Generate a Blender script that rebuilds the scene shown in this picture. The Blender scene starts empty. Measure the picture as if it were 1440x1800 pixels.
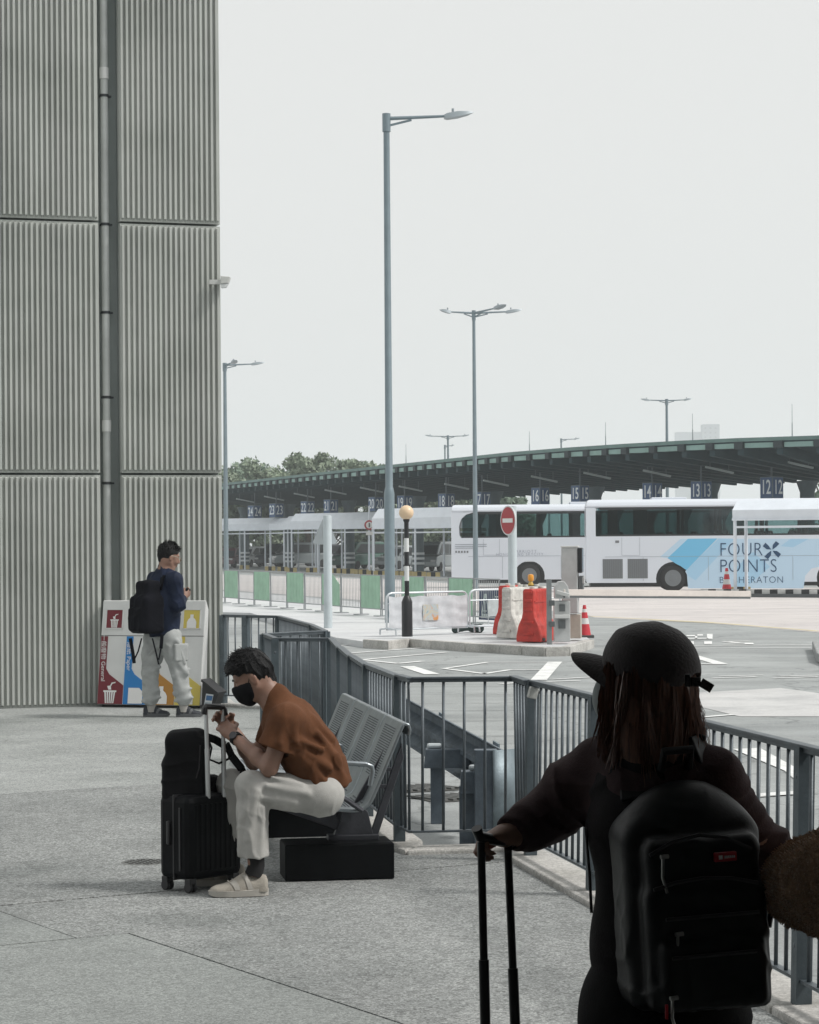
import bpy, bmesh, math, random
import numpy as np
from mathutils import Vector, Matrix
R = math.radians
random.seed(7); np.random.seed(7)
SC = bpy.context.scene
COL = SC.collection

# ---------------------------------------------------------------- camera
F, H, PPX, PPY, ROLL = 4264.0, 1.76, 720.0, 955.0, R(0.43)
cam = bpy.data.cameras.new('camera'); camo = bpy.data.objects.new('camera', cam); COL.objects.link(camo)
cam.sensor_fit = 'HORIZONTAL'; cam.sensor_width = 36.0; cam.lens = 36.0 * F / 1440.0
cam.shift_y = 55.0 / 1440.0; cam.clip_start = 0.1; cam.clip_end = 8000
camo.matrix_world = Matrix.Translation((0, 0, H)) @ Matrix.Rotation(R(90), 4, 'X') @ Matrix.Rotation(-ROLL, 4, 'Z')
SC.camera = camo

# ---------------------------------------------------------------- sky and sun
SUN_EL, SUN_AZ = R(48), R(104)          # azimuth measured from +Y (straight ahead) towards +X (right)
w = bpy.data.worlds.new('World'); SC.world = w; w.use_nodes = True
nt = w.node_tree; nt.nodes.clear()
sky = nt.nodes.new('ShaderNodeTexSky'); sky.sky_type = 'NISHITA'; sky.sun_disc = False
sky.sun_elevation = SUN_EL; sky.sun_rotation = SUN_AZ; sky.air_density = 1.0; sky.dust_density = 4.0; sky.ozone_density = 1.0
hs = nt.nodes.new('ShaderNodeHueSaturation'); hs.inputs['Saturation'].default_value = 0.10
mx = nt.nodes.new('ShaderNodeMix'); mx.data_type = 'RGBA'; mx.inputs[0].default_value = 0.86
mx.inputs[7].default_value = (8.72, 8.80, 8.66, 1)
bg = nt.nodes.new('ShaderNodeBackground'); bg.inputs['Strength'].default_value = 0.10
ow = nt.nodes.new('ShaderNodeOutputWorld')
nt.links.new(sky.outputs[0], hs.inputs['Color']); nt.links.new(hs.outputs[0], mx.inputs[6])
nt.links.new(mx.outputs[2], bg.inputs['Color']); nt.links.new(bg.outputs[0], ow.inputs['Surface'])
sun = bpy.data.lights.new('sun', 'SUN'); sun.energy = 2.6; sun.angle = R(10); sun.color = (1.0, 0.965, 0.92)
suno = bpy.data.objects.new('sun', sun); COL.objects.link(suno)
sd = Vector((math.cos(SUN_EL) * math.sin(SUN_AZ), math.cos(SUN_EL) * math.cos(SUN_AZ), math.sin(SUN_EL)))
suno.rotation_euler = (-sd).to_track_quat('-Z', 'Y').to_euler(); suno.location = sd * 50
vs = SC.view_settings; vs.view_transform = 'Standard'; vs.look = 'None'; vs.gamma = 1; vs.exposure = 0.0; vs.use_curve_mapping = False
SC.cycles.use_denoising = True
SC.cycles.max_bounces = 8; SC.cycles.volume_bounces = 3

# ---------------------------------------------------------------- photo geometry
def P(px, py, Y):
    dx, dy = px - PPX, PPY - py; c, s = math.cos(ROLL), math.sin(ROLL)
    return Vector(((dx * c + dy * s) / F * Y, Y, H + (-dx * s + dy * c) / F * Y))
def G(px, py, z=0.0):
    dx, dy = px - PPX, PPY - py; c, s = math.cos(ROLL), math.sin(ROLL)
    return P(px, py, F * (H - z) / -(-dx * s + dy * c))

# ---------------------------------------------------------------- materials
MATS = {}
def mat(name, col, rough=0.6, metal=0.0, var=0.0, vscale=3.0, bump=0.0, bscale=60.0, col2=None, stretch=None,
        trans=0.0, emit=None, estr=0.0, coat=0.0, spec=0.5, sheen=0.0, alpha=1.0):
    if name in MATS: return MATS[name]
    m = bpy.data.materials.new(name); m.use_nodes = True; t = m.node_tree; n = t.nodes; L = t.links
    b = n['Principled BSDF']
    b.inputs['Base Color'].default_value = (*col, 1); b.inputs['Roughness'].default_value = rough; b.inputs['Metallic'].default_value = metal
    b.inputs['Specular IOR Level'].default_value = spec
    if trans: b.inputs['Transmission Weight'].default_value = trans
    if coat: b.inputs['Coat Weight'].default_value = coat; b.inputs['Coat Roughness'].default_value = 0.08
    if sheen: b.inputs['Sheen Weight'].default_value = sheen
    if alpha < 1: b.inputs['Alpha'].default_value = alpha
    if emit: b.inputs['Emission Color'].default_value = (*emit, 1); b.inputs['Emission Strength'].default_value = estr
    if var or bump:
        tc = n.new('ShaderNodeTexCoord'); mp = n.new('ShaderNodeMapping'); L.new(tc.outputs['Object'], mp.inputs['Vector'])
        if stretch: mp.inputs['Scale'].default_value = stretch
    if var:
        nz = n.new('ShaderNodeTexNoise'); nz.inputs['Scale'].default_value = vscale; nz.inputs['Detail'].default_value = 6; nz.inputs['Roughness'].default_value = 0.65
        L.new(mp.outputs[0], nz.inputs['Vector'])
        rp = n.new('ShaderNodeValToRGB'); L.new(nz.outputs['Fac'], rp.inputs['Fac'])
        c2 = col2 or tuple(max(0, x * (1 - var)) for x in col)
        c1 = col if col2 else tuple(min(1, x * (1 + var * 0.6)) for x in col)
        rp.color_ramp.elements[0].position = 0.32; rp.color_ramp.elements[0].color = (*c2, 1)
        rp.color_ramp.elements[1].position = 0.68; rp.color_ramp.elements[1].color = (*c1, 1)
        L.new(rp.outputs[0], b.inputs['Base Color'])
        mr = n.new('ShaderNodeMapRange'); mr.inputs['To Min'].default_value = min(1, rough + 0.08); mr.inputs['To Max'].default_value = max(0.03, rough - 0.08)
        L.new(nz.outputs['Fac'], mr.inputs['Value']); L.new(mr.outputs[0], b.inputs['Roughness'])
    if bump:
        nb = n.new('ShaderNodeTexNoise'); nb.inputs['Scale'].default_value = bscale; nb.inputs['Detail'].default_value = 4
        L.new(mp.outputs[0], nb.inputs['Vector'])
        bp = n.new('ShaderNodeBump'); bp.inputs['Strength'].default_value = bump; bp.inputs['Distance'].default_value = 0.01
        L.new(nb.outputs['Fac'], bp.inputs['Height']); L.new(bp.outputs[0], b.inputs['Normal'])
    MATS[name] = m
    return m

# ---------------------------------------------------------------- mesh builder
class MB:
    def __init__(s): s.v = []; s.f = []
    def add(s, vs, fs):
        o = len(s.v); s.v += [tuple(x) for x in vs]; s.f += [tuple(i + o for i in f) for f in fs]; return s
    def box(s, c, d, rz=0.0, M=None):
        hx, hy, hz = d[0] / 2, d[1] / 2, d[2] / 2
        vs = [Vector((x, y, z)) for z in (-hz, hz) for y in (-hy, hy) for x in (-hx, hx)]
        if M is not None: vs = [M @ v for v in vs]
        if rz: m = Matrix.Rotation(rz, 3, 'Z'); vs = [m @ v for v in vs]
        return s.add([v + Vector(c) for v in vs], [(0, 2, 3, 1), (4, 5, 7, 6), (0, 1, 5, 4), (2, 6, 7, 3), (0, 4, 6, 2), (1, 3, 7, 5)])
    def bar(s, p, q, w, h, up=(0, 0, 1)):
        p, q = Vector(p), Vector(q); d = (q - p).normalized(); u = Vector(up)
        if abs(d.dot(u)) > 0.98: u = Vector((0, 1, 0))
        x = d.cross(u).normalized(); y = x.cross(d).normalized()
        vs = [e + x * a * w / 2 + y * b * h / 2 for e in (p, q) for a, b in ((-1, -1), (1, -1), (1, 1), (-1, 1))]
        return s.add(vs, [(3, 2, 1, 0), (4, 5, 6, 7), (0, 1, 5, 4), (1, 2, 6, 5), (2, 3, 7, 6), (3, 0, 4, 7)])
    def cyl(s, p, q, r0, r1=None, n=12, caps=True):
        r1 = r0 if r1 is None else r1
        return s.tube([p, q], [r0, r1], n, caps)
    def tube(s, pts, r, n=8, caps=True):
        pts = [Vector(p) for p in pts]; rs = r if isinstance(r, (list, tuple)) else [r] * len(pts)
        vs, fs = [], []; up = Vector((0, 0, 1)); x = None
        for i, p in enumerate(pts):
            d = (pts[min(i + 1, len(pts) - 1)] - pts[max(i - 1, 0)]).normalized()
            if x is None:
                u = up if abs(d.dot(up)) < 0.95 else Vector((0, 1, 0)); x = d.cross(u).normalized()
            else: x = (x - d * x.dot(d)).normalized()
            y = d.cross(x)
            vs += [p + (x * math.cos(a) + y * math.sin(a)) * rs[i] for a in (2 * math.pi * j / n for j in range(n))]
        for i in range(len(pts) - 1):
            for j in range(n):
                a, b = i * n + j, i * n + (j + 1) % n
                fs.append((a, b, b + n, a + n))
        if caps: fs.append(tuple(range(n - 1, -1, -1))); fs.append(tuple(range((len(pts) - 1) * n, len(pts) * n)))
        return s.add(vs, fs)
    def prism(s, poly, a, M=None):
        """poly: list of 3-D points (planar), extruded by vector a"""
        n = len(poly); vs = [Vector(p) for p in poly] + [Vector(p) + Vector(a) for p in poly]
        nn = Vector((0, 0, 0))
        for i in range(n): nn += Vector(poly[i]).cross(Vector(poly[(i + 1) % n]))
        fl = nn.dot(Vector(a)) < 0
        fs = [tuple(range(n - 1, -1, -1)), tuple(range(n, 2 * n))] + [(i, (i + 1) % n, (i + 1) % n + n, i + n) for i in range(n)]
        if fl: fs = [tuple(reversed(f)) for f in fs]
        return s.add(vs, fs)
    def lathe(s, prof, n=16, c=(0, 0, 0), axis='Z'):
        vs, fs = [], []; c = Vector(c)
        for r, z in prof:
            for j in range(n):
                a = 2 * math.pi * j / n
                v = Vector((r * math.cos(a), r * math.sin(a), z))
                if axis == 'Y': v = Vector((v.x, v.z, -v.y))
                if axis == 'X': v = Vector((v.z, v.x, v.y))
                vs.append(c + v)
        for i in range(len(prof) - 1):
            for j in range(n):
                a, b = i * n + j, i * n + (j + 1) % n
                fs.append((a, b, b + n, a + n))
        fs.append(tuple(range(n - 1, -1, -1))); fs.append(tuple(range((len(prof) - 1) * n, len(prof) * n)))
        return s.add(vs, fs)
    def grid(s, fn, nu, nv, closed_u=False):
        vs = [fn(i / (nu if closed_u else nu - 1), j / (nv - 1)) for j in range(nv) for i in range(nu)]
        fs = []
        for j in range(nv - 1):
            for i in range(nu if closed_u else nu - 1):
                a, b = j * nu + i, j * nu + (i + 1) % nu
                fs.append((a, b, b + nu, a + nu))
        return s.add(vs, fs)
    def xf(s, M): s.v = [tuple(M @ Vector(v)) for v in s.v]; return s
    def mesh(s, name, smooth=False):
        me = bpy.data.meshes.new(name); me.from_pydata(s.v, [], s.f); me.update()
        if smooth: me.polygons.foreach_set('use_smooth', [True] * len(me.polygons))
        return me
    def build(s, name, m, parent=None, smooth=False, bevel=0.0, world=False, sharp=None):
        if world and parent is not None:
            Mi = RM.get(parent.name, Matrix.Identity(4)).inverted(); s.xf(Mi)
        o = mkobj(name, s.mesh(name, smooth), m, parent)
        if parent is not None and parent.name in RM: RM[o.name] = RM[parent.name]
        if bevel:
            bv = o.modifiers.new('bevel', 'BEVEL'); bv.width = bevel; bv.segments = 2; bv.limit_method = 'ANGLE'; bv.angle_limit = R(35)
        if smooth:
            try: o.data.set_sharp_from_angle(angle=R(sharp or 40))
            except Exception: pass
        return o
RM = {}
def mkobj(name, me, m, parent=None):
    o = bpy.data.objects.new(name, me); COL.objects.link(o)
    if m is not None and len(me.materials) == 0: me.materials.append(m)
    if parent is not None: o.parent = parent
    return o
def inst(name, me, parent, loc, rot=None, scale=None):
    o = bpy.data.objects.new(name, me); COL.objects.link(o); o.parent = parent; o.location = loc
    if rot is not None: o.rotation_euler = rot
    if scale is not None: o.scale = scale
    return o
def tag(o, label=None, cat=None, group=None, kind=None):
    if label: o['label'] = label
    if cat: o['category'] = cat
    if group: o['group'] = group
    if kind: o['kind'] = kind
    return o
def empty(name, loc=(0, 0, 0), rz=0.0, label=None, cat=None, group=None):
    o = bpy.data.objects.new(name, None); COL.objects.link(o); o.location = loc; o.rotation_euler = (0, 0, rz); o.empty_display_size = 0.1
    RM[o.name] = Matrix.Translation(Vector(loc)) @ Matrix.Rotation(rz, 4, 'Z')
    return tag(o, label, cat, group)
def struct(o): o['kind'] = 'structure'; return o
def text_mesh(name, body, size, m, parent, M, extrude=0.0, align='CENTER', spacing=1.0, world=False, xscale=1.0, thin=0.0):
    cu = bpy.data.curves.new(name, 'FONT'); cu.body = body; cu.size = size; cu.align_x = align; cu.align_y = 'CENTER'; cu.extrude = extrude
    cu.space_character = spacing; cu.resolution_u = 4; cu.offset = thin
    t = bpy.data.objects.new('tmp', cu); COL.objects.link(t)
    dg = bpy.context.evaluated_depsgraph_get(); me = bpy.data.meshes.new_from_object(t.evaluated_get(dg))
    bpy.data.objects.remove(t); bpy.data.curves.remove(cu)
    if xscale != 1.0: me.transform(Matrix.Diagonal((xscale, 1, 1, 1)))
    if world and parent is not None: M = RM.get(parent.name, Matrix.Identity(4)).inverted() @ M
    me.transform(M); me.materials.clear(); me.name = name
    return mkobj(name, me, m, parent)
def frame(o, x, y):
    """4x4 with given origin, x and y axes"""
    x = Vector(x).normalized(); y = Vector(y).normalized(); z = x.cross(y)
    M = Matrix((x, y, z)).transposed().to_4x4(); M.translation = Vector(o); return M

# ---------------------------------------------------------------- organic shapes: distance field + surface nets
def _smin(a, b, k):
    if k <= 0: return np.minimum(a, b)
    h = np.maximum(k - np.abs(a - b), 0) / k
    return np.minimum(a, b) - h * h * k * 0.25
class SDF:
    def __init__(s): s.ops = []
    def cone(s, a, b, ra, rb=None, k=0.02):
        a, b = np.array(a, float), np.array(b, float); rb = ra if rb is None else rb
        r = max(ra, rb); s.ops.append(('c', np.minimum(a, b) - r, np.maximum(a, b) + r, k, (a, b, ra, rb))); return s
    def fcone(s, a, b, ra, rb, k=0.02, cap=0.004):
        s.cone(a, b, ra, rb, k); o = s.ops[-1]; s.ops[-1] = ('c', o[1], o[2], k, (*o[4], cap)); return s
    def chain(s, pts, rs, k=0.02):
        for i in range(len(pts) - 1): s.cone(pts[i], pts[i + 1], rs[i], rs[i + 1], k if i else k)
        return s
    def ell(s, c, r, M=None, k=0.02):
        c = np.array(c, float); m = np.array(M.to_3x3() if M is not None else Matrix.Identity(3)); rr = max(r)
        s.ops.append(('e', c - rr, c + rr, k, (c, np.array(r, float), m))); return s
    def rbox(s, c, hd, rad, M=None, k=0.02):
        c = np.array(c, float); m = np.array(M.to_3x3() if M is not None else Matrix.Identity(3)); rr = float(np.linalg.norm(hd)) + rad
        s.ops.append(('b', c - rr, c + rr, k, (c, np.array(hd, float), rad, m))); return s
    def cut(s, p, n, k=0.0): s.ops.append(('x', None, None, k, (np.array(p, float), np.array(Vector(n).normalized(), float)))); return s
    def sub(s, c, r, M=None, k=0.01):
        c = np.array(c, float); m = np.array(M.to_3x3() if M is not None else Matrix.Identity(3)); rr = max(r)
        s.ops.append(('s', c - rr, c + rr, k, (c, np.array(r, float), m))); return s
    @staticmethod
    def _ell(q, c, r, m):
        l = (q - c) @ m; k0 = np.sqrt(((l / r) ** 2).sum(-1)); k1 = np.sqrt(((l / (r * r)) ** 2).sum(-1)) + 1e-9
        return k0 * (k0 - 1.0) / k1
    def mesh(s, name, h, disp=None, inflate=0.0):
        pr = [o for o in s.ops if o[0] in 'ceb']
        lo = np.min([o[1] for o in pr], 0) - 4 * h - inflate; hi = np.max([o[2] for o in pr], 0) + 4 * h + inflate
        n = np.ceil((hi - lo) / h).astype(int) + 1
        D = np.full(n, 0.25, np.float32)
        ax = [lo[i] + h * np.arange(n[i]) for i in range(3)]
        for kind, a, b, k, pa in s.ops:
            if kind == 'x':
                p, nn = pa
                v = ((ax[0] - p[0]) * nn[0])[:, None, None] + ((ax[1] - p[1]) * nn[1])[None, :, None] + ((ax[2] - p[2]) * nn[2])[None, None, :]
                D = -_smin(-D, -v, k); continue
            mg = k + 5 * h
            i0 = np.clip(np.floor((a - mg - lo) / h).astype(int), 0, n); i1 = np.clip(np.ceil((b + mg - lo) / h).astype(int) + 1, 0, n)
            if (i1 <= i0).any(): continue
            sl = tuple(slice(i0[j], i1[j]) for j in range(3))
            q = np.stack(np.meshgrid(ax[0][sl[0]], ax[1][sl[1]], ax[2][sl[2]], indexing='ij'), -1)
            if kind == 'c':
                A, B, ra, rb = pa[:4]; ba = B - A; l2 = (ba * ba).sum() + 1e-12
                t = np.clip(((q - A) @ ba) / l2, 0, 1)
                e = np.sqrt(((q - A - t[..., None] * ba) ** 2).sum(-1)) - (ra + (rb - ra) * t)
                if len(pa) > 4: e = -_smin(-e, -(((q - B) @ ba) / math.sqrt(l2)), pa[4])
            elif kind == 'b':
                c, hd, rad, m = pa; l = np.abs((q - c) @ m) - hd
                e = np.sqrt((np.maximum(l, 0) ** 2).sum(-1)) + np.minimum(l.max(-1), 0) - rad
            else: e = s._ell(q, *pa)
            D[sl] = _smin(D[sl], e, k) if kind != 's' else -_smin(-D[sl], e, k)
        D -= inflate
        if disp is not None:
            near = np.abs(D) < 6 * h; idx = np.nonzero(near)
            q = np.stack([ax[j][idx[j]] for j in range(3)], -1); D[idx] += disp(q)
        return nets(name, D, lo, h)
def nets(name, D, lo, h):
    S = D < 0; c = np.zeros(np.array(S.shape) - 1, np.int8)
    for i in (0, 1):
        for j in (0, 1):
            for k in (0, 1):
                c += S[i:S.shape[0] - 1 + i, j:S.shape[1] - 1 + j, k:S.shape[2] - 1 + k]
    I = np.argwhere((c > 0) & (c < 8)); ix = np.full(c.shape, -1, np.int64); ix[tuple(I.T)] = np.arange(len(I))
    pos = np.zeros((len(I), 3)); cnt = np.zeros(len(I))
    cs = [(i, j, k) for i in (0, 1) for j in (0, 1) for k in (0, 1)]
    for a in cs:
        for b in cs:
            if sum(abs(x - y) for x, y in zip(a, b)) == 1 and a < b:
                va = D[I[:, 0] + a[0], I[:, 1] + a[1], I[:, 2] + a[2]]; vb = D[I[:, 0] + b[0], I[:, 1] + b[1], I[:, 2] + b[2]]
                m = (va < 0) != (vb < 0); t = np.where(m, va / np.where(m, va - vb, 1), 0)
                pos[m] += np.array(a) + t[m, None] * (np.array(b) - np.array(a)); cnt[m] += 1
    V = (I + pos / cnt[:, None]) * h + lo
    fs = []
    for ax in range(3):
        u, v = (ax + 1) % 3, (ax + 2) % 3
        A = np.moveaxis(S, (ax, u, v), (0, 1, 2)); X = np.moveaxis(ix, (ax, u, v), (0, 1, 2))
        e = np.argwhere(A[:-1, 1:-1, 1:-1] != A[1:, 1:-1, 1:-1]); e[:, 1:] += 1
        q = np.stack([X[e[:, 0], e[:, 1] - 1, e[:, 2] - 1], X[e[:, 0], e[:, 1], e[:, 2] - 1], X[e[:, 0], e[:, 1], e[:, 2]], X[e[:, 0], e[:, 1] - 1, e[:, 2]]], -1)
        fl = ~A[e[:, 0], e[:, 1], e[:, 2]]; q[fl] = q[fl][:, ::-1]; fs.append(q)
    Q = np.concatenate(fs); Q = Q[(Q >= 0).all(1)]
    me = bpy.data.meshes.new(name); me.vertices.add(len(V)); me.vertices.foreach_set('co', V.ravel())
    me.loops.add(len(Q) * 4); me.loops.foreach_set('vertex_index', Q.ravel().astype(np.int32))
    me.polygons.add(len(Q)); me.polygons.foreach_set('loop_start', np.arange(0, len(Q) * 4, 4, dtype=np.int32))
    me.polygons.foreach_set('use_smooth', np.ones(len(Q), bool)); me.update(calc_edges=True); me.validate()
    return me
def folds(amp, freq, d=(0, 0, 1), warp=0.05, seed=0):
    """cloth creases: warped waves across direction d"""
    rs = np.random.RandomState(seed); d = np.array(d, float); d /= np.linalg.norm(d)
    w = rs.normal(size=(5, 3)) * 14; ph = rs.uniform(0, 6.28, 5)
    def f(q):
        wv = sum(np.sin(q @ w[i] + ph[i]) for i in range(5)) * warp / 2.2
        s = (1 - np.abs(np.sin((q @ d + wv) * freq * 0.5))) ** 3 ; m = np.clip(0.5 + 0.9 * np.sin(q @ (w[0] * 0.6) + ph[2]), 0, 1)
        return amp * (0.35 - 1.5 * s) * m + amp * 0.25 * np.sin(q @ (w[3] * 1.6))
    return f
def addf(*fs): return lambda q: sum(f(q) for f in fs)
# ================================================================ SETTING
def clip_poly(poly, o, u, v, u0, u1, v0, v1):
    def side(p, k):
        d = (p[0] - o[0], p[1] - o[1]); a = d[0] * u[0] + d[1] * u[1]; b = d[0] * v[0] + d[1] * v[1]
        return (a - u0, u1 - a, b - v0, v1 - b)[k]
    for k in range(4):
        out = []
        for i in range(len(poly)):
            a, b = poly[i], poly[(i + 1) % len(poly)]; sa, sb = side(a, k), side(b, k)
            if sa >= 0: out.append(a)
            if (sa >= 0) != (sb >= 0):
                t = sa / (sa - sb); out.append((a[0] + (b[0] - a[0]) * t, a[1] + (b[1] - a[1]) * t))
        poly = out
        if len(poly) < 3: return []
    return poly
def flat(name, pts, z, m, parent=None, th=0.0):
    b = MB(); p = [(x[0], x[1], z) for x in pts]
    ar = sum(p[i][0] * p[(i + 1) % len(p)][1] - p[(i + 1) % len(p)][0] * p[i][1] for i in range(len(p)))
    if ar < 0: p = p[::-1]
    if th: b.prism([(x, y, z - th) for x, y, z in p], (0, 0, th))
    else: b.add(p, [tuple(range(len(p)))])
    return b.build(name, m, parent)

def ground_mat(name, c1, c2, grain=0.0, gscale=140.0, big=0.5, rough=0.85, stain=(0.6, 0.6, 0.6), crack=0.0, spots=0.0, tracks=0.0):
    """aggregate surface: fine grain, mid blotches, large stains"""
    m = bpy.data.materials.new(name); m.use_nodes = True; t = m.node_tree; n = t.nodes; L = t.links; b = n['Principled BSDF']
    tc = n.new('ShaderNodeTexCoord'); ge = n.new('ShaderNodeNewGeometry')
    def noise(sc, det, ro=0.6):
        x = n.new('ShaderNodeTexNoise'); x.inputs['Scale'].default_value = sc; x.inputs['Detail'].default_value = det; x.inputs['Roughness'].default_value = ro
        L.new(ge.outputs['Position'], x.inputs['Vector']); return x
    def ramp(src, p0, p1, a, z):
        r = n.new('ShaderNodeValToRGB'); r.color_ramp.elements[0].position = p0; r.color_ramp.elements[1].position = p1
        r.color_ramp.elements[0].color = (*a, 1); r.color_ramp.elements[1].color = (*z, 1); L.new(src, r.inputs['Fac']); return r
    def mul(a, bb, f=1.0):
        x = n.new('ShaderNodeMix'); x.data_type = 'RGBA'; x.blend_type = 'MULTIPLY'; x.inputs[0].default_value = f
        L.new(a, x.inputs[6]); L.new(bb, x.inputs[7]); return x.outputs[2]
    base = ramp(noise(0.9, 7).outputs['Fac'], 0.35, 0.68, c2, c1).outputs[0]
    st = ramp(noise(big, 5, 0.7).outputs['Fac'], 0.30, 0.52, stain, (1, 1, 1)).outputs[0]
    col = mul(base, st)
    if grain:
        g1 = noise(gscale, 3, 0.8); v = n.new('ShaderNodeTexVoronoi'); v.inputs['Scale'].default_value = gscale * 0.6; L.new(ge.outputs['Position'], v.inputs['Vector'])
        lo = 1 - grain; gr = ramp(g1.outputs['Fac'], 0.40, 0.62, (lo, lo, lo), (1.0 + grain * 0.3,) * 3).outputs[0]
        col = mul(col, gr)
        vr = ramp(v.outputs['Color'], 0.1, 0.75, (1 - grain * 0.7,) * 3, (1, 1, 1)).outputs[0]; col = mul(col, vr)
        bp = n.new('ShaderNodeBump'); bp.inputs['Strength'].default_value = 0.5; bp.inputs['Distance'].default_value = 0.004
        L.new(g1.outputs['Fac'], bp.inputs['Height']); L.new(bp.outputs[0], b.inputs['Normal'])
    if tracks:
        mp = n.new('ShaderNodeMapping'); mp.inputs['Rotation'].default_value = (0, 0, R(-12)); mp.inputs['Scale'].default_value = (.035, .75, 1); L.new(ge.outputs['Position'], mp.inputs['Vector'])
        tn = noise(1.6, 4, .6); L.new(mp.outputs[0], tn.inputs['Vector']); col = mul(col, ramp(tn.outputs['Fac'], .36, .58, (1 - tracks,) * 3, (1, 1, 1)).outputs[0])
    if spots:
        v3 = n.new('ShaderNodeTexVoronoi'); v3.inputs['Scale'].default_value = 2.2; L.new(ge.outputs['Position'], v3.inputs['Vector'])
        sp_ = ramp(v3.outputs['Distance'], .030, .045, (1 - spots,) * 3, (1, 1, 1)).outputs[0]; col = mul(col, sp_)
    if crack:
        v2 = n.new('ShaderNodeTexVoronoi'); v2.feature = 'DISTANCE_TO_EDGE'; v2.inputs['Scale'].default_value = 0.35
        nz = noise(1.5, 4); ad = n.new('ShaderNodeVectorMath'); L.new(ge.outputs['Position'], ad.inputs[0]); L.new(nz.outputs['Color'], ad.inputs[1]); L.new(ad.outputs[0], v2.inputs['Vector'])
        cr = ramp(v2.outputs['Distance'], 0.0, 0.012, (1 - crack,) * 3, (1, 1, 1)).outputs[0]; col = mul(col, cr)
    L.new(col, b.inputs['Base Color']); b.inputs['Roughness'].default_value = rough; b.inputs['Specular IOR Level'].default_value = 0.3
    MATS[name] = m; return m

M_ROAD = ground_mat('asphalt_road', (0.45, 0.472, 0.47), (0.36, 0.38, 0.38), 0.22, 90, 0.16, 0.8, (0.78, 0.79, 0.8), .35, .3, .16)
M_APRON = ground_mat('pale_concrete_road', (0.66, 0.62, 0.605), (0.58, 0.55, 0.535), 0.08, 60, 0.12, 0.8, (0.88, 0.88, 0.9), .2, 0, .10)
M_FORE = ground_mat('forecourt_concrete', (0.67, 0.685, 0.69), (0.58, 0.59, 0.60), 0.10, 80, 0.25, 0.8, (0.82, 0.83, 0.85))
M_AGG = ground_mat('exposed_aggregate', (0.49, 0.508, 0.50), (0.38, 0.396, 0.39), 0.58, 80, 0.28, 0.85, (0.60, 0.62, 0.615), 0, .55)
M_AGG2 = ground_mat('exposed_aggregate_dark', (0.45, 0.468, 0.46), (0.345, 0.36, 0.354), 0.60, 75, 0.35, 0.85, (0.58, 0.60, 0.60), 0, .5)
M_AGG3 = ground_mat('exposed_aggregate_light', (0.53, 0.55, 0.54), (0.42, 0.44, 0.43), 0.50, 85, 0.30, 0.85, (0.62, 0.64, 0.63), 0, .55)
M_SMOOTH = ground_mat('worn_concrete_slab', (0.40, 0.424, 0.412), (0.325, 0.345, 0.336), 0.42, 95, 0.4, 0.85, (0.72, 0.73, 0.73), 0, .5)
M_KERB = ground_mat('kerb_concrete', (0.68, 0.665, 0.63), (0.52, 0.51, 0.49), 0.28, 70, 1.4, 0.85, (0.62, 0.62, 0.6))
M_JOINT = mat('joint_dirt', (0.11, 0.11, 0.105), 0.95)
M_PAINT = mat('road_paint', (0.78, 0.79, 0.78), 0.7, var=0.25, vscale=5)
M_YPAINT = mat('yellow_road_paint', (0.70, 0.62, 0.38), 0.7, var=0.2, vscale=4)

ZR = -0.10
T = lambda x, y: G(x, y, 1.0)          # a point of the railing's top rail, seen at pixel x, y
ground = struct(flat('ground', [(-2400, -250), (2400, -250), (2400, 3000), (-2400, 3000)], ZR, M_ROAD))

RA = [T(392, 1080), T(490, 1082), T(548, 1097), T(572, 1108)]
RB = [T(572, 1108), T(465, 1113), T(485, 1121), T(582, 1121)]
RC = [T(582, 1121), T(598, 1136), T(618, 1151), T(645, 1166), T(700, 1185), T(722, 1190)]
RG = [T(722, 1190), T(905, 1187)]
RD = [T(905, 1187), T(930, 1195), T(1040, 1221), T(1240, 1268), T(1405, 1308)]
_e = (RD[-1] - RD[-2]).normalized(); RD.append(RD[-1] + _e * 1.5); RD.append(RD[-1] + _e * 1.5)
kerbline = [Vector((-2.6, 30, 1))] + RA + [RB[-1]] + RC[1:] + RD + [RD[-1] + _e * 14]
def off2(pts, d):
    out = []
    for i, p in enumerate(pts):
        t = (pts[min(i + 1, len(pts) - 1)] - pts[max(i - 1, 0)]); n = Vector((-t.y, t.x, 0)).normalized()
        out.append(Vector((p.x + n.x * d, p.y + n.y * d, 0)))
    return out
k_out = off2(kerbline, 0.14); k_in = off2(kerbline, -0.12)
pave_poly = [(p.x, p.y) for p in k_in] + [(-14, -12), (-14, 30)]
pavement = struct(flat('pavement', pave_poly, -0.022, M_JOINT))
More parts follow.
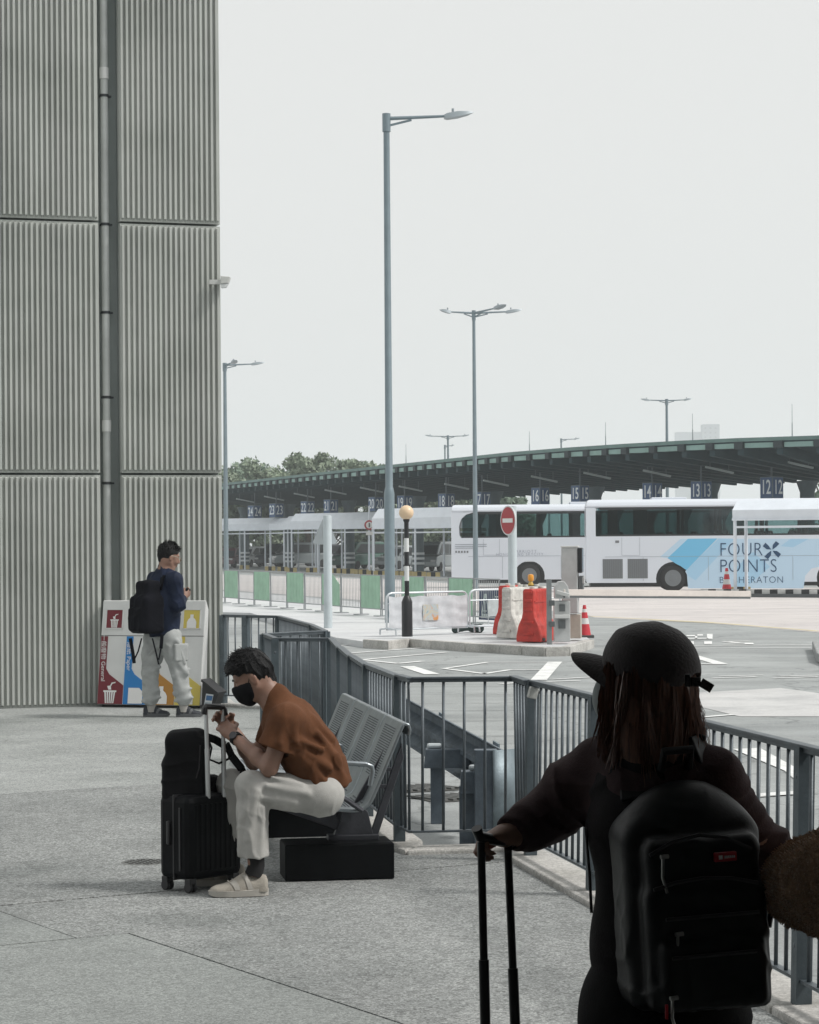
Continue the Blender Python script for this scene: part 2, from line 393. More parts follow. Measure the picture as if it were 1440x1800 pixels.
# large cast slabs with open joints (row origin on the transverse joint seen low in the picture)
o1 = G(135, 1649); ua = math.atan2(G(960, 1570).y - o1.y, G(960, 1570).x - o1.x)
U, V = (math.cos(ua), math.sin(ua)), (-math.sin(ua), math.cos(ua))
J = 0.0045
def slab(u0, u1, v0, v1, m):
    p = clip_poly(pave_poly, o1, U, V, u0 + J, u1 - J, v0 + J, v1 - J)
    if len(p) > 2: flat('paving_slab', p, 0.0 + random.uniform(-0.0015, 0.0015), m, pavement, 0.02)
rows = [(-22, -13, [(-12, -2.5), (-2.5, 6), (6, 14)]), (-13, -5.2, [(-12, -3.2), (-3.2, 0.25), (0.25, 6), (6, 14)]),
        (-5.2, 0, [(-12, -3.4), (-3.4, 0.25), (0.25, 7), (7, 14)]), (0, 1.12, [(-12, -4.5), (-4.5, 0.0), (0.0, 8)]),
        (1.12, 6.2, [(-12, -5.2), (-5.2, -0.12), (-0.12, 8)]), (6.2, 11.5, [(-12, -4.2), (-4.2, 1.6), (1.6, 8)]),
        (11.5, 17.5, [(-12, -2.2), (-2.2, 2.9), (2.9, 9)]), (17.5, 30, [(-12, 0.4), (0.4, 6), (6, 14)])]
smooth_slabs = {(2, 1), (3, 1), (4, 1), (3, 0), (2, 0), (1, 1), (5, 0), (6, 1)}
for ri, (v0, v1, us) in enumerate(rows):
    for ci, (u0, u1) in enumerate(us): slab(u0, u1, v0, v1, M_SMOOTH if (ri, ci) in smooth_slabs else (M_AGG2 if (ri, ci) in ((4, 2), (1, 2)) else M_AGG3 if ri in (5, 6, 7) else M_AGG))
# drain cover in the paving left of the suitcase
dc = empty('drain_cover', G(255, 1516), ua, 'round patterned drain cover set in the paving left of the suitcase', 'drain cover')
b = MB(); b.lathe([(0.0001, 0.003), (0.13, 0.003), (0.135, 0.0)], 24); b.build('lid', mat('iron_cover', (0.16, 0.165, 0.16), 0.6, 0.3, var=0.3, vscale=20), dc)
for i in range(-3, 4):
    for j in range(-3, 4):
        if i * i + j * j < 11: MB().box((i * 0.032, j * 0.032, 0.005), (0.022, 0.010, 0.004), R(45 if (i + j) % 2 else -45)).build('stud', MATS['iron_cover'], dc)
# kerb under the railing, in stones
kerb = tag(empty('kerb', (0, 0, 0)), kind='structure')
def kerb_run(ci, co, zt, zb, parent, step=0.95, m=M_KERB):
    for i in range(len(ci) - 1):
        L_ = (ci[i + 1] - ci[i]).length; n = max(1, round(L_ / step))
        for j in range(n):
            g = 0.006 / max(L_ / n, 0.05); a, bb = (j + g) / n, (j + 1 - g) / n
            q = [ci[i].lerp(ci[i + 1], a), ci[i].lerp(ci[i + 1], bb), co[i].lerp(co[i + 1], bb), co[i].lerp(co[i + 1], a)]
            b = MB(); b.prism([(p.x, p.y, zb) for p in q], (0, 0, zt - zb + random.uniform(-0.004, 0.004))); b.build('kerbstone', m, parent, bevel=0.012)
kerb_run(k_in, k_out, 0.03, ZR - 0.05, kerb)

# forecourt with crossing island (light concrete), road apron beyond
isl = [(590, 1117), (640, 1124), (682, 1127), (720, 1123), (760, 1126), (820, 1130), (880, 1133), (960, 1138), (1000, 1137), (1042, 1124)]
islp = [G(x, y, 0.05) for x, y in isl]
back = [G(x, y, 0) for x, y in ((1000, 1098), (900, 1084), (840, 1078), (700, 1066), (560, 1052), (400, 1040), (330, 1036))]
front = [G(x, y, 0) for x, y in ((300, 1075), (440, 1078))]
fore_poly = [(p.x, p.y) for p in islp + back + front]
forecourt = struct(flat('forecourt', fore_poly, 0.012, M_FORE, None, 0.2))
ikerb = tag(empty('island_kerb', (0, 0, 0)), kind='structure')
kerb_run(off2(islp[1:], 0.14), off2(islp[1:], -0.03), 0.05, ZR - 0.05, ikerb, 0.9)
apron = [G(x, y, ZR) for x, y in ((1000, 1072), (1046, 1086), (1250, 1096), (1440, 1112), (1700, 1135), (1900, 1036), (860, 1030), (700, 1020), (300, 1006), (300, 1030), (700, 1060), (900, 1080))]
apron_o = struct(flat('concrete_apron', [(p.x, p.y) for p in apron], ZR + 0.004, M_APRON))

def line(px, wd, m=M_PAINT, name='lane_marking', z=ZR + 0.008):
    pts = [G(x, y, ZR) for x, y in px]
    for i in range(len(pts) - 1):
        a, c = pts[i], pts[i + 1]; d = (c - a); n = Vector((-d.y, d.x, 0)).normalized() * wd / 2
        e = d.normalized() * wd * 0.25 if len(pts) > 2 else d * 0
        flat(name, [(a - n - e), (a + n - e), (c + n + e), (c - n + e)], z + i * 0.0008, m, ground)
line([(585, 1136), (690, 1129)], .10); line([(612, 1149), (748, 1139)], .12); line([(640, 1160), (786, 1147)], .12); line([(634, 1160), (700, 1167), (742, 1163)], .12)
line([(716, 1172), (760, 1186)], .22); line([(852, 1185), (781, 1176), (857, 1165), (968, 1165)], .10); line([(852, 1185), (897, 1178), (955, 1178)], .10)
line([(976, 1164), (947, 1196)], .22); line([(968, 1195), (1042, 1191)], .10); line([(962, 1199), (1020, 1197)], .09); line([(880, 1203), (910, 1201)], .12)
line([(1210, 1151), (1268, 1168), (1212, 1168)], .20)
line([(1100, 1137), (1428, 1134)], .10); line([(1100, 1141), (1425, 1139)], .10)
for x in (1130, 1252, 1360, 1470): line([(x, 1193), (x + 78, 1190.5)], .10); line([(x + 12, 1189.5), (x + 90, 1187.5)], .08)
line([(1040, 1084), (1240, 1094), (1440, 1110)], .14, M_YPAINT); line([(1140, 1090), (1300, 1098)], .10, M_YPAINT)
line([(1230, 1262), (1290, 1257)], .10)
flat('lane_marking', [G(x, y, ZR) for x, y in ((1289, 1318), (1336, 1316), (1396, 1349), (1398, 1372), (1379, 1356))], ZR + 0.008, M_PAINT, ground)
flat('lane_marking', [G(x, y, ZR) for x, y in ((1210, 1405), (1400, 1392), (1400, 1398), (1210, 1412))], ZR + 0.008, M_PAINT, ground)
# painted characters on the road
for (x0, y0, x1, y1) in ((1207, 1117, 1222, 1119), (1226, 1115.5, 1236, 1118), (1243, 1115, 1253, 1124), (1206, 1122, 1245, 1123.5), (1222, 1119, 1226, 1124), (1190, 1129, 1206, 1133), (1212, 1128, 1220, 1133), (1238, 1128, 1252, 1133)):
    flat('painted_character', [G(x, y, ZR) for x, y in ((x0, y0), (x1, y0), (x1, y1), (x0, y1))], ZR + 0.008, M_PAINT, ground)
line([(1276, 1128.5), (1318, 1127.5)], .16, name='painted_character'); line([(1276, 1128.5), (1300, 1131), (1316, 1131), (1318, 1133), (1275, 1133.5)], .16, name='painted_character')
# concrete repair patch and slab joints on the near road
M_PATCH = ground_mat('repair_concrete', (0.64, 0.64, 0.635), (0.54, 0.54, 0.54), 0.12, 60, 0.8, 0.85, (0.72, 0.73, 0.74))
flat('repair_patch', [G(x, y, ZR) for x, y in ((1200, 1219), (1372, 1210), (1560, 1235), (1560, 1260), (1300, 1260), (1210, 1238))], ZR + 0.004, M_PATCH, ground)
M_RJ = mat('road_joint', (0.12, 0.12, 0.12), 0.9)
for y0, y1 in ((1238, 1236), (1251, 1249), (1270, 1267), (1298, 1294), (1335, 1331), (1222, 1221), (1208, 1207)):
    line([(600, y0 + 1), (930, y1), ], .025, M_RJ, 'road_joint')
line([(1240, 1407), (1440, 1396)], .02, M_RJ, 'road_joint')
M_KRED = mat('kerb_grey', (0.33, 0.34, 0.34), 0.9, var=0.3, vscale=8)
# kerb end at the picture's right edge
ke = empty('traffic_island', G(1446, 1150, ZR), 0, 'grey kerbed traffic island at the far right road edge', 'traffic island')
b = MB(); b.prism([tuple(p) for p in [G(1428, 1142, ZR), G(1436, 1165, ZR), G(1480, 1180, ZR), G(1560, 1175, ZR), G(1560, 1140, ZR)]], (0, 0, .15)); b.build('kerb_edge', M_KRED, ke, bevel=.02, world=True)

# ---------------------------------------------------------------- ribbed concrete building on the left
wc = G(394, 1235); wl_Y = wc.y * 0.9726; wl = Vector(((0 - PPX) / F * wl_Y, wl_Y, 0))
wd = (wc - wl); wd.z = 0; wd.normalize(); wn = Vector((wd.y, -wd.x, 0))     # along the wall to the right; outwards to the camera
bld = empty('concrete_building', wc, math.atan2(wd.y, wd.x), 'tall ribbed grey concrete building at the left with a recessed drainpipe groove', 'building')
def ws(px):          # local x (negative to the left) where pixel column px meets the wall
    r = P(px, 955, 1.0) - Vector((0, 0, H)); t = (wc.x * wn.x + wc.y * wn.y) / (r.x * wn.x + r.y * wn.y); h = r * t
    return (h.x - wc.x) * wd.x + (h.y - wc.y) * wd.y
def conc(name, c1, c2):
    m = mat(name, c1, 0.9, var=0.3, vscale=1.2, bump=0.35, bscale=55, col2=c2, stretch=(3.0, 3.0, 0.16)); t = m.node_tree; n = t.nodes; L = t.links
    bs = n['Principled BSDF']; src = bs.inputs['Base Color'].links[0].from_socket
    tc = n.new('ShaderNodeTexCoord'); nz = n.new('ShaderNodeTexNoise'); nz.inputs['Scale'].default_value = 1.1; nz.inputs['Detail'].default_value = 8; L.new(tc.outputs['Object'], nz.inputs['Vector'])
    rp = n.new('ShaderNodeValToRGB'); rp.color_ramp.elements[0].position = .35; rp.color_ramp.elements[1].position = .6
    rp.color_ramp.elements[0].color = (.84, .85, .84, 1); rp.color_ramp.elements[1].color = (1, 1, 1, 1); L.new(nz.outputs['Fac'], rp.inputs['Fac'])
    x = n.new('ShaderNodeMix'); x.data_type = 'RGBA'; x.blend_type = 'MULTIPLY'; x.inputs[0].default_value = 1; L.new(src, x.inputs[6]); L.new(rp.outputs[0], x.inputs[7]); L.new(x.outputs[2], bs.inputs['Base Color'])
    return m
M_RIB = conc('ribbed_concrete', (0.52, 0.54, 0.51), (0.425, 0.44, 0.42))
M_REC = conc('recess_concrete', (0.46, 0.50, 0.49), (0.36, 0.40, 0.395))
xl0, xl1, xr0, xr1 = -9.0, ws(178), ws(216), 0.0
def rib_panel(x0, x1, z0, z1):
    b = MB(); pitch = 0.0585; n = int((x1 - x0) / pitch); pitch = (x1 - x0) / n; dp = 0.044; m = 0.022
    b.box(((x0 + x1) / 2, 0.09, (z0 + z1) / 2), (x1 - x0, 0.12, z1 - z0))          # plate, front face at y=0.03
    for i in range(n):
        a = x0 + i * pitch; p = [(a + .009, .031), (a + .015, .031 - dp), (a + pitch - .020, .031 - dp), (a + pitch - .014, .031)]
        lo = [(x, y, z0 + m + (0 if y > .02 else .012)) for x, y in p]; hi = [(x, y, z1 - m - (0 if y > .02 else .012)) for x, y in p]
        b.add(lo + hi, [(0, 1, 5, 4), (1, 2, 6, 5), (2, 3, 7, 6), (0, 3, 2, 1), (4, 5, 6, 7)])
    return b.build('ribbed_panel', M_RIB, bld)
zs = [(0.0, 2.535), (2.56, 5.31), (5.335, 8.09), (8.115, 10.9)]
for z0, z1 in zs:
    rib_panel(xr0, xr1, z0, z1); rib_panel(-4.9, xl1, z0, z1); rib_panel(xl0, -4.925, z0, z1)
MB().box(((xl0) / 2 - .02, 4.0 + .22, 5.5), (-xl0 - .04, 7.9, 11.0)).build('core', M_REC, bld)
for x0, x1 in ((xr0 + .01, -.01), (-4.9, xl1 - .01), (xl0, -4.93)): MB().box(((x0 + x1) / 2, .21, 5.45), (x1 - x0, .11, 10.9)).build('backing', M_REC, bld)
b = MB(); b.box((xl0 / 2, 4.2, 11.05), (-xl0 + .2, 8.6, .25)); b.build('parapet', M_RIB, bld)
# the drainpipe in the groove
pxs = ws(193); pipe = empty('drainpipe', tuple(wc + wd * pxs + Vector((0, 0, 0))), math.atan2(wd.y, wd.x), 'grey vertical drainpipe with clamps and pale couplings in the building groove', 'pipe')
M_PIPE = mat('pipe_grey', (0.34, 0.37, 0.37), 0.45, var=0.25, vscale=2); M_PIPEL = mat('pipe_pale', (0.46, 0.48, 0.47), 0.45, var=0.2, vscale=2)
MB().cyl((0, .14, .02), (0, .14, 10.9), .043, n=20).build('pipe', M_PIPEL, pipe, True)
zy = lambda y: H + (955 + 4 - y) / F * 26.45
for y in (118, 746): MB().cyl((0, .14, zy(y + 10)), (0, .14, zy(y - 10)), .052, n=20).build('coupling', mat('coupling_white', (.6, .61, .6), .5), pipe, True)
for y in (158, 387, 544, 695, 848): 
    b = MB(); b.cyl((0, .14, zy(y + 2.4)), (0, .14, zy(y - 2.4)), .050, n=16); b.box((.02, .19, zy(y)), (.13, .06, .02)); b.build('clamp', mat('clamp_dark', (.05, .055, .06), .5, .5), pipe, True)
# light fitting on the far corner
sp = P(398, 495, 26.9); fx = empty('wall_floodlight', tuple(sp), 0, 'small pale floodlight fixed high on the ribbed building corner', 'floodlight')
MB().prism([(-.06, -.05, .06), (.045, -.05, .05), (.02, -.05, -.02), (-.06, -.05, -.03)], (0, .16, 0)).build('housing', mat('fitting_grey', (.55, .56, .54), .5), fx, bevel=.006)
MB().prism([(-.06, -.04, -.035), (.015, -.04, -.025), (-.005, -.04, -.06), (-.06, -.04, -.065)], (0, .14, 0)).build('lens', mat('fitting_lens', (.7, .72, .72), .3), fx)
MB().box((-.12, .03, .0), (.14, .05, .05)).build('bracket', MATS['fitting_grey'], fx)

# ---------------------------------------------------------------- terminal roof over the camera (out of the frame; it shades the foreground)
M_DARK = mat('terminal_soffit', (0.22, 0.22, 0.22), 0.7)
rf = struct(MB().box((-1.5, -4.0, 4.55), (27, 21.0, .4)).build('ceiling', M_DARK))
bw = struct(MB().box((-1.5, -14, 2.2), (27, .4, 4.5)).build('wall_back', M_DARK))
rw = struct(MB().box((11.8, -7, 2.2), (.4, 14, 4.5)).build('wall_right', M_DARK))
lw = struct(MB().box((-7, -4, 2.2), (.4, 20, 4.5)).build('wall_left', M_DARK))
# ================================================================ RAILINGS
def metal_paint(name, c, rough=0.5, metal=0.0, var=0.2):
    return mat(name, c, rough, metal, var=var, vscale=7, bump=0.12, bscale=90)
M_RAIL = metal_paint('galvanised_rail', (0.105, 0.125, 0.14), 0.45, 0.35, 0.3)
M_POST = metal_paint('galvanised_post', (0.095, 0.12, 0.135), 0.5, 0.35, 0.3)
BAR = {}
def bar_mesh(h):
    if h not in BAR:
        b = MB(); b.cyl((0, 0, 0), (0, 0, h), .0085, n=8); BAR[h] = b.mesh('baluster', True); BAR[h].materials.append(M_RAIL)
    return BAR[h]
b = MB(); b.box((0, 0, .49), (.062, .062, 1.0)); POST = b.mesh('post'); POST.materials.append(M_POST)
b = MB(); b.lathe([(.011, 0), (.011, .006), (.004, .010)], 8, axis='Y'); BOLT = b.mesh('bolt', True); BOLT.materials.append(M_RAIL)
def railing(p, q, label, group, post0=True, post1=False, spacing=0.12, lean=(0, 0), step=1.0, bottom=0.12):
    p = Vector((p.x, p.y, 0)); q = Vector((q.x, q.y, 0)); d = q - p; L_ = d.length; rz = math.atan2(d.y, d.x)
    o = empty('railing_panel', tuple(p), rz, label, 'railing', group)
    o.rotation_euler = (lean[0], lean[1], rz)
    b = MB(); b.box((L_ / 2, 0, 1.0 - .006), (L_ + .004, .05, .012)); b.box((L_ / 2, 0, .982), (L_, .03, .026)); b.build('top_rail', M_RAIL, o, bevel=.003)
    MB().box((L_ / 2, 0, bottom), (L_, .035, .012)).build('bottom_rail', M_RAIL, o)
    m0 = .08 if post0 else spacing * .5; m1 = .08 if post1 else spacing * .5
    n = max(1, round((L_ - m0 - m1) / spacing))
    for i in range(n + 1):
        x = m0 + (L_ - m0 - m1) * i / n; inst('baluster', bar_mesh(round(.97 - bottom, 3)), o, (x, 0, bottom))
    xs = ([0] if post0 else []) + ([L_] if post1 else [])
    for x in xs:
        ps = inst('post', POST, o, (x, 0, 0))
        for z in (.25, .55, .88): inst('bolt', BOLT, ps, (0, -.0315, z), (0, 0, 0))
    return o
grp = 'railing panels along the kerb'
railing(RA[0], RA[0].lerp(RA[1], .42), 'grey railing panel touching the ribbed building corner', grp)
railing(RA[0].lerp(RA[1], .42), RA[1], 'grey railing panel second from the ribbed building corner', grp, post1=True)
railing(RA[1], RA[2], 'far grey railing panel bending right behind the seated man', grp)
railing(RA[2], RA[3], 'short grey railing panel ending behind the jutting railing return', grp, post1=True)
railing(RB[0], RB[1], 'rear panel of the jutting railing return above the seated man', grp, post1=True)
railing(RB[1], RB[2], 'narrow end panel of the railing return nearest the bins', grp)
railing(RB[2], RB[3], 'front panel of the jutting railing return above the seated man', grp, post0=True, post1=True)
names = ['steep railing panel at the head of the curved run', 'second panel of the curved railing run behind the bench', 'third panel of the curved railing run behind the bench',
         'longest railing panel right behind the bench backrests', 'short bent railing piece beside the bench end']
for i in range(len(RC) - 1): railing(RC[i], RC[i + 1], names[i], grp, post0=(i != 4), post1=(i == 3), lean=(0, R(0.3)))
railing(RG[0], RG[1], 'wide barred railing gate in front of the steel crash barrier', grp, post0=False, spacing=.1225, lean=(0, R(0.45)))
railing(RD[0], RD[1], 'very short railing piece right of the barred gate', grp, post0=False, spacing=.1, lean=(R(.5), 0))
LN = R(-1.2)
railing(RD[1], RD[2], 'dense railing panel above the woman\'s stretched arm', grp, lean=(LN, 0), spacing=.118)
railing(RD[2], RD[3], 'railing panel hidden mostly behind the woman in the cap', grp, lean=(LN, 0), spacing=.118)
railing(RD[3], RD[4], 'railing panel right of the woman\'s hair', grp, post0=False, lean=(LN, 0), spacing=.118)
railing(RD[4], RD[5], 'nearest railing panel at the right picture edge', grp, lean=(LN, 0), spacing=.118)
# little junction box clamped to the gate post
jb = empty('junction_box', tuple(P(937, 1218, RD[1].y - .10)), R(20), 'small pale box clipped to the railing post right of the gate', 'box')
jb.rotation_euler = (R(8), R(14), R(20))
MB().box((0, 0, 0), (.052, .03, .062)).build('case', mat('box_pale', (.42, .43, .41), .5, var=.2, vscale=20), jb, bevel=.005)
MB().box((.035, .01, .01), (.03, .012, .014)).build('clip', mat('clip_black', (.03, .03, .03), .6), jb)

# ================================================================ CRASH BARRIER behind the gate
M_CR = metal_paint('crash_barrier_steel', (0.12, 0.15, 0.18), 0.5, 0.4, 0.35)
M_CR2 = metal_paint('crash_barrier_plate', (0.19, 0.235, 0.26), 0.5, 0.4, 0.3)
a, c = P(640, 1190, 20.0), P(885, 1322, 14.55)
cb = empty('crash_barrier', (c.x, c.y, ZR), 0, 'blue-grey steel crash barrier end behind the barred railing gate', 'crash barrier')
d = (c - a); d.normalize(); side = Vector((d.y, -d.x, 0)).normalized()
def cbp(t, s, z): 
    p = a.lerp(c, t); return Vector((p.x, p.y, 0)) + side * s + Vector((0, 0, p.z + z))
b = MB()
prof = [(0, 0), (.03, -.01), (.09, -.06), (.09, -.11), (.02, -.15), (.02, -.18), (.09, -.22), (.09, -.27), (.03, -.32), (0, -.33)]
vs = [cbp(t, -s, z) for t in (0, .35, .7, 1.0) for s, z in prof]; n = len(prof)
fs = [(i * n + j, i * n + j + 1, (i + 1) * n + j + 1, (i + 1) * n + j) for i in range(3) for j in range(n - 1)]
b.add(vs, fs); beam = b.build('beam', M_CR, cb, world=True)
so = beam.modifiers.new('solid', 'SOLIDIFY'); so.thickness = .006
for t in (.52, .86):
    p = cbp(t, -.10, -.165); MB().bar(p, p + d * .16 - Vector((0, 0, .004)), .012, .30).build('splice_plate', M_CR2, cb, world=True)
for px, pyb, y0, y1, hw in ((770, 1448, 1316, 1349, 42), (822, 1500, 1355, 1393, 20)):
    g = G(px, pyb, ZR); kk = F / g.y; zt = P(px, y0, g.y).z; zb = P(px, y1, g.y).z
    b = MB(); b.box((g.x, g.y, (ZR + zb) / 2 + .02), (.095, .05, zb - ZR + .04)); b.build('post', M_CR, cb, world=True, bevel=.004)
    w_ = hw * 2 / kk * (.95 if hw > 30 else 1)
    MB().prism([(g.x - w_ * .30, g.y - .07, zb), (g.x + w_ * .72, g.y - .07, zb), (g.x + w_ * .72, g.y - .07, zt), (g.x - w_ * .26, g.y - .07, zt)], (0, .14, 0)).build('bracket', M_CR, cb, world=True, bevel=.004)
    b = MB(); b.box((g.x + (-.02 if hw > 30 else .06), g.y - .02, zt + .02), (.10, .05, .035)); b.build('reflector', mat('reflector', (.55, .6, .62), .25, .3), cb, world=True, bevel=.014)
g = G(873, 1500, ZR); g.y = 14.35; x0, x1 = P(834, 1400, 14.35).x, P(912, 1400, 14.35).x; z1 = P(870, 1319, 14.35).z
MB().box(((x0 + x1) / 2 - .06, 14.42, (z1 + ZR) / 2), ((x1 - x0) * .52, .10, z1 - ZR)).build('end_box', M_CR, cb, world=True, bevel=.004)
b = MB(); xa = (x0 + x1) / 2 - .02
b.grid(lambda u, v: Vector((xa + (x1 - xa) * u, 14.36 + .10 * u * u * 1.2, .07 + (z1 - .07) * v)), 10, 2); eo = b.build('end_plate', M_CR2, cb, True, world=True); so = eo.modifiers.new('solid', 'SOLIDIFY'); so.thickness = .008
# gully grates on the road seen through the gate
for px, py in ((735, 1388), (797, 1404)):
    gp = G(px, py, ZR); go = empty('gully_grate', (gp.x, gp.y, ZR + .004), R(25), 'iron gully grate on the road behind the gate, %s of the barrier post' % ('left' if px < 760 else 'right'), 'grate')
    MB().box((0, 0, .002), (.5, .42, .004)).build('pit', M_JOINT, go)
    for i in range(7): MB().box((-.21 + i * .07, 0, .012), (.035, .40, .014), R(18)).build('grate_bar', MATS['iron_cover'], go)

# ================================================================ BENCH
pn, pf = G(592, 1541), G(526, 1467)
bax = (pf - pn); bax.z = 0; blen = bax.length; bax.normalize(); brz = math.atan2(bax.y, bax.x) - R(90)
bench = empty('bench', tuple(pn), brz, 'four-seat perforated steel bench beside the railing with the seated man on it', 'bench')
M_ST = metal_paint('bench_steel', (0.29, 0.325, 0.345), 0.32, 0.7, 0.2)
M_STD = metal_paint('bench_frame', (0.075, 0.078, 0.09), 0.42, 0.5, 0.25)
M_SLIT = mat('bench_slit', (.085, .095, .105), .8)
SW, T0 = 0.655, -0.24                        # seat width; start of the first seat along the bench
prof = [(-.385, .395), (-.375, .425), (-.34, .432), (-.20, .412), (-.02, .385), (.08, .378), (.125, .395), (.16, .44), (.255, .66), (.315, .80), (.335, .822), (.362, .815), (.372, .785), (.366, .755)]
def bezier_like(pr, n=4):
    out = []
    for i in range(len(pr) - 1):
        p0, p1, p2, p3 = pr[max(i - 1, 0)], pr[i], pr[i + 1], pr[min(i + 2, len(pr) - 1)]
        for k in range(n):
            t = k / n
            out.append(tuple(.5 * ((2 * p1[j]) + (-p0[j] + p2[j]) * t + (2 * p0[j] - 5 * p1[j] + 4 * p2[j] - p3[j]) * t * t + (-p0[j] + 3 * p1[j] - 3 * p2[j] + p3[j]) * t ** 3) for j in (0, 1)))
    return out + [pr[-1]]
pp = bezier_like(prof)
for s_ in range(4):
    y0, y1 = T0 + s_ * SW + .014, T0 + (s_ + 1) * SW - .014
    b = MB(); n = len(pp)
    vs = [Vector((x, y, z)) for y in (y0, y0 + .012, y1 - .012, y1) for x, z in pp]
    fs = [(i * n + j, (i + 1) * n + j, (i + 1) * n + j + 1, i * n + j + 1) for i in range(3) for j in range(n - 1)]
    b.add(vs, fs); so_ = b.build('seat_shell', M_ST, bench, True); md = so_.modifiers.new('solid', 'SOLIDIFY'); md.thickness = .016; md.offset = 1
    # recessed slotted field: dark ground with fine proud ribs across the back and the seat
    for (s0, s1) in ((.30, .64), (.72, .91)):
        def at_(t):
            L_ = [0]
            for i in range(n - 1): L_.append(L_[-1] + math.dist(pp[i], pp[i + 1]))
            g_ = t * L_[-1]
            for i in range(n - 1):
                if L_[i + 1] >= g_: f_ = (g_ - L_[i]) / (L_[i + 1] - L_[i] + 1e-9); return (pp[i][0] + (pp[i + 1][0] - pp[i][0]) * f_, pp[i][1] + (pp[i + 1][1] - pp[i][1]) * f_), Vector((-(pp[i + 1][1] - pp[i][1]), 0, pp[i + 1][0] - pp[i][0])).normalized()
        N = 26 if s0 < .5 else 22; sl = MB(); fl = MB()
        if s0 < .5: lo_, hi_ = .06, .50
        else: lo_, hi_ = .62, .88
        pv = None
        for i in range(N * 2 + 1):
            (x, z), nn = at_(lo_ + (hi_ - lo_) * i / (N * 2)); q = Vector((x, 0, z)) + nn * .002
            if pv is not None and i % 2 == 0:
                pass
            if i % 2 == 0 and i < N * 2:
                (x2, z2), n2 = at_(lo_ + (hi_ - lo_) * (i + .95) / (N * 2)); q2 = Vector((x2, 0, z2)) + n2 * .002
                yy0, yy1 = y0 + .115, y1 - .115
                fl.add([(q.x, yy0, q.z), (q.x, yy1, q.z), (q2.x, yy1, q2.z), (q2.x, yy0, q2.z)], [(0, 3, 2, 1)])
        so2 = fl.build('slot_field', M_SLIT, so_); so2['kind'] = 'stuff'
def bench_leg(y, name='end_frame'):
    b = MB()
    def pl(pts, th=.03): b.prism([(x, y - th / 2, z) for x, z in pts], (0, th, 0))
    pl([(-.36, .395), (-.10, .365), (.06, .35), (.09, .30), (.02, .235), (-.06, .27), (-.335, .372)], .028)
    pl([(-.02, .20), (.02, .30), (.07, .37), (.13, .375), (.17, .34), (.20, .20)], .05)
    pl([(.08, .36), (.13, .33), (.345, .73), (.365, .79), (.33, .80), (.30, .74)], .024)
    pl([(.18, .215), (.225, .215), (.365, .62), (.355, .70), (.325, .63)], .024)
    b.box((.24, y, .47), (.10, .02, .022)); b.box((.25, y, .56), (.10, .02, .02))
    b.box((.09, y, .205), (.27, .09, .03))
    return b.build(name, M_STD, bench, bevel=.004)
bench_leg(0.02); bench_leg(blen - .02)
for y in (T0 + .004, T0 + 4 * SW - .004):
    b = MB(); b.tube([(.11, y, .37), (-.04, y, .475), (-.15, y, .555), (-.178, y, .575)], .013, 8); b.build('armrest_strut', M_STD, bench, True)
for y in (T0 + .004, T0 + SW * 2, T0 + 4 * SW - .004):
    b = MB(); b.tube([(-.185, y, .565), (-.16, y, .592), (-.09, y, .612), (.0, y, .622), (.13, y, .612), (.16, y, .60), (.165, y, .575), (.15, y, .50)], .0135, 10)
    if y > T0 + .1: b.tube([(.11, y, .40), (-.04, y, .475), (-.15, y, .555), (-.178, y, .575)], .012, 8)
    b.build('armrest', M_ST, bench, True)
MB().bar((.03, T0 + .05, .335), (.03, T0 + 4 * SW - .05, .335), .05, .05).build('cross_beam', M_STD, bench)
M_BLK = mat('black_plinth', (.006, .007, .008), .65, var=.35, vscale=6, bump=.08, spec=.1)
for nm, y, lb in (('near', 0, 'black ballast block under the near end of the bench'), ('far', blen, 'black ballast block under the far end of the bench')):
    q = pn + bax * y; pb = empty('bench_plinth', (q.x, q.y, 0), brz, lb, 'plinth', 'ballast blocks under the bench')
    MB().box((.0, 0, .095), (.575, .30, .186)).build('block', M_BLK, pb, bevel=.006); MB().box((0, 0, .189), (.56, .285, .004)).build('top_sheet', M_BLK, pb)
# ================================================================ RECYCLING BINS
M_WH = mat('bin_white', (.66, .67, .66), .45, var=.08, vscale=3); M_WHS = mat('bin_white_side', (.60, .62, .63), .45, var=.1, vscale=3)
M_MAR = mat('bin_maroon', (.16, .012, .022), .5); M_BLU = mat('bin_blue', (.012, .19, .50), .5); M_BRN = mat('bin_brown', (.42, .20, .03), .5); M_YEL = mat('bin_yellow', (.62, .50, .10), .5)
M_INK = mat('bin_ink', (.03, .03, .035), .6); M_WPR = mat('bin_print_white', (.78, .78, .77), .5); M_GAP = mat('bin_gap', (.05, .05, .05), .8)
fl, fr = G(170, 1243), G(351, 1246)
bx = (fr - fl); BW = bx.length; brz2 = math.atan2(bx.y, bx.x); kz = fl.y / F
bins = empty('recycling_bin', tuple(fl), brz2, 'white four-section recycling bin station with maroon, blue, brown and yellow bands', 'recycling bin')
BH, SPL = 1.165, .775; tilt = .075            # the front leans back towards the top
def bf(u, z, o=0.0): return Vector((u + .055 * (z / BH) * 1.0, tilt * z / BH - o, z))     # front face point
D0 = .44
b = MB(); q = [bf(0, .03), bf(BW, .03), bf(BW, BH), bf(0, BH)]
back_ = [Vector((-.20, D0, .03)), Vector((BW - .12, D0, .03)), Vector((BW - .08, D0, BH - .10)), Vector((-.13, D0, BH - .10))]
b.add(q + back_, [(0, 1, 2, 3), (5, 4, 7, 6), (3, 2, 6, 7), (1, 5, 6, 2), (0, 4, 5, 1), (4, 0, 3, 7)]); b.build('cabinet', M_WH, bins, bevel=.012)
MB().box((BW / 2, .24, .015), (BW - .06, .34, .03)).build('plinth', M_GAP, bins)
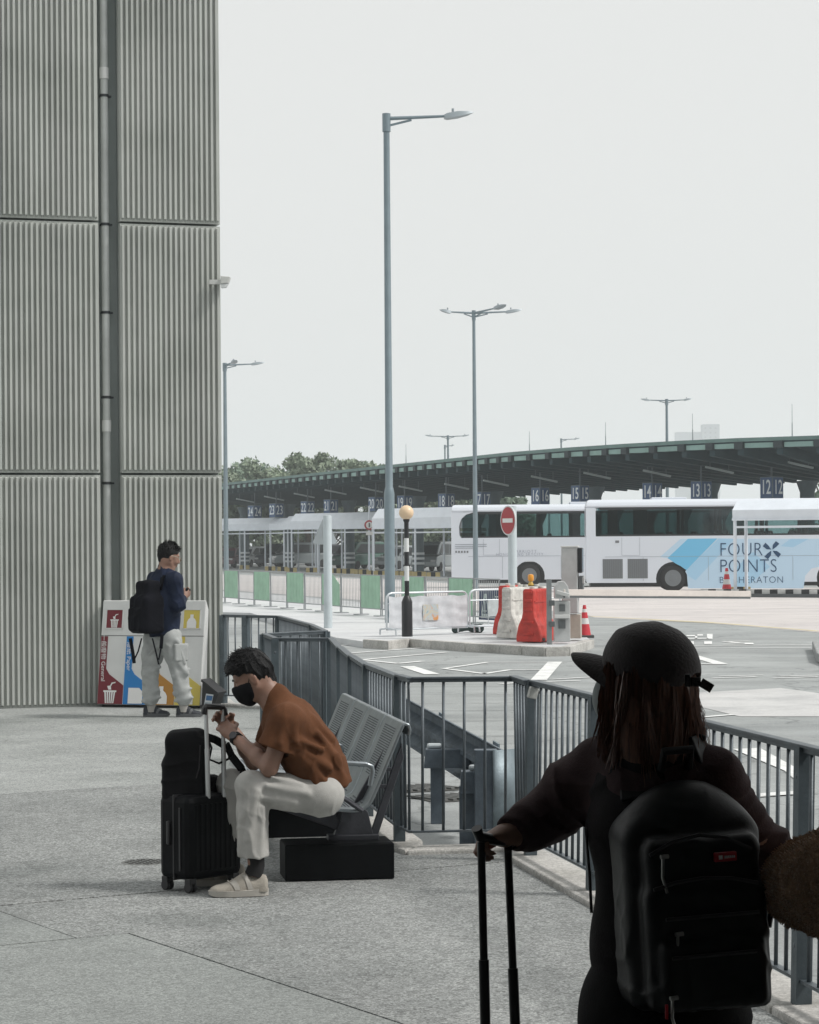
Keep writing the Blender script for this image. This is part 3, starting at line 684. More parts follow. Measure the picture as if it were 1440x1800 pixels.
def quad(name, pts, m, o=.004, parent=None): 
    b = MB(); b.prism([bf(u, z, o) for u, z in pts], (0, .003, 0)); return b.build(name, m, parent or bins)
MB().add([bf(0, SPL, .002), bf(BW, SPL, .002), bf(BW, SPL + .006, .002), bf(0, SPL + .006, .002)], [(0, 1, 2, 3)]).build('seam', M_GAP, bins)
W4 = BW / 4
def bin_icon(kind, u, z, s, parent, o=.010):
    b = MB()
    def q(pts): b.prism([bf(u + a * s, z + c * s, o) for a, c in pts], (0, .002, 0))
    if kind == 'basket':
        for i in range(5): x = -.36 + i * .18; q([(x * .78 - .045, 0), (x * .78 + .045, 0), (x + .055, .78), (x - .055, .78)])
        q([(-.5, .78), (.5, .78), (.5, .9), (-.5, .9)]); q([(-.12, .95), (.1, .95), (.05, 1.25), (-.22, 1.2)]); q([(.05, 1.15), (.16, 1.36), (.4, 1.42), (.4, 1.5), (.1, 1.44), (-.02, 1.2)])
    elif kind == 'sheet': q([(-.5, 0), (.5, 0), (.5, .75), (.25, 1), (-.5, 1)])
    else: q([(-.42, 0), (.42, 0), (.42, .5), (.3, .72), (.14, .85), (.14, 1.12), (-.14, 1.12), (-.14, .85), (-.3, .72), (-.42, .5)]); 
    b.build('icon', M_WPR, parent)
secs = [('basket', M_MAR, '一般廢物 General'), ('sheet', M_BLU, '廢紙 Paper'), ('bottle', M_BRN, '塑膠 Plastic'), ('bottle', M_YEL, '金屬 Metal')]
for i, (ic, m, tx) in enumerate(secs):
    u = i * W4
    op = quad('opening', [(u + .055, .86), (u + W4 - .06, .86), (u + W4 - .06, 1.06), (u + .055, 1.06)], m, .004)
    fo = MB()
    for (a0, c0, a1, c1) in ((.045, .85, W4 - .05, .862), (.045, 1.058, W4 - .05, 1.07), (.045, .85, .057, 1.07), (W4 - .062, .85, W4 - .05, 1.07)):
        fo.prism([bf(u + a0, c0, .010), bf(u + a1, c0, .010), bf(u + a1, c1, .010), bf(u + a0, c1, .010)], (0, .009, 0))
    fo.build('opening_frame', M_WH, op); bin_icon(ic, u + W4 / 2, .865, .10 if ic != 'bottle' else .13, op)
    bd = quad('colour_band', [(u + .004, .035), (u + W4 - .003, .035), (u + W4 - .003, .24), (u + .125, .36), (u + .085, .42), (u + .085, SPL - .004), (u + .004, SPL - .004)], m, .004)
    bin_icon(ic, u + .15, .045, .155 if ic == 'basket' else .17, bd)
    text_mesh('lettering', tx, .068, M_WPR, bd, frame(bf(u + .045, SPL - .22 + (.0 if i else -.02), .009), (0, -tilt / BH, -1), (1, 0, 0)))
# airport mark on the cabinet's side
sx = frame(Vector((-.070, .245, .62)), (.21, -.41, .0), (0.035, .018, 1))
b = MB(); b.prism([(-.06, -.05, 0), (-.03, .06, 0), (.02, .08, 0), (.07, .0, 0), (.045, -.02, 0), (.01, .045, 0), (-.015, .03, 0), (-.04, -.05, 0)], (0, 0, .003)); b.xf(sx); b.build('emblem', M_INK, bins)
b = MB()
for i in range(3): b.box((.01, -.09 - i * .025, .001), (.10 - i * .02, .010, .003))
b.xf(sx); b.build('side_print', mat('side_print_grey', (.35, .36, .37), .6), bins)
# black leaflet stand beside the bins
ls = empty('leaflet_stand', tuple(G(366, 1247)), brz2, 'small black tilted stand with a blue and white leaflet right of the bins', 'stand')
MB().prism([(-.075, -.02, 0), (.06, -.02, 0), (.13, -.02, .17), (-.06, -.02, .31)], (0, .18, 0)).build('box', mat('stand_black', (.02, .02, .022), .5), ls, bevel=.01)
MB().prism([(-.06, -.05, .30), (-.055, -.05, .325), (.135, -.05, .185), (.13, -.05, .165)], (0, .24, 0)).build('lid', MATS['stand_black'], ls)
MB().prism([(-.045, -.024, .0), (.035, -.024, .0), (.075, -.024, .16), (-.01, -.024, .17)], (0, -.006, 0)).build('leaflet', mat('leaflet_white', (.62, .65, .68), .5), ls)
MB().prism([(-.012, -.031, .10), (.055, -.031, .095), (.068, -.031, .145), (-.003, -.031, .152)], (0, -.003, 0)).build('leaflet_print', mat('leaflet_blue', (.05, .14, .30), .5), ls)
MB().prism([(-.032, -.031, .025), (.03, -.031, .025), (.045, -.031, .075), (-.02, -.031, .08)], (0, -.003, 0)).build('leaflet_print', mat('leaflet_grey', (.35, .42, .46), .5), ls)

# ================================================================ POSTS, BEACON
M_PW = mat('post_pale', (.50, .56, .585), .45, var=.10, vscale=3); M_SIGNB = mat('sign_back', (.46, .50, .52), .5, var=.12, vscale=5)
def sign_post(px, pyb, pyt, dia, label, z=.012):
    g = G(px, pyb, z); o = empty('sign_post', tuple(g), 0, label, 'post'); k = F / g.y; h = P(px, pyt, g.y).z - g.z
    b = MB(); r = dia / 2; b.lathe([(r, 0), (r, h - .02), (r * .93, h - .004), (r * .5, h)], 24); b.build('tube', M_PW, o, True)
    return o, g, h
o, g, h = sign_post(577, 1104, 906, .178, 'pale round post with the back of a triangular sign, left of the lamp post')
c = P(571, 938, g.y + .06) - g
b = MB(); tri = [(-.24, .0), (-.20, -.05), (.20, -.05), (.24, .0), (.05, .44), (0, .47), (-.05, .44)]
b.prism([(c.x + x * 1.05, c.y + .09, c.z - .17 + z * 1.05) for x, z in tri], (0, .02, 0)); b.build('triangular_sign', M_SIGNB, o)
o2, g2, h2 = sign_post(902, 1106, 889, .18, 'pale round post carrying the red no entry sign')
c = P(893, 915, g2.y - .1) - g2
so_ = MB(); so_.lathe([(.0001, 0), (.30, 0), (.30, .02), (.0001, .02)], 32, axis='Y'); so_.xf(Matrix.Translation(c) @ Matrix.Rotation(R(-62), 4, 'Z')); sg = so_.build('no_entry_sign', mat('sign_rim', (.62, .64, .64), .5), o2)
MS = Matrix.Translation(c) @ Matrix.Rotation(R(-62), 4, 'Z')
so_ = MB(); so_.lathe([(.0001, 0), (.272, 0), (.272, .003), (.0001, .003)], 32, axis='Y'); so_.xf(MS @ Matrix.Translation((0, -.004, 0))); so_.build('red_disc', mat('sign_red', (.36, .028, .035), .45), sg)
so_ = MB(); so_.box((0, -.008, 0), (.40, .003, .085)); so_.xf(MS); so_.build('white_bar', mat('sign_white', (.72, .72, .70), .5), sg)
# the sign is turned half away; fixings
MB().box((c.x + .09, c.y + .05, c.z), (.06, .05, .30)).build('clamp', M_SIGNB, o2)
g = G(716, 1119, .05); be = empty('belisha_beacon', tuple(g), 0, 'black and white striped crossing beacon with an amber globe', 'beacon')
M_BK = mat('beacon_black', (.012, .013, .016), .4); M_BW = mat('beacon_white', (.70, .72, .72), .45)
k = F / g.y; zz = lambda y: P(716, y, g.y).z - g.z
b = MB(); b.lathe([(.10, 0), (.10, zz(1058)), (.075, zz(1052)), (.05, zz(1047))], 20); b.build('base_sleeve', M_BK, be, True)
for i, (ya, yb, m) in enumerate(((1047, 1021, M_BK), (1021, 995, M_BW), (995, 970, M_BK), (970, 946, M_BW), (946, 916, M_BK))):
    MB().cyl((0, 0, zz(ya)), (0, 0, zz(yb)), .043, n=16).build('band', m, be, True)
MB().lathe([(.045, zz(918)), (.06, zz(915)), (.06, zz(912)), (.05, zz(911))], 16).build('collar', M_BK, be, True)
gl = MB(); rr = .135; zc = zz(901)
gl.lathe([(max(.001, rr * math.sin(t)), zc - rr * math.cos(t)) for t in (math.pi * i / 14 for i in range(15))], 24); gl.build('globe', mat('globe_amber', (.76, .57, .38), .35), be, True)

# ================================================================ GREEN AND BARRED FENCE PANELS
M_FST = mat('fence_steel', (.30, .32, .33), .5, .4); M_GRN = mat('green_sheet', (.30, .50, .36), .6, var=.14, vscale=2.5, bump=.2, bscale=9)
fx_ = [395.6, 420, 447.3, 475.8, 505, 535.8, 566.9, 599.8, 635.2, 671, 708, 748, 790, 834, 880]
fy_ = [1060 + (x - 395.6) / 275 * 23.5 for x in fx_]
fpts = [G(x, y, .012) for x, y in zip(fx_, fy_)]
fpts = [G(366, 1057.5, .012)] + fpts; sheets = {1: 0, 3: 0, 5: 0, 7: 1, 9: 0, 11: 0, 13: 0}
b = MB(); b.cyl((0, 0, 0), (0, 0, .76), .007, n=5); FB = b.mesh('bar', True); FB.materials.append(M_FST)
ordn = ['first', 'second', 'third', 'fourth', 'fifth', 'sixth', 'seventh', 'eighth', 'ninth', 'tenth', 'eleventh', 'twelfth', 'thirteenth', 'fourteenth', 'fifteenth']
ng = nb_ = 0
for i in range(len(fpts) - 1):
    p, q = fpts[i], fpts[i + 1]; d = q - p; L_ = d.length; grn = i in sheets
    if grn: ng += 1; lb = '%s green sheeted barrier panel counting from the building' % ordn[ng - 1]
    else: nb_ += 1; lb = '%s bare barred barrier panel counting from the building' % ordn[nb_ - 1]
    if i == 7: lb = 'green sheeted barrier panel with a folded corner behind the pale round post'
    o = empty('barrier_panel', tuple(p), math.atan2(d.y, d.x), lb, 'barrier panel', 'green and barred barrier panels across the forecourt')
    b = MB(); b.tube([(.04, 0, .17), (.04, 0, .98), (L_ - .04, 0, .98), (L_ - .04, 0, .17), (.04, 0, .17)], .016, 6, False); b.build('frame', M_FST, o, True)
    for x in (.06, L_ - .06):
        b = MB(); b.cyl((x, 0, 0), (x, 0, .18), .015, n=6); b.box((x, 0, .012), (.05, .36, .02)); b.build('foot', M_FST, o)
    MB().box((L_ + .0, 0, .6), (.06, .03, .03)).build('hook', M_FST, o)
    if grn:
        pts = [(.05, .18), (L_ - .05, .18), (L_ - .05, .97), (.05, .97)]
        if i == 7: pts = [(.05, .18), (L_ - .05, .18), (L_ - .05, .72), (L_ * .6, .97), (.05, .97)]
        b = MB(); b.prism([(x, -.022, z) for x, z in pts], (0, .008, 0)); b.build('sheet', M_GRN, o)
        for j in range(6): MB().box((.12 + (L_ - .24) * j / 5, -.024, .575), (.012, .004, .78)).build('rib', M_GRN, o)
    else:
        n = 13
        for j in range(n): inst('bar', FB, o, (.10 + (L_ - .20) * j / (n - 1), 0, .19))

# ================================================================ WHITE CLOTH BARRIERS ON THE ISLAND
M_TUBE = mat('barrier_tube', (.62, .66, .69), .3, .5); M_CLOTH = mat('barrier_cloth', (.60, .62, .65), .8, var=.12, vscale=9, bump=.5, bscale=7)
def crowd_barrier(pa, pb, z, label, top, cloth=True):
    p, q = G(*pa, z), G(*pb, z); d = q - p; L_ = d.length
    o = empty('crowd_barrier', tuple(p), math.atan2(d.y, d.x), label, 'crowd barrier')
    r = .12
    b = MB(); arc = [(.0, .12), (.0, top - r)] + [(r - r * math.cos(t), top - r + r * math.sin(t)) for t in (.5, 1.0, 1.57)] + [(L_ - r + r * math.sin(t), top - r + r * math.cos(t)) for t in (0.01, .5, 1.0, 1.57)] + [(L_, .12), (0, .12)]
    b.tube([(x, 0, zz_) for x, zz_ in arc], .02, 8, False); b.build('frame', M_TUBE, o, True)
    b = MB(); b.tube([(0, 0, top - .20), (L_, 0, top - .20)], .013, 6); b.build('rail', M_TUBE, o, True)
    for x in (.03, L_ - .03):
        b = MB(); b.tube([(x, -.26, .02), (x, -.25, .12), (x, 0, .14), (x, .25, .12), (x, .26, .02)], .018, 6); b.build('foot', M_TUBE, o, True)
    for j in range(1, 5): MB().cyl((L_ * j / 5, 0, .12), (L_ * j / 5, 0, top - .2), .008, n=6).build('bar', M_TUBE, o, True)
    if cloth:
        def fn(u, v):
            x = .03 + (L_ - .06) * u; zz_ = .14 + (top - .20) * v
            return Vector((x, -.028 - .010 * math.sin(u * 31 + 3 * v) * (.4 + v * (1 - v) * 2) - .006 * math.sin(v * 17 + u * 9), zz_ - .02 * math.sin(u * math.pi * 5) ** 2 * v))
        b = MB(); b.grid(fn, 60, 14); b.build('cloth', M_CLOTH, o, True)
    return o, L_
o, L_ = crowd_barrier((680, 1118), (822, 1113), .03, 'tubular barrier wrapped in white cloth with a small picture, behind the beacon', .80)
def art(name):
    m = bpy.data.materials.new(name); m.use_nodes = True; n = m.node_tree.nodes; L = m.node_tree.links; b_ = n['Principled BSDF']
    tc = n.new('ShaderNodeTexCoord'); nz = n.new('ShaderNodeTexNoise'); nz.inputs['Scale'].default_value = 4.2; nz.inputs['Detail'].default_value = 2; nz.inputs['Distortion'].default_value = 1.2
    L.new(tc.outputs['Object'], nz.inputs['Vector']); rp = n.new('ShaderNodeValToRGB'); rp.color_ramp.interpolation = 'EASE'
    e = rp.color_ramp.elements; e[0].position = .3; e[0].color = (.16, .34, .40, 1); e[1].position = .72; e[1].color = (.62, .30, .12, 1)
    for p_, c_ in ((.42, (.50, .53, .52, 1)), (.52, (.55, .50, .40, 1)), (.6, (.45, .52, .55, 1))): x = e.new(p_); x.color = c_
    L.new(nz.outputs['Fac'], rp.inputs['Fac']); L.new(rp.outputs[0], b_.inputs['Base Color']); return m
MB().box((L_ * .52, -.05, .42), (.36, .006, .30)).build('picture', art('picture_print'), o)
o, L_ = crowd_barrier((826, 1112), (985, 1106), .03, 'bare tubular barrier in front of the navy notice banner', .82, False)
MB().box((.62, -.03, .46), (.36, .006, .32)).build('notice', mat('notice_grey', (.46, .52, .53), .5, var=.2, vscale=6), o)
# dark sandbags lying on the barrier feet
M_BAG = mat('sandbag_green', (.022, .045, .040), .75, var=.4, vscale=10, bump=.6, bscale=30)
for i, (px, py, rz, lb) in enumerate(((812, 1113, 35, 'dark green sandbag on the left side of the barrier feet'), (836, 1112, -60, 'dark green sandbag on the right side of the barrier feet'))):
    g = G(px, py, .012); s = SDF(); s.cone((-.16, 0, .075), (.16, 0, .085 + .05 * (i == 0)), .07, .085, .05); s.cone((.14, 0, .10), (.24, .02, .13), .04, .025, .05)
    me = s.mesh('sandbag', .014, folds(.006, 40, (1, .3, 0), .03, i)); sb = mkobj('sandbag', me, M_BAG); sb.location = g; sb.rotation_euler = (0, 0, R(rz)); tag(sb, lb, 'sandbag', 'sandbags on the barrier feet')
# banner on the fence
p, q = G(846, 1094, .0), G(1010, 1102, 0); d = q - p; d.z = 0
nb = empty('notice_banner', tuple(p), math.atan2(d.y, d.x), 'navy banner with a white triangle hung on the fence behind the water barriers', 'banner')
LB = 1.85; zt = P(846, 1037, p.y).z; zb = P(846, 1089, p.y).z
MB().prism([(0, -.06, zb), (LB, -.06, zb), (LB, -.06, zt), (0, -.06, zt)], (0, .01, 0)).build('sheet', mat('banner_navy', (.018, .035, .115), .6, var=.15, vscale=5), nb)
M_BWT = mat('banner_white', (.66, .68, .72), .6)
b = MB(); tc_ = Vector((.30, -.066, (zt + zb) / 2 - .03)); 
def tri_(s, y): return [(tc_.x - .2 * s, y, tc_.z - .26 * s), (tc_.x + .2 * s, y, tc_.z - .26 * s), (tc_.x + .04 * s, y, tc_.z + .28 * s), (tc_.x - .04 * s, y, tc_.z + .28 * s)]
b.prism(tri_(1.0, -.068), (0, .004, 0)); b.build('triangle', M_BWT, nb)
b = MB(); b.prism(tri_(.62, -.073), (0, .003, 0)); b.build('triangle_field', MATS['banner_navy'], nb)
b = MB(); b.box((tc_.x, -.078, tc_.z - .02), (.05, .003, .26)); b.box((tc_.x, -.078, tc_.z - .10), (.12, .003, .03)); b.build('symbol', M_BWT, nb)
text_mesh('lettering', '切勿攀越', .34, M_BWT, nb, frame((.56, -.068, zt - .28), (1, 0, 0), (0, 0, 1)), align='LEFT')

# ================================================================ WATER-FILLED BARRIERS, GATE, CONES
M_WR = mat('water_barrier_red', (.50, .040, .028), .45, var=.35, vscale=5); M_WW = mat('water_barrier_white', (.60, .595, .56), .5, var=.42, vscale=5)
def water_barrier(px, py, rz, m, label, L_=.80, H_=.92):
    g = G(px, py, .03); o = empty('water_barrier', tuple(g), R(rz), label, 'water barrier', 'water-filled plastic barriers on the island')
    pr = [(-.24, 0), (-.24, .10), (-.20, .28), (-.13, .42), (-.11, .52), (-.105, H_ - .03), (-.08, H_), (.08, H_), (.105, H_ - .03), (.11, .52), (.13, .42), (.20, .28), (.24, .10), (.24, 0)]
    b = MB(); N = 12
    def sc(t): return 1 - .14 * (abs(math.sin(t * math.pi * 3)) ** 8) - .06 * (t < .02 or t > .98)
    vs = [Vector((-L_ / 2 + L_ * j / N, y * sc(j / N), z)) for j in range(N + 1) for y, z in pr]; n = len(pr)
    fs = [(j * n + i, j * n + (i + 1) % n, (j + 1) * n + (i + 1) % n, (j + 1) * n + i) for j in range(N) for i in range(n)]
    fs += [tuple(range(n - 1, -1, -1)), tuple(range(N * n, (N + 1) * n))]
    b.add(vs, [tuple(reversed(f)) for f in fs]); b.build('shell', m, o, bevel=.018)
    for z in (.14, .34, .56, .72, .86): MB().box((-L_ / 2 - .012, 0, z), (.03, .20 - .05 * (z > .5), .05)).build('hinge_lug', m, o, bevel=.01)
    for x in (-.2, .2): MB().cyl((x, 0, H_ - .01), (x, 0, H_ + .04), .05, n=12).build('filler_cap', M_WW if m is M_WR else M_WW, o, True, bevel=.008)
    for x in (-L_ * .33, 0, L_ * .33): MB().box((x, -.215, .04), (.10, .06, .05)).build('fork_slot', M_GAP, o)
    MB().box((0, -.112, .70), (L_ * .9, .012, .03)).build('ledge', m, o)
    return o
water_barrier(913, 1121, 52, M_WW, 'white water-filled barrier with red end under the no entry sign')
water_barrier(902, 1114, 60, M_WR, 'red water-filled barrier mostly hidden behind the white one')
water_barrier(944, 1127, 65, M_WR, 'bright red water-filled barrier nearest the boom gate')
water_barrier(930, 1119, 40, M_WW, 'white water-filled barrier squeezed between the two red ones')
g = G(934, 1118, .03); bl = empty('warning_lamp', (g.x, g.y, .965), 0, 'small amber warning lamp on top of the red water barrier', 'lamp')
b = MB(); b.lathe([(.05, 0), (.05, .03), (.035, .05), (.03, .08)], 14); b.build('base', mat('lamp_base', (.55, .35, .06), .5), bl, True)
b = MB(); b.lathe([(.04, .08), (.055, .10), (.055, .17), (.045, .20), (.001, .21)], 14); b.build('lens', mat('lamp_amber', (.80, .33, .03), .3), bl, True)
M_GRAY = mat('machine_grey', (.46, .47, .47), .45, var=.15, vscale=4); M_DG = mat('machine_dark', (.10, .11, .115), .5, var=.2, vscale=6); M_TAN = mat('machine_tan', (.46, .42, .36), .6, var=.15, vscale=3)
g = G(966, 1133, .05); gp = empty('gate_post', tuple(g), 0, 'dark grey square post with clamps between red barrier and boom gate', 'post')
zz = lambda y: P(966, y, g.y).z - g.z
MB().box((0, 0, zz(1018) / 2), (.085, .085, zz(1018))).build('post', mat('gate_post_grey', (.22, .24, .245), .5, .3, var=.2, vscale=4), gp, bevel=.006)
for y in (1060, 1097): MB().box((.045, -.01, zz(y)), (.09, .11, .09)).build('clamp', M_DG, gp, bevel=.006)
g = G(987, 1128, .05); bg_ = empty('boom_gate', tuple(g), 0, 'grey parking boom gate with its long barrier arm lowered to the right', 'boom gate')
zz = lambda y: P(987, y, g.y).z - g.z; hx = lambda x: (x - 987) / F * g.y
MB().box((hx(988), .0, zz(1056) / 2), (hx(1002) - hx(974), .30, zz(1056))).build('cabinet', M_GRAY, bg_, bevel=.012)
b = MB(); b.prism([(hx(975), -.2, zz(1052)), (hx(975), -.2, zz(1030)), (hx(982), -.2, zz(1022)), (hx(991), -.2, zz(1021)), (hx(998), -.2, zz(1030)), (hx(1001), -.2, zz(1045)), (hx(1001), -.2, zz(1052))], (0, .34, 0)); b.build('hood', M_GRAY, bg_, bevel=.012)
b = MB(); b.bar((hx(978), -.24, zz(1040)), (hx(1000), -.28, zz(1046)), .12, .06); b.build('arm_holder', mat('machine_pale', (.58, .59, .58), .45), bg_, bevel=.006)
M_ARM = mat('boom_arm', (.66, .60, .56), .45, var=.1, vscale=2)
ax_ = P(1318, 1044, g.y + 4.2) - g
MB().bar((hx(990), -.20, zz(1041)), tuple(ax_), .05, .11).build('boom_arm', M_ARM, bg_, bevel=.006)
MB().bar((hx(990), -.20, zz(1041) - .075), tuple(ax_ - Vector((0, 0, .075))), .04, .036).build('underside_shade', M_DG, bg_)  # added dark strip: shade along the arm's underside, put in as colour
MB().bar(tuple(ax_ + Vector((-.03, .02, 0))), tuple(ax_ + Vector((.03, .02, 0))), .06, .12).build('arm_tip', M_WW, bg_)
MB().box((hx(988), -.16, zz(1068)), (.10, .02, .12)).build('lock', M_DG, bg_); MB().box((hx(987), -.22, zz(1083)), (.26, .14, .06)).build('shelf', MATS['machine_pale'], bg_, bevel=.006); MB().box((hx(987), -.18, zz(1097)), (.12, .05, .14)).build('bracket', M_DG, bg_)
g = G(1006, 1122, .05); tm = empty('ticket_machine', tuple(g), R(-8), 'tall pale ticket machine with a dark display side behind the boom gate', 'machine')
zz = lambda y: P(1006, y, g.y).z - g.z; kx = g.y / F
MB().box((0, .05, zz(1080) / 2), (.32, .30, zz(1080))).build('lower_case', M_TAN, tm, bevel=.01)
MB().box((-.03, .05, (zz(1078) + zz(962)) / 2), (.29, .34, zz(962) - zz(1078))).build('upper_case', M_GRAY, tm, bevel=.02)
MB().box((.155, .05, zz(985)), (.085, .36, .45)).build('display', mat('display_black', (.02, .022, .025), .2), tm, bevel=.02)
MB().box((.17, .05, zz(1030)), (.07, .30, .36)).build('reader', M_DG, tm, bevel=.01); MB().box((.20, .02, zz(1020)), (.06, .24, .12)).build('printer', M_GRAY, tm, bevel=.01)
MB().box((-.03, .05, zz(961)), (.31, .36, .03)).build('cap', MATS['machine_pale'], tm, bevel=.008)
M_CR_ = mat('cone_red', (.55, .03, .045), .5, var=.15, vscale=6); M_CW = mat('cone_white', (.66, .66, .65), .5)
def cone(px, py, h, label, z):
    g = G(px, py, z); o = empty('traffic_cone', tuple(g), 0, label, 'traffic cone', 'red and white traffic cones')
    MB().box((0, 0, .025), (h * .55, h * .55, .05)).build('base', mat('cone_base', (.06, .06, .06), .7), o, bevel=.01)
    r0, r1 = h * .21, h * .045; cuts = [.05, .42, .60, .78, .88, 1.0]; ms = [M_CR_, M_CW, M_CR_, M_CW, M_CR_]
    for i in range(5):
        ra, rb = r0 + (r1 - r0) * cuts[i], r0 + (r1 - r0) * cuts[i + 1]
        MB().cyl((0, 0, h * cuts[i]), (0, 0, h * cuts[i + 1]), ra, rb, 18).build('band', ms[i], o, True)
    return o
cone(1028, 1121, .60, 'red and white traffic cone right of the ticket machine', .0)
cone(1278, 1048, .95, 'small distant red and white traffic cone by the white bus', ZR)
# ================================================================ LAMP POSTS
M_LP = mat('lamp_post_steel', (.20, .255, .285), .45, .25, var=.12, vscale=2); M_LH = mat('lamp_head_grey', (.30, .345, .37), .45, .2); M_LL = mat('lamp_lens', (.5, .52, .52), .3)
def lamp_post(px, Y, h, arms, label, r0=.10, r1=.055, step=None, zb=ZR, group='street lamps around the coach station'):
    g = P(px, 955, Y); g.z = zb; o = empty('street_lamp', tuple(g), 0, label, 'street lamp', group)
    b = MB()
    if step: b.lathe([(r0, 0), (r0, step), (r0 * .80, step + .12), (r0 * .72, step + .14), (r1, h)], 18)
    else: b.lathe([(r0, 0), (r1, h)], 14)
    b.build('pole', M_LP, o, True)
    MB().cyl((0, 0, h - .35), (0, 0, h + .05), r1 * 1.35, n=12).build('cap', M_LP, o, True)
    for L_, az in arms:
        d = Vector((math.cos(R(az)), math.sin(R(az)), 0)); s = Vector((-d.y, d.x, 0)); up = Vector((0, 0, 1))
        b = MB(); p0 = up * (h - .06); p1 = d * (L_ * .70) + up * (h - .06 + .03 * L_)
        b.tube([p0, p1], [.045, .030], 8); b.bar(d * .03 + up * (h - .22), d * (L_ * .30) + up * (h - .09), .012, .05); arm = b.build('arm', M_LP, o, True)
        q = p1 + d * .0; e = L_ * .34
        prof_ = [(-.03, -.05, .03), (.08, -.07, .055), (.45, -.055, .07), (.8, -.02, .055), (1.0, .02, .03)]
        vs = []
        for t, zb_, zt_ in prof_:
            c = q + d * (e * t) + up * (.06 * t); wd_ = (.06 + .10 * math.sin(min(1, t * 1.3 + .15) * math.pi * .8)) * (1 if t < .95 else .3)
            vs += [c - s * wd_ + up * zb_, c + s * wd_ + up * zb_, c + s * wd_ * .7 + up * zt_, c - s * wd_ * .7 + up * zt_]
        fs = [(0, 1, 2, 3), (19, 18, 17, 16)] + [(i * 4 + j, (i + 1) * 4 + j, (i + 1) * 4 + (j + 1) % 4, i * 4 + (j + 1) % 4) for i in range(4) for j in range(4)]
        hd = MB().add(vs, fs).build('lamp_head', M_LH, arm, True)
        c = q + d * (e * .28) + up * .10; MB().cyl(c, c + up * .07, .028, n=8).build('sensor', M_LH, arm, True)
lamp_post(685, 53.5, 11.18, [(1.85, 3)], 'tall grey street lamp with one arm, the nearest in the middle', .115, .068, 2.85, .012)
lamp_post(836, 98, 11.2, [(1.9, 5), (1.35, 190), (2.2, -58)], 'three-armed street lamp rising behind the white coaches', .11, .06)
lamp_post(397.5, 120, 10.8, [(1.9, 6), (1.6, -66)], 'two-armed street lamp peeking out behind the ribbed building', .13, .08)
lamp_post(1174, 160, 11.2, [(1.65, 3), (1.65, 177)], 'two-armed street lamp beyond the canopy above bays fourteen and thirteen', .13, .08)
lamp_post(789, 207, 11.0, [(1.8, 3), (1.9, 178)], 'small far two-armed street lamp left of the three-armed one', .12, .08)
lamp_post(783.5, 232, 11.2, [(.9, 10)], 'tiny far street lamp just left of the small two-armed one', .10, .07)
lamp_post(988, 222, 11.3, [(1.7, 4)], 'small far one-armed street lamp above bay fifteen', .11, .07)
lamp_post(966, 250, 11.4, [(2.0, 5)], 'faintest far one-armed street lamp left of its twin', .11, .07)

# ================================================================ COACH STATION CANOPY
EDG = [(250, 864), (330, 856.5), (397, 850), (500, 838.5), (600, 827.5), (700, 817), (800, 806.5), (900, 796), (1000, 788), (1100, 781.5), (1200, 776), (1300, 771.5), (1440, 767), (1600, 763), (1800, 759)]
ZE = 6.4
EP = [G(x, y, ZE) for x, y in EDG]
def edge_y(px):
    for (a, ya), (b_, yb) in zip(EDG, EDG[1:]):
        if a <= px <= b_: return ya + (yb - ya) * (px - a) / (b_ - a)
def edge_Y(px): return G(px, edge_y(px), ZE).y
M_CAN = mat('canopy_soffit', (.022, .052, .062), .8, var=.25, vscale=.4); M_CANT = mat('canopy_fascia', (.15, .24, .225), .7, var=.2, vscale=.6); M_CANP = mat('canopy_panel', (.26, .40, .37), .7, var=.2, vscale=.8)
M_COLM = mat('canopy_column', (.10, .135, .15), .7, var=.2, vscale=1.5)
can = empty('station_canopy', (EP[6].x, EP[6].y, 0), 0, 'long dark green coach station canopy with ribbed soffit sweeping across the background', 'canopy')
dens = []
for i in range(len(EP) - 1):
    L_ = (EP[i + 1] - EP[i]).length; n = max(1, round(L_ / 1.8)) if i else 1
    for j in range(n): dens.append(EP[i].lerp(EP[i + 1], j / n))
dens.append(EP[-1])
def inward(i):
    t = dens[min(i + 1, len(dens) - 1)] - dens[max(i - 1, 0)]; n = Vector((-t.y, t.x, 0)).normalized(); return n if n.y > 0 else -n
DW, DROP = 11.0, 1.30
b = MB(); f2 = MB(); p2 = MB(); n = len(dens); vs = []
for i, p in enumerate(dens):
    nn = inward(i); q = p + nn * DW - Vector((0, 0, DROP)); r_ = q + nn * .6
    up = Vector((0, 0, 1)); vs += [p + up * 0, q, r_, r_ - up * .22, q - up * .28, p - up * .20]
fs = [(i * 6 + j, (i + 1) * 6 + j, (i + 1) * 6 + (j + 1) % 6, i * 6 + (j + 1) % 6) for i in range(n - 1) for j in range(6)] + [(5, 4, 3, 2, 1, 0), tuple((n - 1) * 6 + j for j in range(6))]
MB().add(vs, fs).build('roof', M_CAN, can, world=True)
rib = MB(); rib.prism([(.10, -.15, -.15), (.10, -.15, -.74), (1.2, -.15, -.86), (DW, -.15, -DROP - .45), (DW, -.15, -DROP - .2), (.5, -.15, -.22)], (0, .30, 0)); RIBM = rib.mesh('rib'); RIBM.materials.append(M_CAN)
brk = MB(); brk.box((.0, 0, -.30), (.30, .40, .32)); BRKM = brk.mesh('bracket'); BRKM.materials.append(mat('canopy_bracket', (.035, .05, .055), .8))
Mci = RM[can.name].inverted()
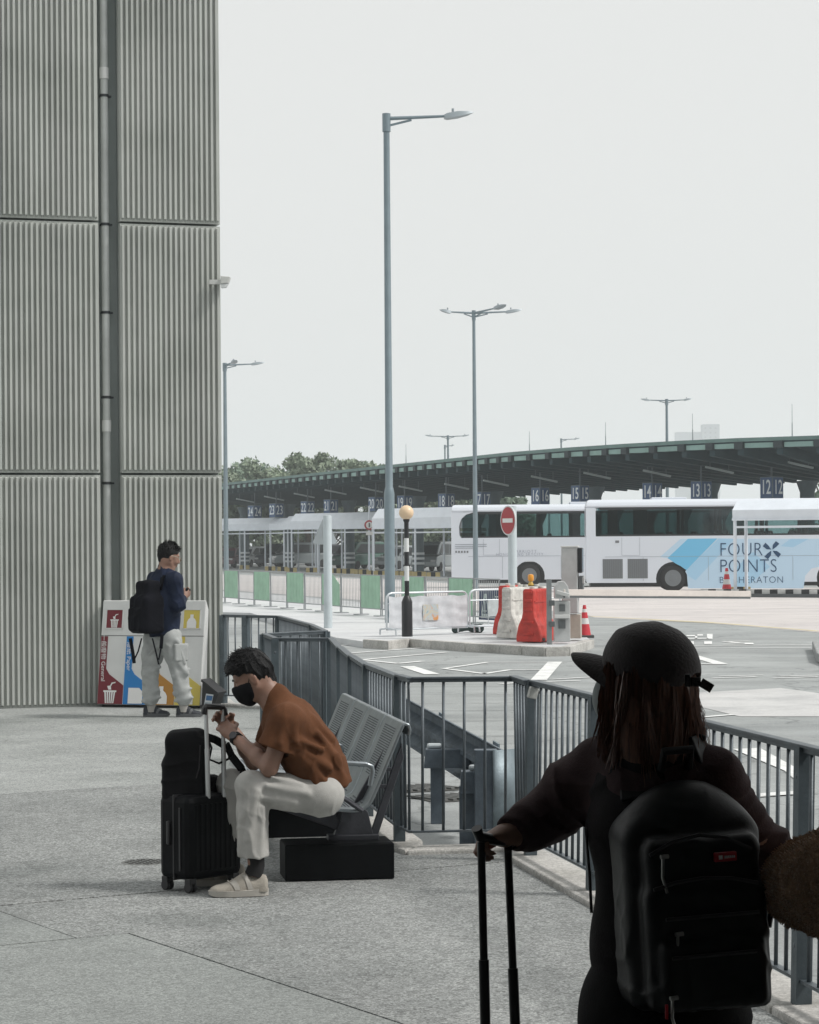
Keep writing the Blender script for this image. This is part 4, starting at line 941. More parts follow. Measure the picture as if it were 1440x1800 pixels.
for i in range(1, n - 1):
    nn = inward(i); rz = math.atan2(nn.y, nn.x); loc = Mci @ dens[i]
    if dens[i].y > 260: continue
    inst('rib', RIBM, can, loc, (0, 0, rz)); inst('bracket', BRKM, can, loc, (0, 0, rz))
    a, c = dens[i], dens[i + 1]; a2 = a.lerp(c, .14); c2 = a.lerp(c, .86); up = Vector((0, 0, 1)); o_ = -nn * .02
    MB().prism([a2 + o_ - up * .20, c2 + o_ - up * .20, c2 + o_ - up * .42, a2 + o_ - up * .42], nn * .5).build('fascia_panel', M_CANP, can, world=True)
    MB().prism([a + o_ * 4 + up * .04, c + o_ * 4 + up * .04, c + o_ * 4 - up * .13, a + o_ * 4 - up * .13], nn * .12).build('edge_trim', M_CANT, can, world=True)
# columns
for px in (1420, 1250, 1046, 869, 735, 614, 508, 430):
    Y = edge_Y(px) + DW * .86; c = P(px, 955, Y)
    o = empty('canopy_column', (c.x, c.y, ZR), 0, {1420: 'thick round column at the right edge beyond bay twelve', 1250: 'thick round column beside the bay thirteen sign', 1046: 'thick round column beside the bay fifteen sign', 869: 'thick round column beside the bay seventeen sign', 735: 'thick round column beside the bay nineteen sign', 614: 'thick round column beside the bay twenty-one sign', 508: 'thick round column beside the bay twenty-three sign', 430: 'thick round column left of the bay twenty-four sign'}[px], 'column', 'round columns under the canopy')
    MB().lathe([(.36, 0), (.36, 4.2), (.55, 4.75)], 20).build('shaft', M_COLM, o, True)
    for z in (.55, .85, 1.15): MB().cyl((0, 0, z), (0, 0, z + .14), .39, n=20).build('ring', mat('ring_white', (.6, .63, .64), .5), o, True)
# bay signs: square lantern signs hung corner-on
M_NAVY = mat('sign_navy', (.045, .10, .22), .45); M_SRIM = mat('sign_frame', (.16, .20, .23), .5); M_NUM = mat('sign_numeral', (.82, .86, .88), .5); M_ROD = mat('sign_rod', (.10, .13, .15), .5)
bays = {12: (1357, 838, 877), 13: (1233, 845.5, 881), 14: (1147, 848.5, 882), 15: (1020, 853, 884), 16: (950, 857, 888), 17: (848, 864.5, 893), 18: (785, 867.5, 896), 19: (712, 871, 898), 20: (661, 873.5, 899.5), 21: (582, 878, 903), 22: (541, 881, 905), 23: (486, 885, 910), 24: (448, 888.5, 912.5)}
NW = dict(zip(range(12, 25), 'twelve thirteen fourteen fifteen sixteen seventeen eighteen nineteen twenty twenty-one twenty-two twenty-three twenty-four'.split()))
for nmb, (px, y0, y1) in bays.items():
    Y = edge_Y(px) + 5.2; top, bot = P(px, y0, Y), P(px, y1, Y); h = top.z - bot.z; wd_ = h * .74
    o = empty('bay_sign', tuple(bot), 0, 'navy lantern bay sign numbered %s hanging under the canopy' % NW[nmb], 'bay sign', 'numbered bay signs under the canopy')
    ang = R(45 - 5)
    MB().box((0, 0, h / 2), (wd_, wd_, h), ang - R(45) + R(45)).build('box', M_SRIM, o, bevel=.02)
    MB().cyl((0, 0, h), (0, 0, h + 1.6), .045, n=8).build('rod', M_ROD, o)
    for fi, a in enumerate((ang + R(90), ang)):
        nrm = Vector((math.cos(a), math.sin(a), 0)); nrm = -nrm if nrm.y > 0 else nrm
        xd = Vector((-nrm.y, nrm.x, 0)); fr_ = frame(nrm * (wd_ / 2 + .006) + Vector((0, 0, h / 2)), xd, (0, 0, 1))
        b = MB(); b.box((0, 0, 0), (wd_ * .90, h * .92, .008)); b.xf(fr_); fo = b.build('face', M_NAVY, o)
        text_mesh('numeral', str(nmb), h * .90, M_NUM, fo, fr_ @ Matrix.Translation((0, 0, .012)), xscale=.66, thin=.012)
# strip lights under the soffit
M_TUBE_L = mat('strip_light', (.42, .47, .47), .4)
b = MB(); b.box((0, 0, 0), (1.5, .14, .09)); STR = b.mesh('tray'); STR.materials.append(M_TUBE_L)
strips = [(1405, 817), (1265, 826), (1155, 832), (1050, 836), (957, 842), (872, 849), (803, 855), (722, 859), (653, 861), (590, 865), (535, 871), (482, 876), (432, 880)]
tps = ['rightmost, above bay twelve', 'above bay thirteen', 'right of bay fourteen', 'right of bay fifteen', 'above bay sixteen', 'right of bay seventeen', 'right of bay eighteen', 'beside bay nineteen', 'above bay twenty', 'above bay twenty-one', 'above bay twenty-two', 'above bay twenty-three', 'leftmost, above bay twenty-four']
for (px, py), tp in zip(strips, tps):
    Y = edge_Y(px) + 5.0; c = P(px, py, Y)
    o = empty('strip_light', tuple(c), R(20), 'pale strip light under the canopy, %s' % tp, 'strip light', 'strip lights under the canopy')
    inst('tray', STR, o, (0, 0, 0), (0, R(11), 0))
    for yy in (-.5, .5): MB().cyl((yy, 0, .02 - yy * .19), (yy, 0, .5), .02, n=6).build('hanger', M_ROD, o)
# thin lightning rods on the roof
for px, y0, y1, lb in ((714, 780, 815, 'left of the tall lamp'), (931, 758, 796, 'above bay sixteen'), (1065, 742, 784, 'above bay fifteen'), (1218, 727, 777, 'above bay thirteen'), (1393, 710, 770, 'above bay twelve')):
    Y = edge_Y(px) + 3; c, t_ = P(px, y1 + 6, Y), P(px, y0, Y)
    b = MB(); b.cyl((0, 0, 0), (0, 0, (t_.z - c.z) * .5), .030, .022, 6); b.cyl((0, 0, (t_.z - c.z) * .5), (0, 0, t_.z - c.z), .015, .010, 6); b.box((0, 0, .02), (.2, .2, .04))
    o = b.build('lightning_rod', mat('rod_grey', (.30, .34, .36), .5)); o.location = c; tag(o, 'thin lightning rod standing on the canopy roof %s' % lb, 'rod', 'lightning rods on the canopy')

# ================================================================ WHITE QUEUE SHELTERS
M_SHW = mat('shelter_white', (.72, .77, .83), .45, var=.08, vscale=1.2); M_SHD = mat('shelter_under', (.26, .30, .33), .6)
def shelter(px0, px1, ytop, yfas, ybase, label, ribs=3, rzd=0.0, dep=2.2):
    g0 = G(px0, ybase, ZR); Y = g0.y; g1 = P(px1, 955, Y + rzd); L_ = math.hypot(g1.x - g0.x, g1.y - g0.y); rz = math.atan2(g1.y - g0.y, g1.x - g0.x)
    o = empty('queue_shelter', tuple(g0), rz, label, 'shelter', 'white queue shelters in front of the canopy')
    zt = P(px0, ytop, Y).z - ZR; zf = P(px0, yfas, Y).z - ZR; zm = zf + (zt - zf) * .52
    b = MB(); prf = [(0, zf), (-.02, zm), (.45, zt), (dep - .3, zt), (dep, zm), (dep, zf), (dep - .08, zf), (dep - .1, zm - .05), (.1, zm - .05), (.08, zf)]
    vs = [(x, y, z) for x in (0, L_) for y, z in prf]; k = len(prf)
    b.add(vs, [(i, (i + 1) % k, (i + 1) % k + k, i + k) for i in range(k)] + [tuple(range(k - 1, -1, -1)), tuple(range(k, 2 * k))]); b.build('roof', M_SHW, o)
    MB().box((L_ / 2, -.035, zf + .02), (L_, .03, .05)).build('gutter', M_SHW, o)
    MB().prism([(-.02, .05, zf + .02), (-.02, dep - .05, zf + .02), (-.02, dep - .4, zt - .06), (-.02, .5, zt - .06)], (-.03, 0, 0)).build('end_panel', M_SHW, o)
    npost = max(2, ribs + 1)
    for i in range(npost):
        for y in (.06, dep - .08): MB().cyl((.06 + (L_ - .12) * i / (npost - 1), y, 0), (.06 + (L_ - .12) * i / (npost - 1), y, zf + .02), .06, n=10).build('post', M_SHW, o, True)
    for y in (.06, dep - .08): MB().bar((.06, y, zf - .22), (L_ - .06, y, zf - .22), .05, .07).build('beam', M_SHW, o)
    return o
shelter(1289, 1620, 880, 915, 1049, 'white queue shelter at the right edge in front of the lettered coach', 2, -3, 1.2)
shelter(655, 806, 894.5, 930, 1013, 'white queue shelter left of the plain white coach', 2, -6)
shelter(511, 655, 903, 931, 1006, 'white queue shelter behind the triangular sign back', 3, -6)
shelter(498, 560, 907.5, 931, 1003.5, 'narrow white queue shelter end just left of the sign back', 1, -8)
shelter(474, 505, 911.5, 932, 1002, 'small white queue shelter in the gap between two longer ones', 1, -6)
shelter(340, 476, 912.5, 934, 1001, 'leftmost white queue shelter beside the ribbed building', 3, -6)
# second row of queue posts and small round sign
g = G(650, 1010, ZR); o = empty('prohibition_sign', tuple(g), 0, 'little round red-rimmed prohibition sign left of the tall lamp', 'sign')
MB().cyl((0, 0, 0), (0, 0, 4.1), .05, n=8).build('pole', M_SHW, o, True)
zc = P(650, 923, g.y).z - ZR
MB().lathe([(.0001, 0), (.30, 0), (.30, .03), (.0001, .03)], 20, (0, -.1, zc), 'Y').build('rim', MATS['sign_red'], o)
MB().lathe([(.0001, 0), (.20, 0), (.20, .02), (.0001, .02)], 20, (0, -.12, zc), 'Y').build('disc', MATS['sign_white'], o)
MB().box((0, -.14, zc), (.07, .01, .26)).build('symbol', MATS['bin_ink'], o); MB().box((0, -.1, zc - .5), (.4, .03, .2)).build('plate', MATS['sign_white'], o)

# striped kerb blocks
M_KY = mat('block_yellow', (.52, .42, .20), .7, var=.2, vscale=4); M_KB = mat('block_black', (.025, .026, .028), .7)
ks = [(430, 1000.5), (475, 1003), (497, 1004), (512, 1006), (548, 1006), (590, 1007.5), (602, 1008), (612, 1008.5), (633, 1009.5), (641, 1010), (656, 1012), (668, 1013), (705, 1013), (714, 1014), (730, 1014), (737, 1014.5), (762, 1016), (1300, 1047)]
ORD = 'first second third fourth fifth sixth seventh eighth ninth tenth eleventh twelfth thirteenth fourteenth fifteenth sixteenth seventeenth eighteenth'.split()
for i, (px, py) in enumerate(ks):
    g = G(px, py, ZR); o = empty('kerb_block', tuple(g), R(-4 + 3 * (i % 4)), 'yellow and black striped kerb block, %s from the left along the shelters' % ORD[i], 'kerb block', 'striped kerb blocks along the shelters')
    w_ = .72; n = 3
    for j in range(n): MB().box(((j - 1) * w_ / n, 0, .15), (w_ / n - .002, .34, .30)).build('stripe', M_KY if j % 2 == 0 else M_KB, o)
g0, g1 = G(430, 1006, ZR), G(800, 1022, ZR); st = struct(MB().bar(g0 + Vector((0, 0, .06)), g1 + Vector((0, 0, .06)), .5, .14).build('platform_kerb', mat('platform_grey', (.40, .40, .38), .8)))

# black and white kerb edge in front of the lettered coach
ek = struct(empty('striped_platform_edge', tuple(G(1236, 1049, ZR)), 0)); e0, e1 = G(1236, 1049, ZR), G(1600, 1052, ZR)
for i in range(26):
    a_, c_ = e0.lerp(e1, i / 26), e0.lerp(e1, (i + 1) / 26); up = Vector((0, 0, .13)); MB().bar(a_ + up, c_ + up, .30, .26).build('edge_stone', M_KB if i % 2 else mat('edge_white', (.55, .56, .55), .7, var=.2, vscale=3), ek, world=True)
MB().bar(e0 + Vector((-.6, 1.7, .06)), e1 + Vector((0, 1.7, .06)), 3.0, .12).build('platform_slab', mat('platform_dark', (.09, .10, .105), .8, var=.3, vscale=1), ek, world=True)
# ================================================================ COACHES
def glass(name, tint, refl=.10, rough=.05):
    m = bpy.data.materials.new(name); m.use_nodes = True; t = m.node_tree; n = t.nodes; n.clear(); L = t.links
    o = n.new('ShaderNodeOutputMaterial'); mx = n.new('ShaderNodeMixShader'); tr = n.new('ShaderNodeBsdfTransparent'); gl = n.new('ShaderNodeBsdfGlossy'); fr = n.new('ShaderNodeFresnel')
    tr.inputs[0].default_value = (*tint, 1); gl.inputs['Roughness'].default_value = rough; fr.inputs['IOR'].default_value = 1.5
    L.new(fr.outputs[0], mx.inputs[0]); L.new(tr.outputs[0], mx.inputs[1]); L.new(gl.outputs[0], mx.inputs[2]); L.new(mx.outputs[0], o.inputs[0]); MATS[name] = m; return m
M_BG = glass('coach_glass', (.62, .72, .72)); M_CG = glass('car_glass', (.18, .22, .23))
M_BUSW = mat('coach_white', (.66, .70, .76), .30, coat=.4); M_BUSB = mat('coach_black', (.016, .019, .022), .35); M_TYRE = mat('tyre', (.018, .018, .019), .8); M_HUB = mat('wheel_hub', (.20, .215, .225), .4, .6)
M_SEAT = mat('coach_seat', (.02, .026, .032), .8); M_SEAM = mat('panel_seam', (.28, .31, .35), .6); M_VENT = mat('vent_dark', (.16, .17, .18), .6)
def wheel(parent, x, y, z, r, wd_, name='wheel'):
    b = MB(); b.lathe([(r * .60, -wd_ / 2), (r * .93, -wd_ / 2), (r, -wd_ / 2 + .04), (r, wd_ / 2 - .04), (r * .93, wd_ / 2), (r * .60, wd_ / 2)], 28, (x, y, z), 'Y'); t = b.build(name, M_TYRE, parent, True, sharp=60)
    b = MB(); b.lathe([(r * .61, -wd_ / 2 - .005), (r * .57, -wd_ / 2 + .02), (r * .42, -wd_ / 2 + .10), (r * .30, -wd_ / 2 + .04), (r * .26, -wd_ / 2 - .015), (.001, -wd_ / 2 - .02)][::-1], 24, (x, y, z), 'Y'); rim = b.build('rim', M_HUB, t, True)
    b = MB()
    for j in range(10):
        a = 2 * math.pi * j / 10; b.cyl((x + math.cos(a) * r * .34, y - wd_ / 2 - .0, z + math.sin(a) * r * .34), (x + math.cos(a) * r * .34, y - wd_ / 2 - .03 + .05, z + math.sin(a) * r * .34), .02, n=6)
    b.build('wheel_nuts', M_VENT, t); return t
def coach(px, py, rz, label, cuts, rounded=False, H_=3.42, L_=12.0, wheels=(3.2, 9.1)):
    g = G(px, py, ZR); o = empty('coach', tuple(g), R(rz), label, 'coach', 'white coaches waiting at the bays')
    W_ = 2.5; zf, zw0, zw1 = .30, 2.06, 3.12
    def side_poly():
        pts = [(0.0, .42), (.04, .34)]
        for wx in wheels:
            pts += [(wx + .63 * math.cos(t), .47 + .63 * math.sin(t)) for t in [math.pi + .22 - (math.pi + .44) * i / 14 for i in range(15)]]
        return pts + [(L_ - .1, .32), (L_, .6), (L_, zw0), (.02, zw0)]
    poly = side_poly()
    b = MB(); b.prism([(x, 0, z) for x, z in poly], (0, .05, 0)); b.build('near_side', M_BUSW, o)
    b = MB(); b.prism([(x, W_ - .05, z) for x, z in poly], (0, .05, 0)); b.build('far_side', M_BUSW, o)
    MB().box((L_ / 2, W_ / 2, 1.02), (L_ - .1, W_ - .12, .06)).build('floor', M_BUSB, o)
    MB().box((L_ / 2, W_ / 2, .36), (L_ - .3, W_ - .5, .34)).build('chassis', M_BUSB, o)
    for wx in wheels: MB().box((wx, W_ / 2, .72), (1.4, W_ - .2, .60)).build('wheel_housing', M_BUSB, o)
    b = MB(); e = .22
    rp = [(0, zw1), (0, H_ - e), (.06, H_ - .09), (.22, H_), (W_ - .22, H_), (W_ - .06, H_ - .09), (W_, H_ - e), (W_, zw1)]
    vs = [(x + (.10 if k in (3, 4) and x < 1 else 0), y, z) for x in (0.0, L_) for k, (y, z) in enumerate(rp)]; k = len(rp)
    b.add(vs, [(i, i + k, (i + 1) % k + k, (i + 1) % k) for i in range(k)] + [tuple(range(k)), tuple(range(2 * k - 1, k - 1, -1))]); b.build('roof', M_BUSW, o, bevel=.05)
    b = MB(); b.box((.05, W_ / 2, (zf + .15 + zw0) / 2), (.10, W_ - .02, zw0 - .45)); b.build('rear_panel', M_BUSW, o, bevel=.03)
    MB().box((.06, W_ / 2, (zw0 + zw1) / 2), (.05, W_ - .3, zw1 - zw0)).build('rear_window', M_BUSB, o)
    MB().box((L_ - .03, W_ / 2, 2.0), (.05, W_ - .1, 2.2)).build('windscreen', M_BG, o)
    x0 = .34
    if rounded:
        cp = [(0, zw0), (.55, zw0)] + [(.80 - .45 * math.cos(t) if False else .34 + .46 * (1 - math.cos(t)), zw0 + .30 + .52 * math.sin(t) * 1.3) for t in (0, .3, .6, .9, 1.2, 1.5)] + [(1.3, zw1), (0, zw1)]
        cp = [(0, zw0), (.42, zw0), (.34, zw0 + .12), (.33, zw0 + .5), (.42, zw0 + .78), (.62, zw1 - .10), (.95, zw1), (0, zw1)]
    else: cp = [(0, zw0), (.36, zw0), (.36, zw1), (0, zw1)]
    for y in (0, W_ - .06): b = MB(); b.prism([(x, y, z) for x, z in cp], (0, .06, 0)); b.build('corner_pillar', M_BUSW, o)
    MB().box((L_ / 2 + .2, .022, (zw0 + zw1) / 2), (L_ - .5, .008, zw1 - zw0)).build('window_glass', M_BG, o)
    MB().box((L_ / 2 + .2, W_ - .022, (zw0 + zw1) / 2), (L_ - .5, .008, zw1 - zw0)).build('window_glass', M_BG, o)
    for x, pw in cuts:
        for y in (.045, W_ - .045): MB().box((x, y, (zw0 + zw1) / 2), (pw, .035, zw1 - zw0)).build('window_pillar', M_BUSB, o)
    for z, hh in ((zw0 + .03, .07), (zw1 - .04, .10)): MB().box((L_ / 2 + .2, .012, z), (L_ - .6, .010, hh)).build('window_edge', M_BUSB, o)
    for i in range(11):
        x = 1.3 + i * .92
        for y in (.55, 1.95):
            b = MB(); b.box((x, y, 1.75), (.14, .95, .95)); b.box((x + .22, y, 1.45), (.45, .95, .14)); b.build('passenger_seat', M_SEAT, o, bevel=.05)
    for wx in wheels: wheel(o, wx, .17, .50, .50, .30); wheel(o, wx, W_ - .17, .50, .50, .30)
    # lower body seams, hatches
    zs_ = 1.30
    MB().box((L_ / 2 + .2, -.002, zs_), (L_ - 1.0, .006, .012)).build('seam', M_SEAM, o)
    for x in (2.1, 4.5, 5.9, 7.6): MB().box((x, -.002, .84), (.012, .006, .88)).build('seam', M_SEAM, o)
    b = MB(); hx_, hz_ = 1.65, 1.68
    for (cx, cz, sx_, sz_) in ((hx_, hz_ - .33, .66, .010), (hx_ - .33, hz_, .010, .66), (hx_ + .33, hz_, .010, .66)): b.box((cx, -.002, cz), (sx_, .006, sz_))
    b.build('hatch', M_SEAM, o)
    return o, g
bx2, gb2 = coach(1031, 1041, -3, 'large white coach with blue bands and dark blue lettering on its side', [(1.02, .30), (2.05, .42), (3.55, .12), (4.95, .12), (6.5, .12), (8.1, .12), (9.6, .12), (11.0, .12)])
bx1, gb1 = coach(794, 1034, -2, 'plain white coach with rounded rear window behind the no entry post', [(2.0, .30), (3.6, .14), (5.1, .40), (6.7, .14), (8.2, .14)], True)
# engine vents of the nearer coach
for x in (.98, 1.90):
    vt = MB().box((x, -.004, .86), (.74, .01, .72)).build('vent', M_VENT, bx2)
    for i in range(9): MB().box((x - .32 + i * .08, -.012, .86), (.035, .014, .72)).build('vent_slat', M_HUB, vt)
MB().box((1.15, -.004, 1.86), (.14, .01, .09)).build('badge', M_VENT, bx2)
b = MB(); b.lathe([(.0001, 0), (.09, 0), (.09, .01), (.0001, .01)], 16, (2.6, -.006, 1.90), 'Y'); b.build('fuel_cap', M_BUSB, bx1)
for x in (1.02, 3.55, 4.95, 6.5, 8.1):                      # curtains tied back beside the pillars
    for bus in (bx1, bx2):
        for y in (.10, 2.38): MB().prism([(x + .10, y, 3.08), (x + .42, y, 3.08), (x + .20, y, 2.55), (x + .24, y, 2.12), (x + .10, y, 2.12)], (0, .03, 0)).build('curtain', mat('curtain_teal', (.05, .10, .11), .9), bus)
# livery: bands of blue film on the coach side
M_B1 = mat('film_blue', (.16, .48, .72), .35, coat=.3); M_B2 = mat('film_sky', (.36, .58, .76), .35, coat=.3); M_B3 = mat('film_pale', (.48, .64, .78), .35, coat=.3); M_INKB = mat('livery_ink', (.010, .05, .12), .5)
def film(pts, m, o_): MB().prism([(x, -.001 - o_, z) for x, z in pts], (0, .0016, 0)).build('livery_band', m, bx2)
def tl(px, py): c = P(px, py, gb2.y); return ((c.x - gb2.x), c.z - ZR)
def filmp(pts, m, o_): film([tl(*p) for p in pts], m, o_)
filmp([(1262, 947), (1560, 947), (1560, 1034), (1466, 1034), (1460, 1014), (1447, 998), (1438, 996), (1424, 999), (1413, 1012), (1410, 1034), (1209, 1034), (1207, 1010), (1204, 1004)], M_B3, .0005)
filmp([(1209, 947), (1260.5, 946.5), (1206, 1002), (1196, 995), (1188, 991), (1173, 981)], M_B1, .0015)
filmp([(1196, 947), (1209, 947), (1173, 981), (1160, 979)], M_B3, .0012)
filmp([(1262, 946.5), (1290, 947), (1222, 1020), (1209, 1012), (1206, 1002)], M_B2, .0010)
filmp([(1370, 960), (1388, 947), (1420, 947), (1392, 962)], M_B2, .0010); filmp([(1290, 1000), (1322, 970), (1352, 996), (1310, 1032), (1290, 1030)], M_B2, .0010)
kx2 = F / gb2.y
def side_text(body, px, py, size, xs, sp=1.0, align='CENTER'):
    x, z = tl(px, py); text_mesh('lettering', body, size, M_INKB, bx2, frame((x, -.012, z), (1, 0, 0), (0, 0, 1)), align=align, spacing=sp, xscale=xs, thin=-.013 * size)
side_text('FOUR', 1263, 967, .70, .86, 1.05, 'LEFT'); side_text('POINTS', 1263, 996, .70, .86, 1.05, 'LEFT'); side_text('BY SHERATON', 1263, 1020, .35, .94, 1.12, 'LEFT')
x, z = tl(1355, 967); b = MB()
for i in range(4):
    a = R(45 + 90 * i); d = Vector((math.cos(a), 0, math.sin(a))); s = Vector((-d.z, 0, d.x)); c = Vector((x, -.013, z))
    b.prism([c + d * .03, c + d * .16 + s * .11, c + d * .34 + s * .13, c + d * .36 - s * .03, c + d * .2 - s * .03], (0, .003, 0))
b.build('logo', M_INKB, bx2)
M_GRT = mat('small_print', (.35, .38, .44), .6)
def tl1(px, py): c = P(px, py, gb1.y); return ((c.x - gb1.x), c.z - ZR)
x, z = tl1(870, 970); text_mesh('lettering', 'MARRIOTT', .17, M_GRT, bx1, frame((x + .7, -.012, z), (1, 0, 0), (0, 0, 1)), align='LEFT', spacing=1.3)
x, z = tl1(870, 975); text_mesh('lettering', 'HONG KONG SKYCITY', .15, M_GRT, bx1, frame((x + .05, -.012, z), (1, 0, 0), (0, 0, 1)), align='LEFT', spacing=1.3)
for i, (px, py, w_) in enumerate(((828, 957, 1.3), (828, 960.5, 1.3), (820, 963.5, .9))):
    x, z = tl1(px, py); MB().box((x, -.008, z), (w_, .004, .025)).build('printed_line', M_SEAM, bx1)
for i in range(5):
    x, z = tl1(802 + i * 5, 970); MB().box((x, -.008, z), (.07, .004, .08)).build('printed_mark', M_VENT, bx1)
# roof hatch on coach and passengers
MB().box((3.1, 1.25, 3.45), (1.3, 1.4, .10)).build('roof_unit', M_BUSW, bx2, bevel=.03); MB().box((6.0, 1.25, 3.45), (2.2, 1.5, .14)).build('roof_unit', M_BUSW, bx1, bevel=.03)
M_PAX = mat('passenger_dark', (.03, .03, .034), .8); M_PAXS = mat('passenger_skin', (.30, .20, .15), .6)
def passenger(bus, x, y, lb, c):
    s = SDF(); s.cone((0, 0, -.1), (0, 0, .30), .16, .17, .05); s.cone((-.0, -.14, .30), (0, .14, .30), .07, .07, .08); s.cone((0, 0, .35), (0, 0, .46), .055, .05, .04); s.ell((.01, 0, .56), (.095, .078, .125), k=.03); s.cone((.10, 0, .55), (.115, 0, .54), .02, .015, .02)
    s.cone((0, -.2, .27), (.12, -.22, .05), .05, .045, .04); s.cone((0, .2, .27), (.12, .22, .05), .05, .045, .04)
    me = s.mesh('person', .03); o = mkobj('person', me, M_PAXS); gg = RM[bus.name] @ Vector((x, y, 1.58)); o.location = gg; o.rotation_euler = (0, 0, bus.rotation_euler[2]); tag(o, lb, 'person', 'passengers seen through the coach windows')
    s2 = SDF(); s2.cone((0, 0, -.1), (0, 0, .30), .18, .19, .05); s2.cone((0, -.15, .30), (0, .15, .30), .08, .08, .08); mkobj('top', s2.mesh('top', .03), c, o)
    s3 = SDF(); s3.ell((-.02, 0, .59), (.105, .09, .12), k=.02); s3.cut((.05, 0, .55), (1, 0, -.6)); mkobj('hair', s3.mesh('hair', .025), M_PAX, o)
passenger(bx1, 5.75, .5, 'dark seated passenger right of the no entry post inside the coach', M_PAX)
passenger(bx1, 8.35, .6, 'dark seated passenger further right inside the plain coach', M_PAX)
passenger(bx2, 5.2, .5, 'seated passenger in dark top behind the lettered coach window', M_PAX)
passenger(bx2, 6.35, .6, 'seated passenger in a reddish top inside the lettered coach', mat('top_red', (.22, .06, .06), .8))
passenger(bx2, 9.0, .5, 'passenger in white behind the coach window under the right shelter', mat('top_white', (.6, .6, .6), .8))

# ================================================================ CARS BEHIND THE SHELTERS
def car(px, py, rz, L_, H_, m, label, van=False):
    g = G(px, py, ZR); o = empty('van' if van else 'parked_car', tuple(g), R(rz), label, 'van' if van else 'car', 'vehicles parked beyond the shelters'); W_ = 1.8
    b = MB()
    low = [(-L_ / 2, .30), (-L_ / 2 + .02, .85), (-L_ * .46, H_ * .56), (L_ * .30, H_ * .56), (L_ * .46, H_ * .50), (L_ / 2, .62), (L_ / 2, .30)]
    b.prism([(x, -W_ / 2, z) for x, z in low], (0, W_, 0)); b.build('body', m, o, bevel=.09)
    cab = [(-L_ * .47, H_ * .55), (-L_ * .43, H_ * .93), (-L_ * .36, H_), (L_ * (.22 if van else .06), H_), (L_ * (.28 if van else .14), H_ * .94), (L_ * (.40 if van else .30), H_ * .55)]
    b = MB(); b.prism([(x, -W_ * .44, z) for x, z in cab], (0, W_ * .88, 0)); b.build('cabin', m, o, bevel=.10)
    win = [(-L_ * .42, H_ * .59), (-L_ * .39, H_ * .90), (L_ * (.20 if van else .05), H_ * .92), (L_ * (.34 if van else .24), H_ * .59)]
    for y in (-W_ * .44 - .006, W_ * .44 + .002):
        b = MB(); b.prism([(x, y, z) for x, z in win], (0, .004, 0)); sw = b.build('side_window', M_BUSB, o)
        MB().box((-L_ * .10, y, H_ * .75), (.07, .012, H_ * .32)).build('door_pillar', m, sw)
    b = MB(); x0, x1 = cab[4][0], cab[5][0]
    b.add([(x0 + .02, -W_ * .38, H_ * .92), (x0 + .02, W_ * .38, H_ * .92), (x1 + .03, W_ * .41, H_ * .58), (x1 + .03, -W_ * .41, H_ * .58)], [(0, 1, 2, 3)]); b.build('windscreen', M_BUSB, o)
    b = MB(); b.add([(-L_ * .435 - .02, -W_ * .38, H_ * .9), (-L_ * .435 - .02, W_ * .38, H_ * .9), (-L_ * .47 - .02, W_ * .4, H_ * .6), (-L_ * .47 - .02, -W_ * .4, H_ * .6)], [(3, 2, 1, 0)]); b.build('rear_window', M_BUSB, o)
    for x in (-L_ * .31, L_ * .31):
        for y in (-W_ / 2 + .10, W_ / 2 - .10): wheel(o, x, y, .32, .32, .22)
    for y in (-W_ * .36, W_ * .36): MB().box((L_ / 2 - .03, y, .70), (.08, .34, .14)).build('headlight', M_LL, o, bevel=.03); MB().box((-L_ / 2 + .02, y, .82), (.08, .26, .18)).build('tail_light', MATS['sign_red'], o, bevel=.03)
    for y in (-W_ / 2 - .07, W_ / 2 + .07): MB().box((x1 - .15, y, H_ * .60), (.10, .16, .12)).build('mirror', m, o, bevel=.03)
    return o
CW_ = mat('car_white', (.62, .65, .67), .3, coat=.5); CD = mat('car_dark', (.03, .035, .045), .3, coat=.5); CS = mat('car_silver', (.25, .28, .29), .3, .3, coat=.5); CGN = mat('car_green', (.04, .12, .09), .3, coat=.5); CR2 = mat('car_maroon', (.10, .025, .035), .3, coat=.5)
car(437, 996, 250, 4.5, 1.7, CW_, 'white car parked beyond the leftmost shelter'); car(402, 998, 262, 4.6, 1.6, CR2, 'dark maroon car half hidden by the ribbed building')
car(455, 992, 240, 4.4, 1.55, CW_, 'white car just right of the first white one'); car(487, 996, 245, 4.8, 1.9, CD, 'dark car between the two left shelters')
car(530, 997, 200, 5.0, 2.0, CS, 'silver van parked beyond the second shelter', True); car(575, 995, 190, 4.8, 1.8, CD, 'dark car hidden behind the pale sign post')
car(634, 1000, 235, 5.0, 2.0, CGN, 'green and white van left of the tall lamp', True); car(766, 1004, 250, 4.8, 1.95, CS, 'grey van beside the rear of the plain coach', True); car(708, 1000, 230, 4.6, 1.7, CS, 'silver car behind the beacon pole')
car(660, 998, 240, 4.6, 1.7, CW_, 'white car right of the green van')

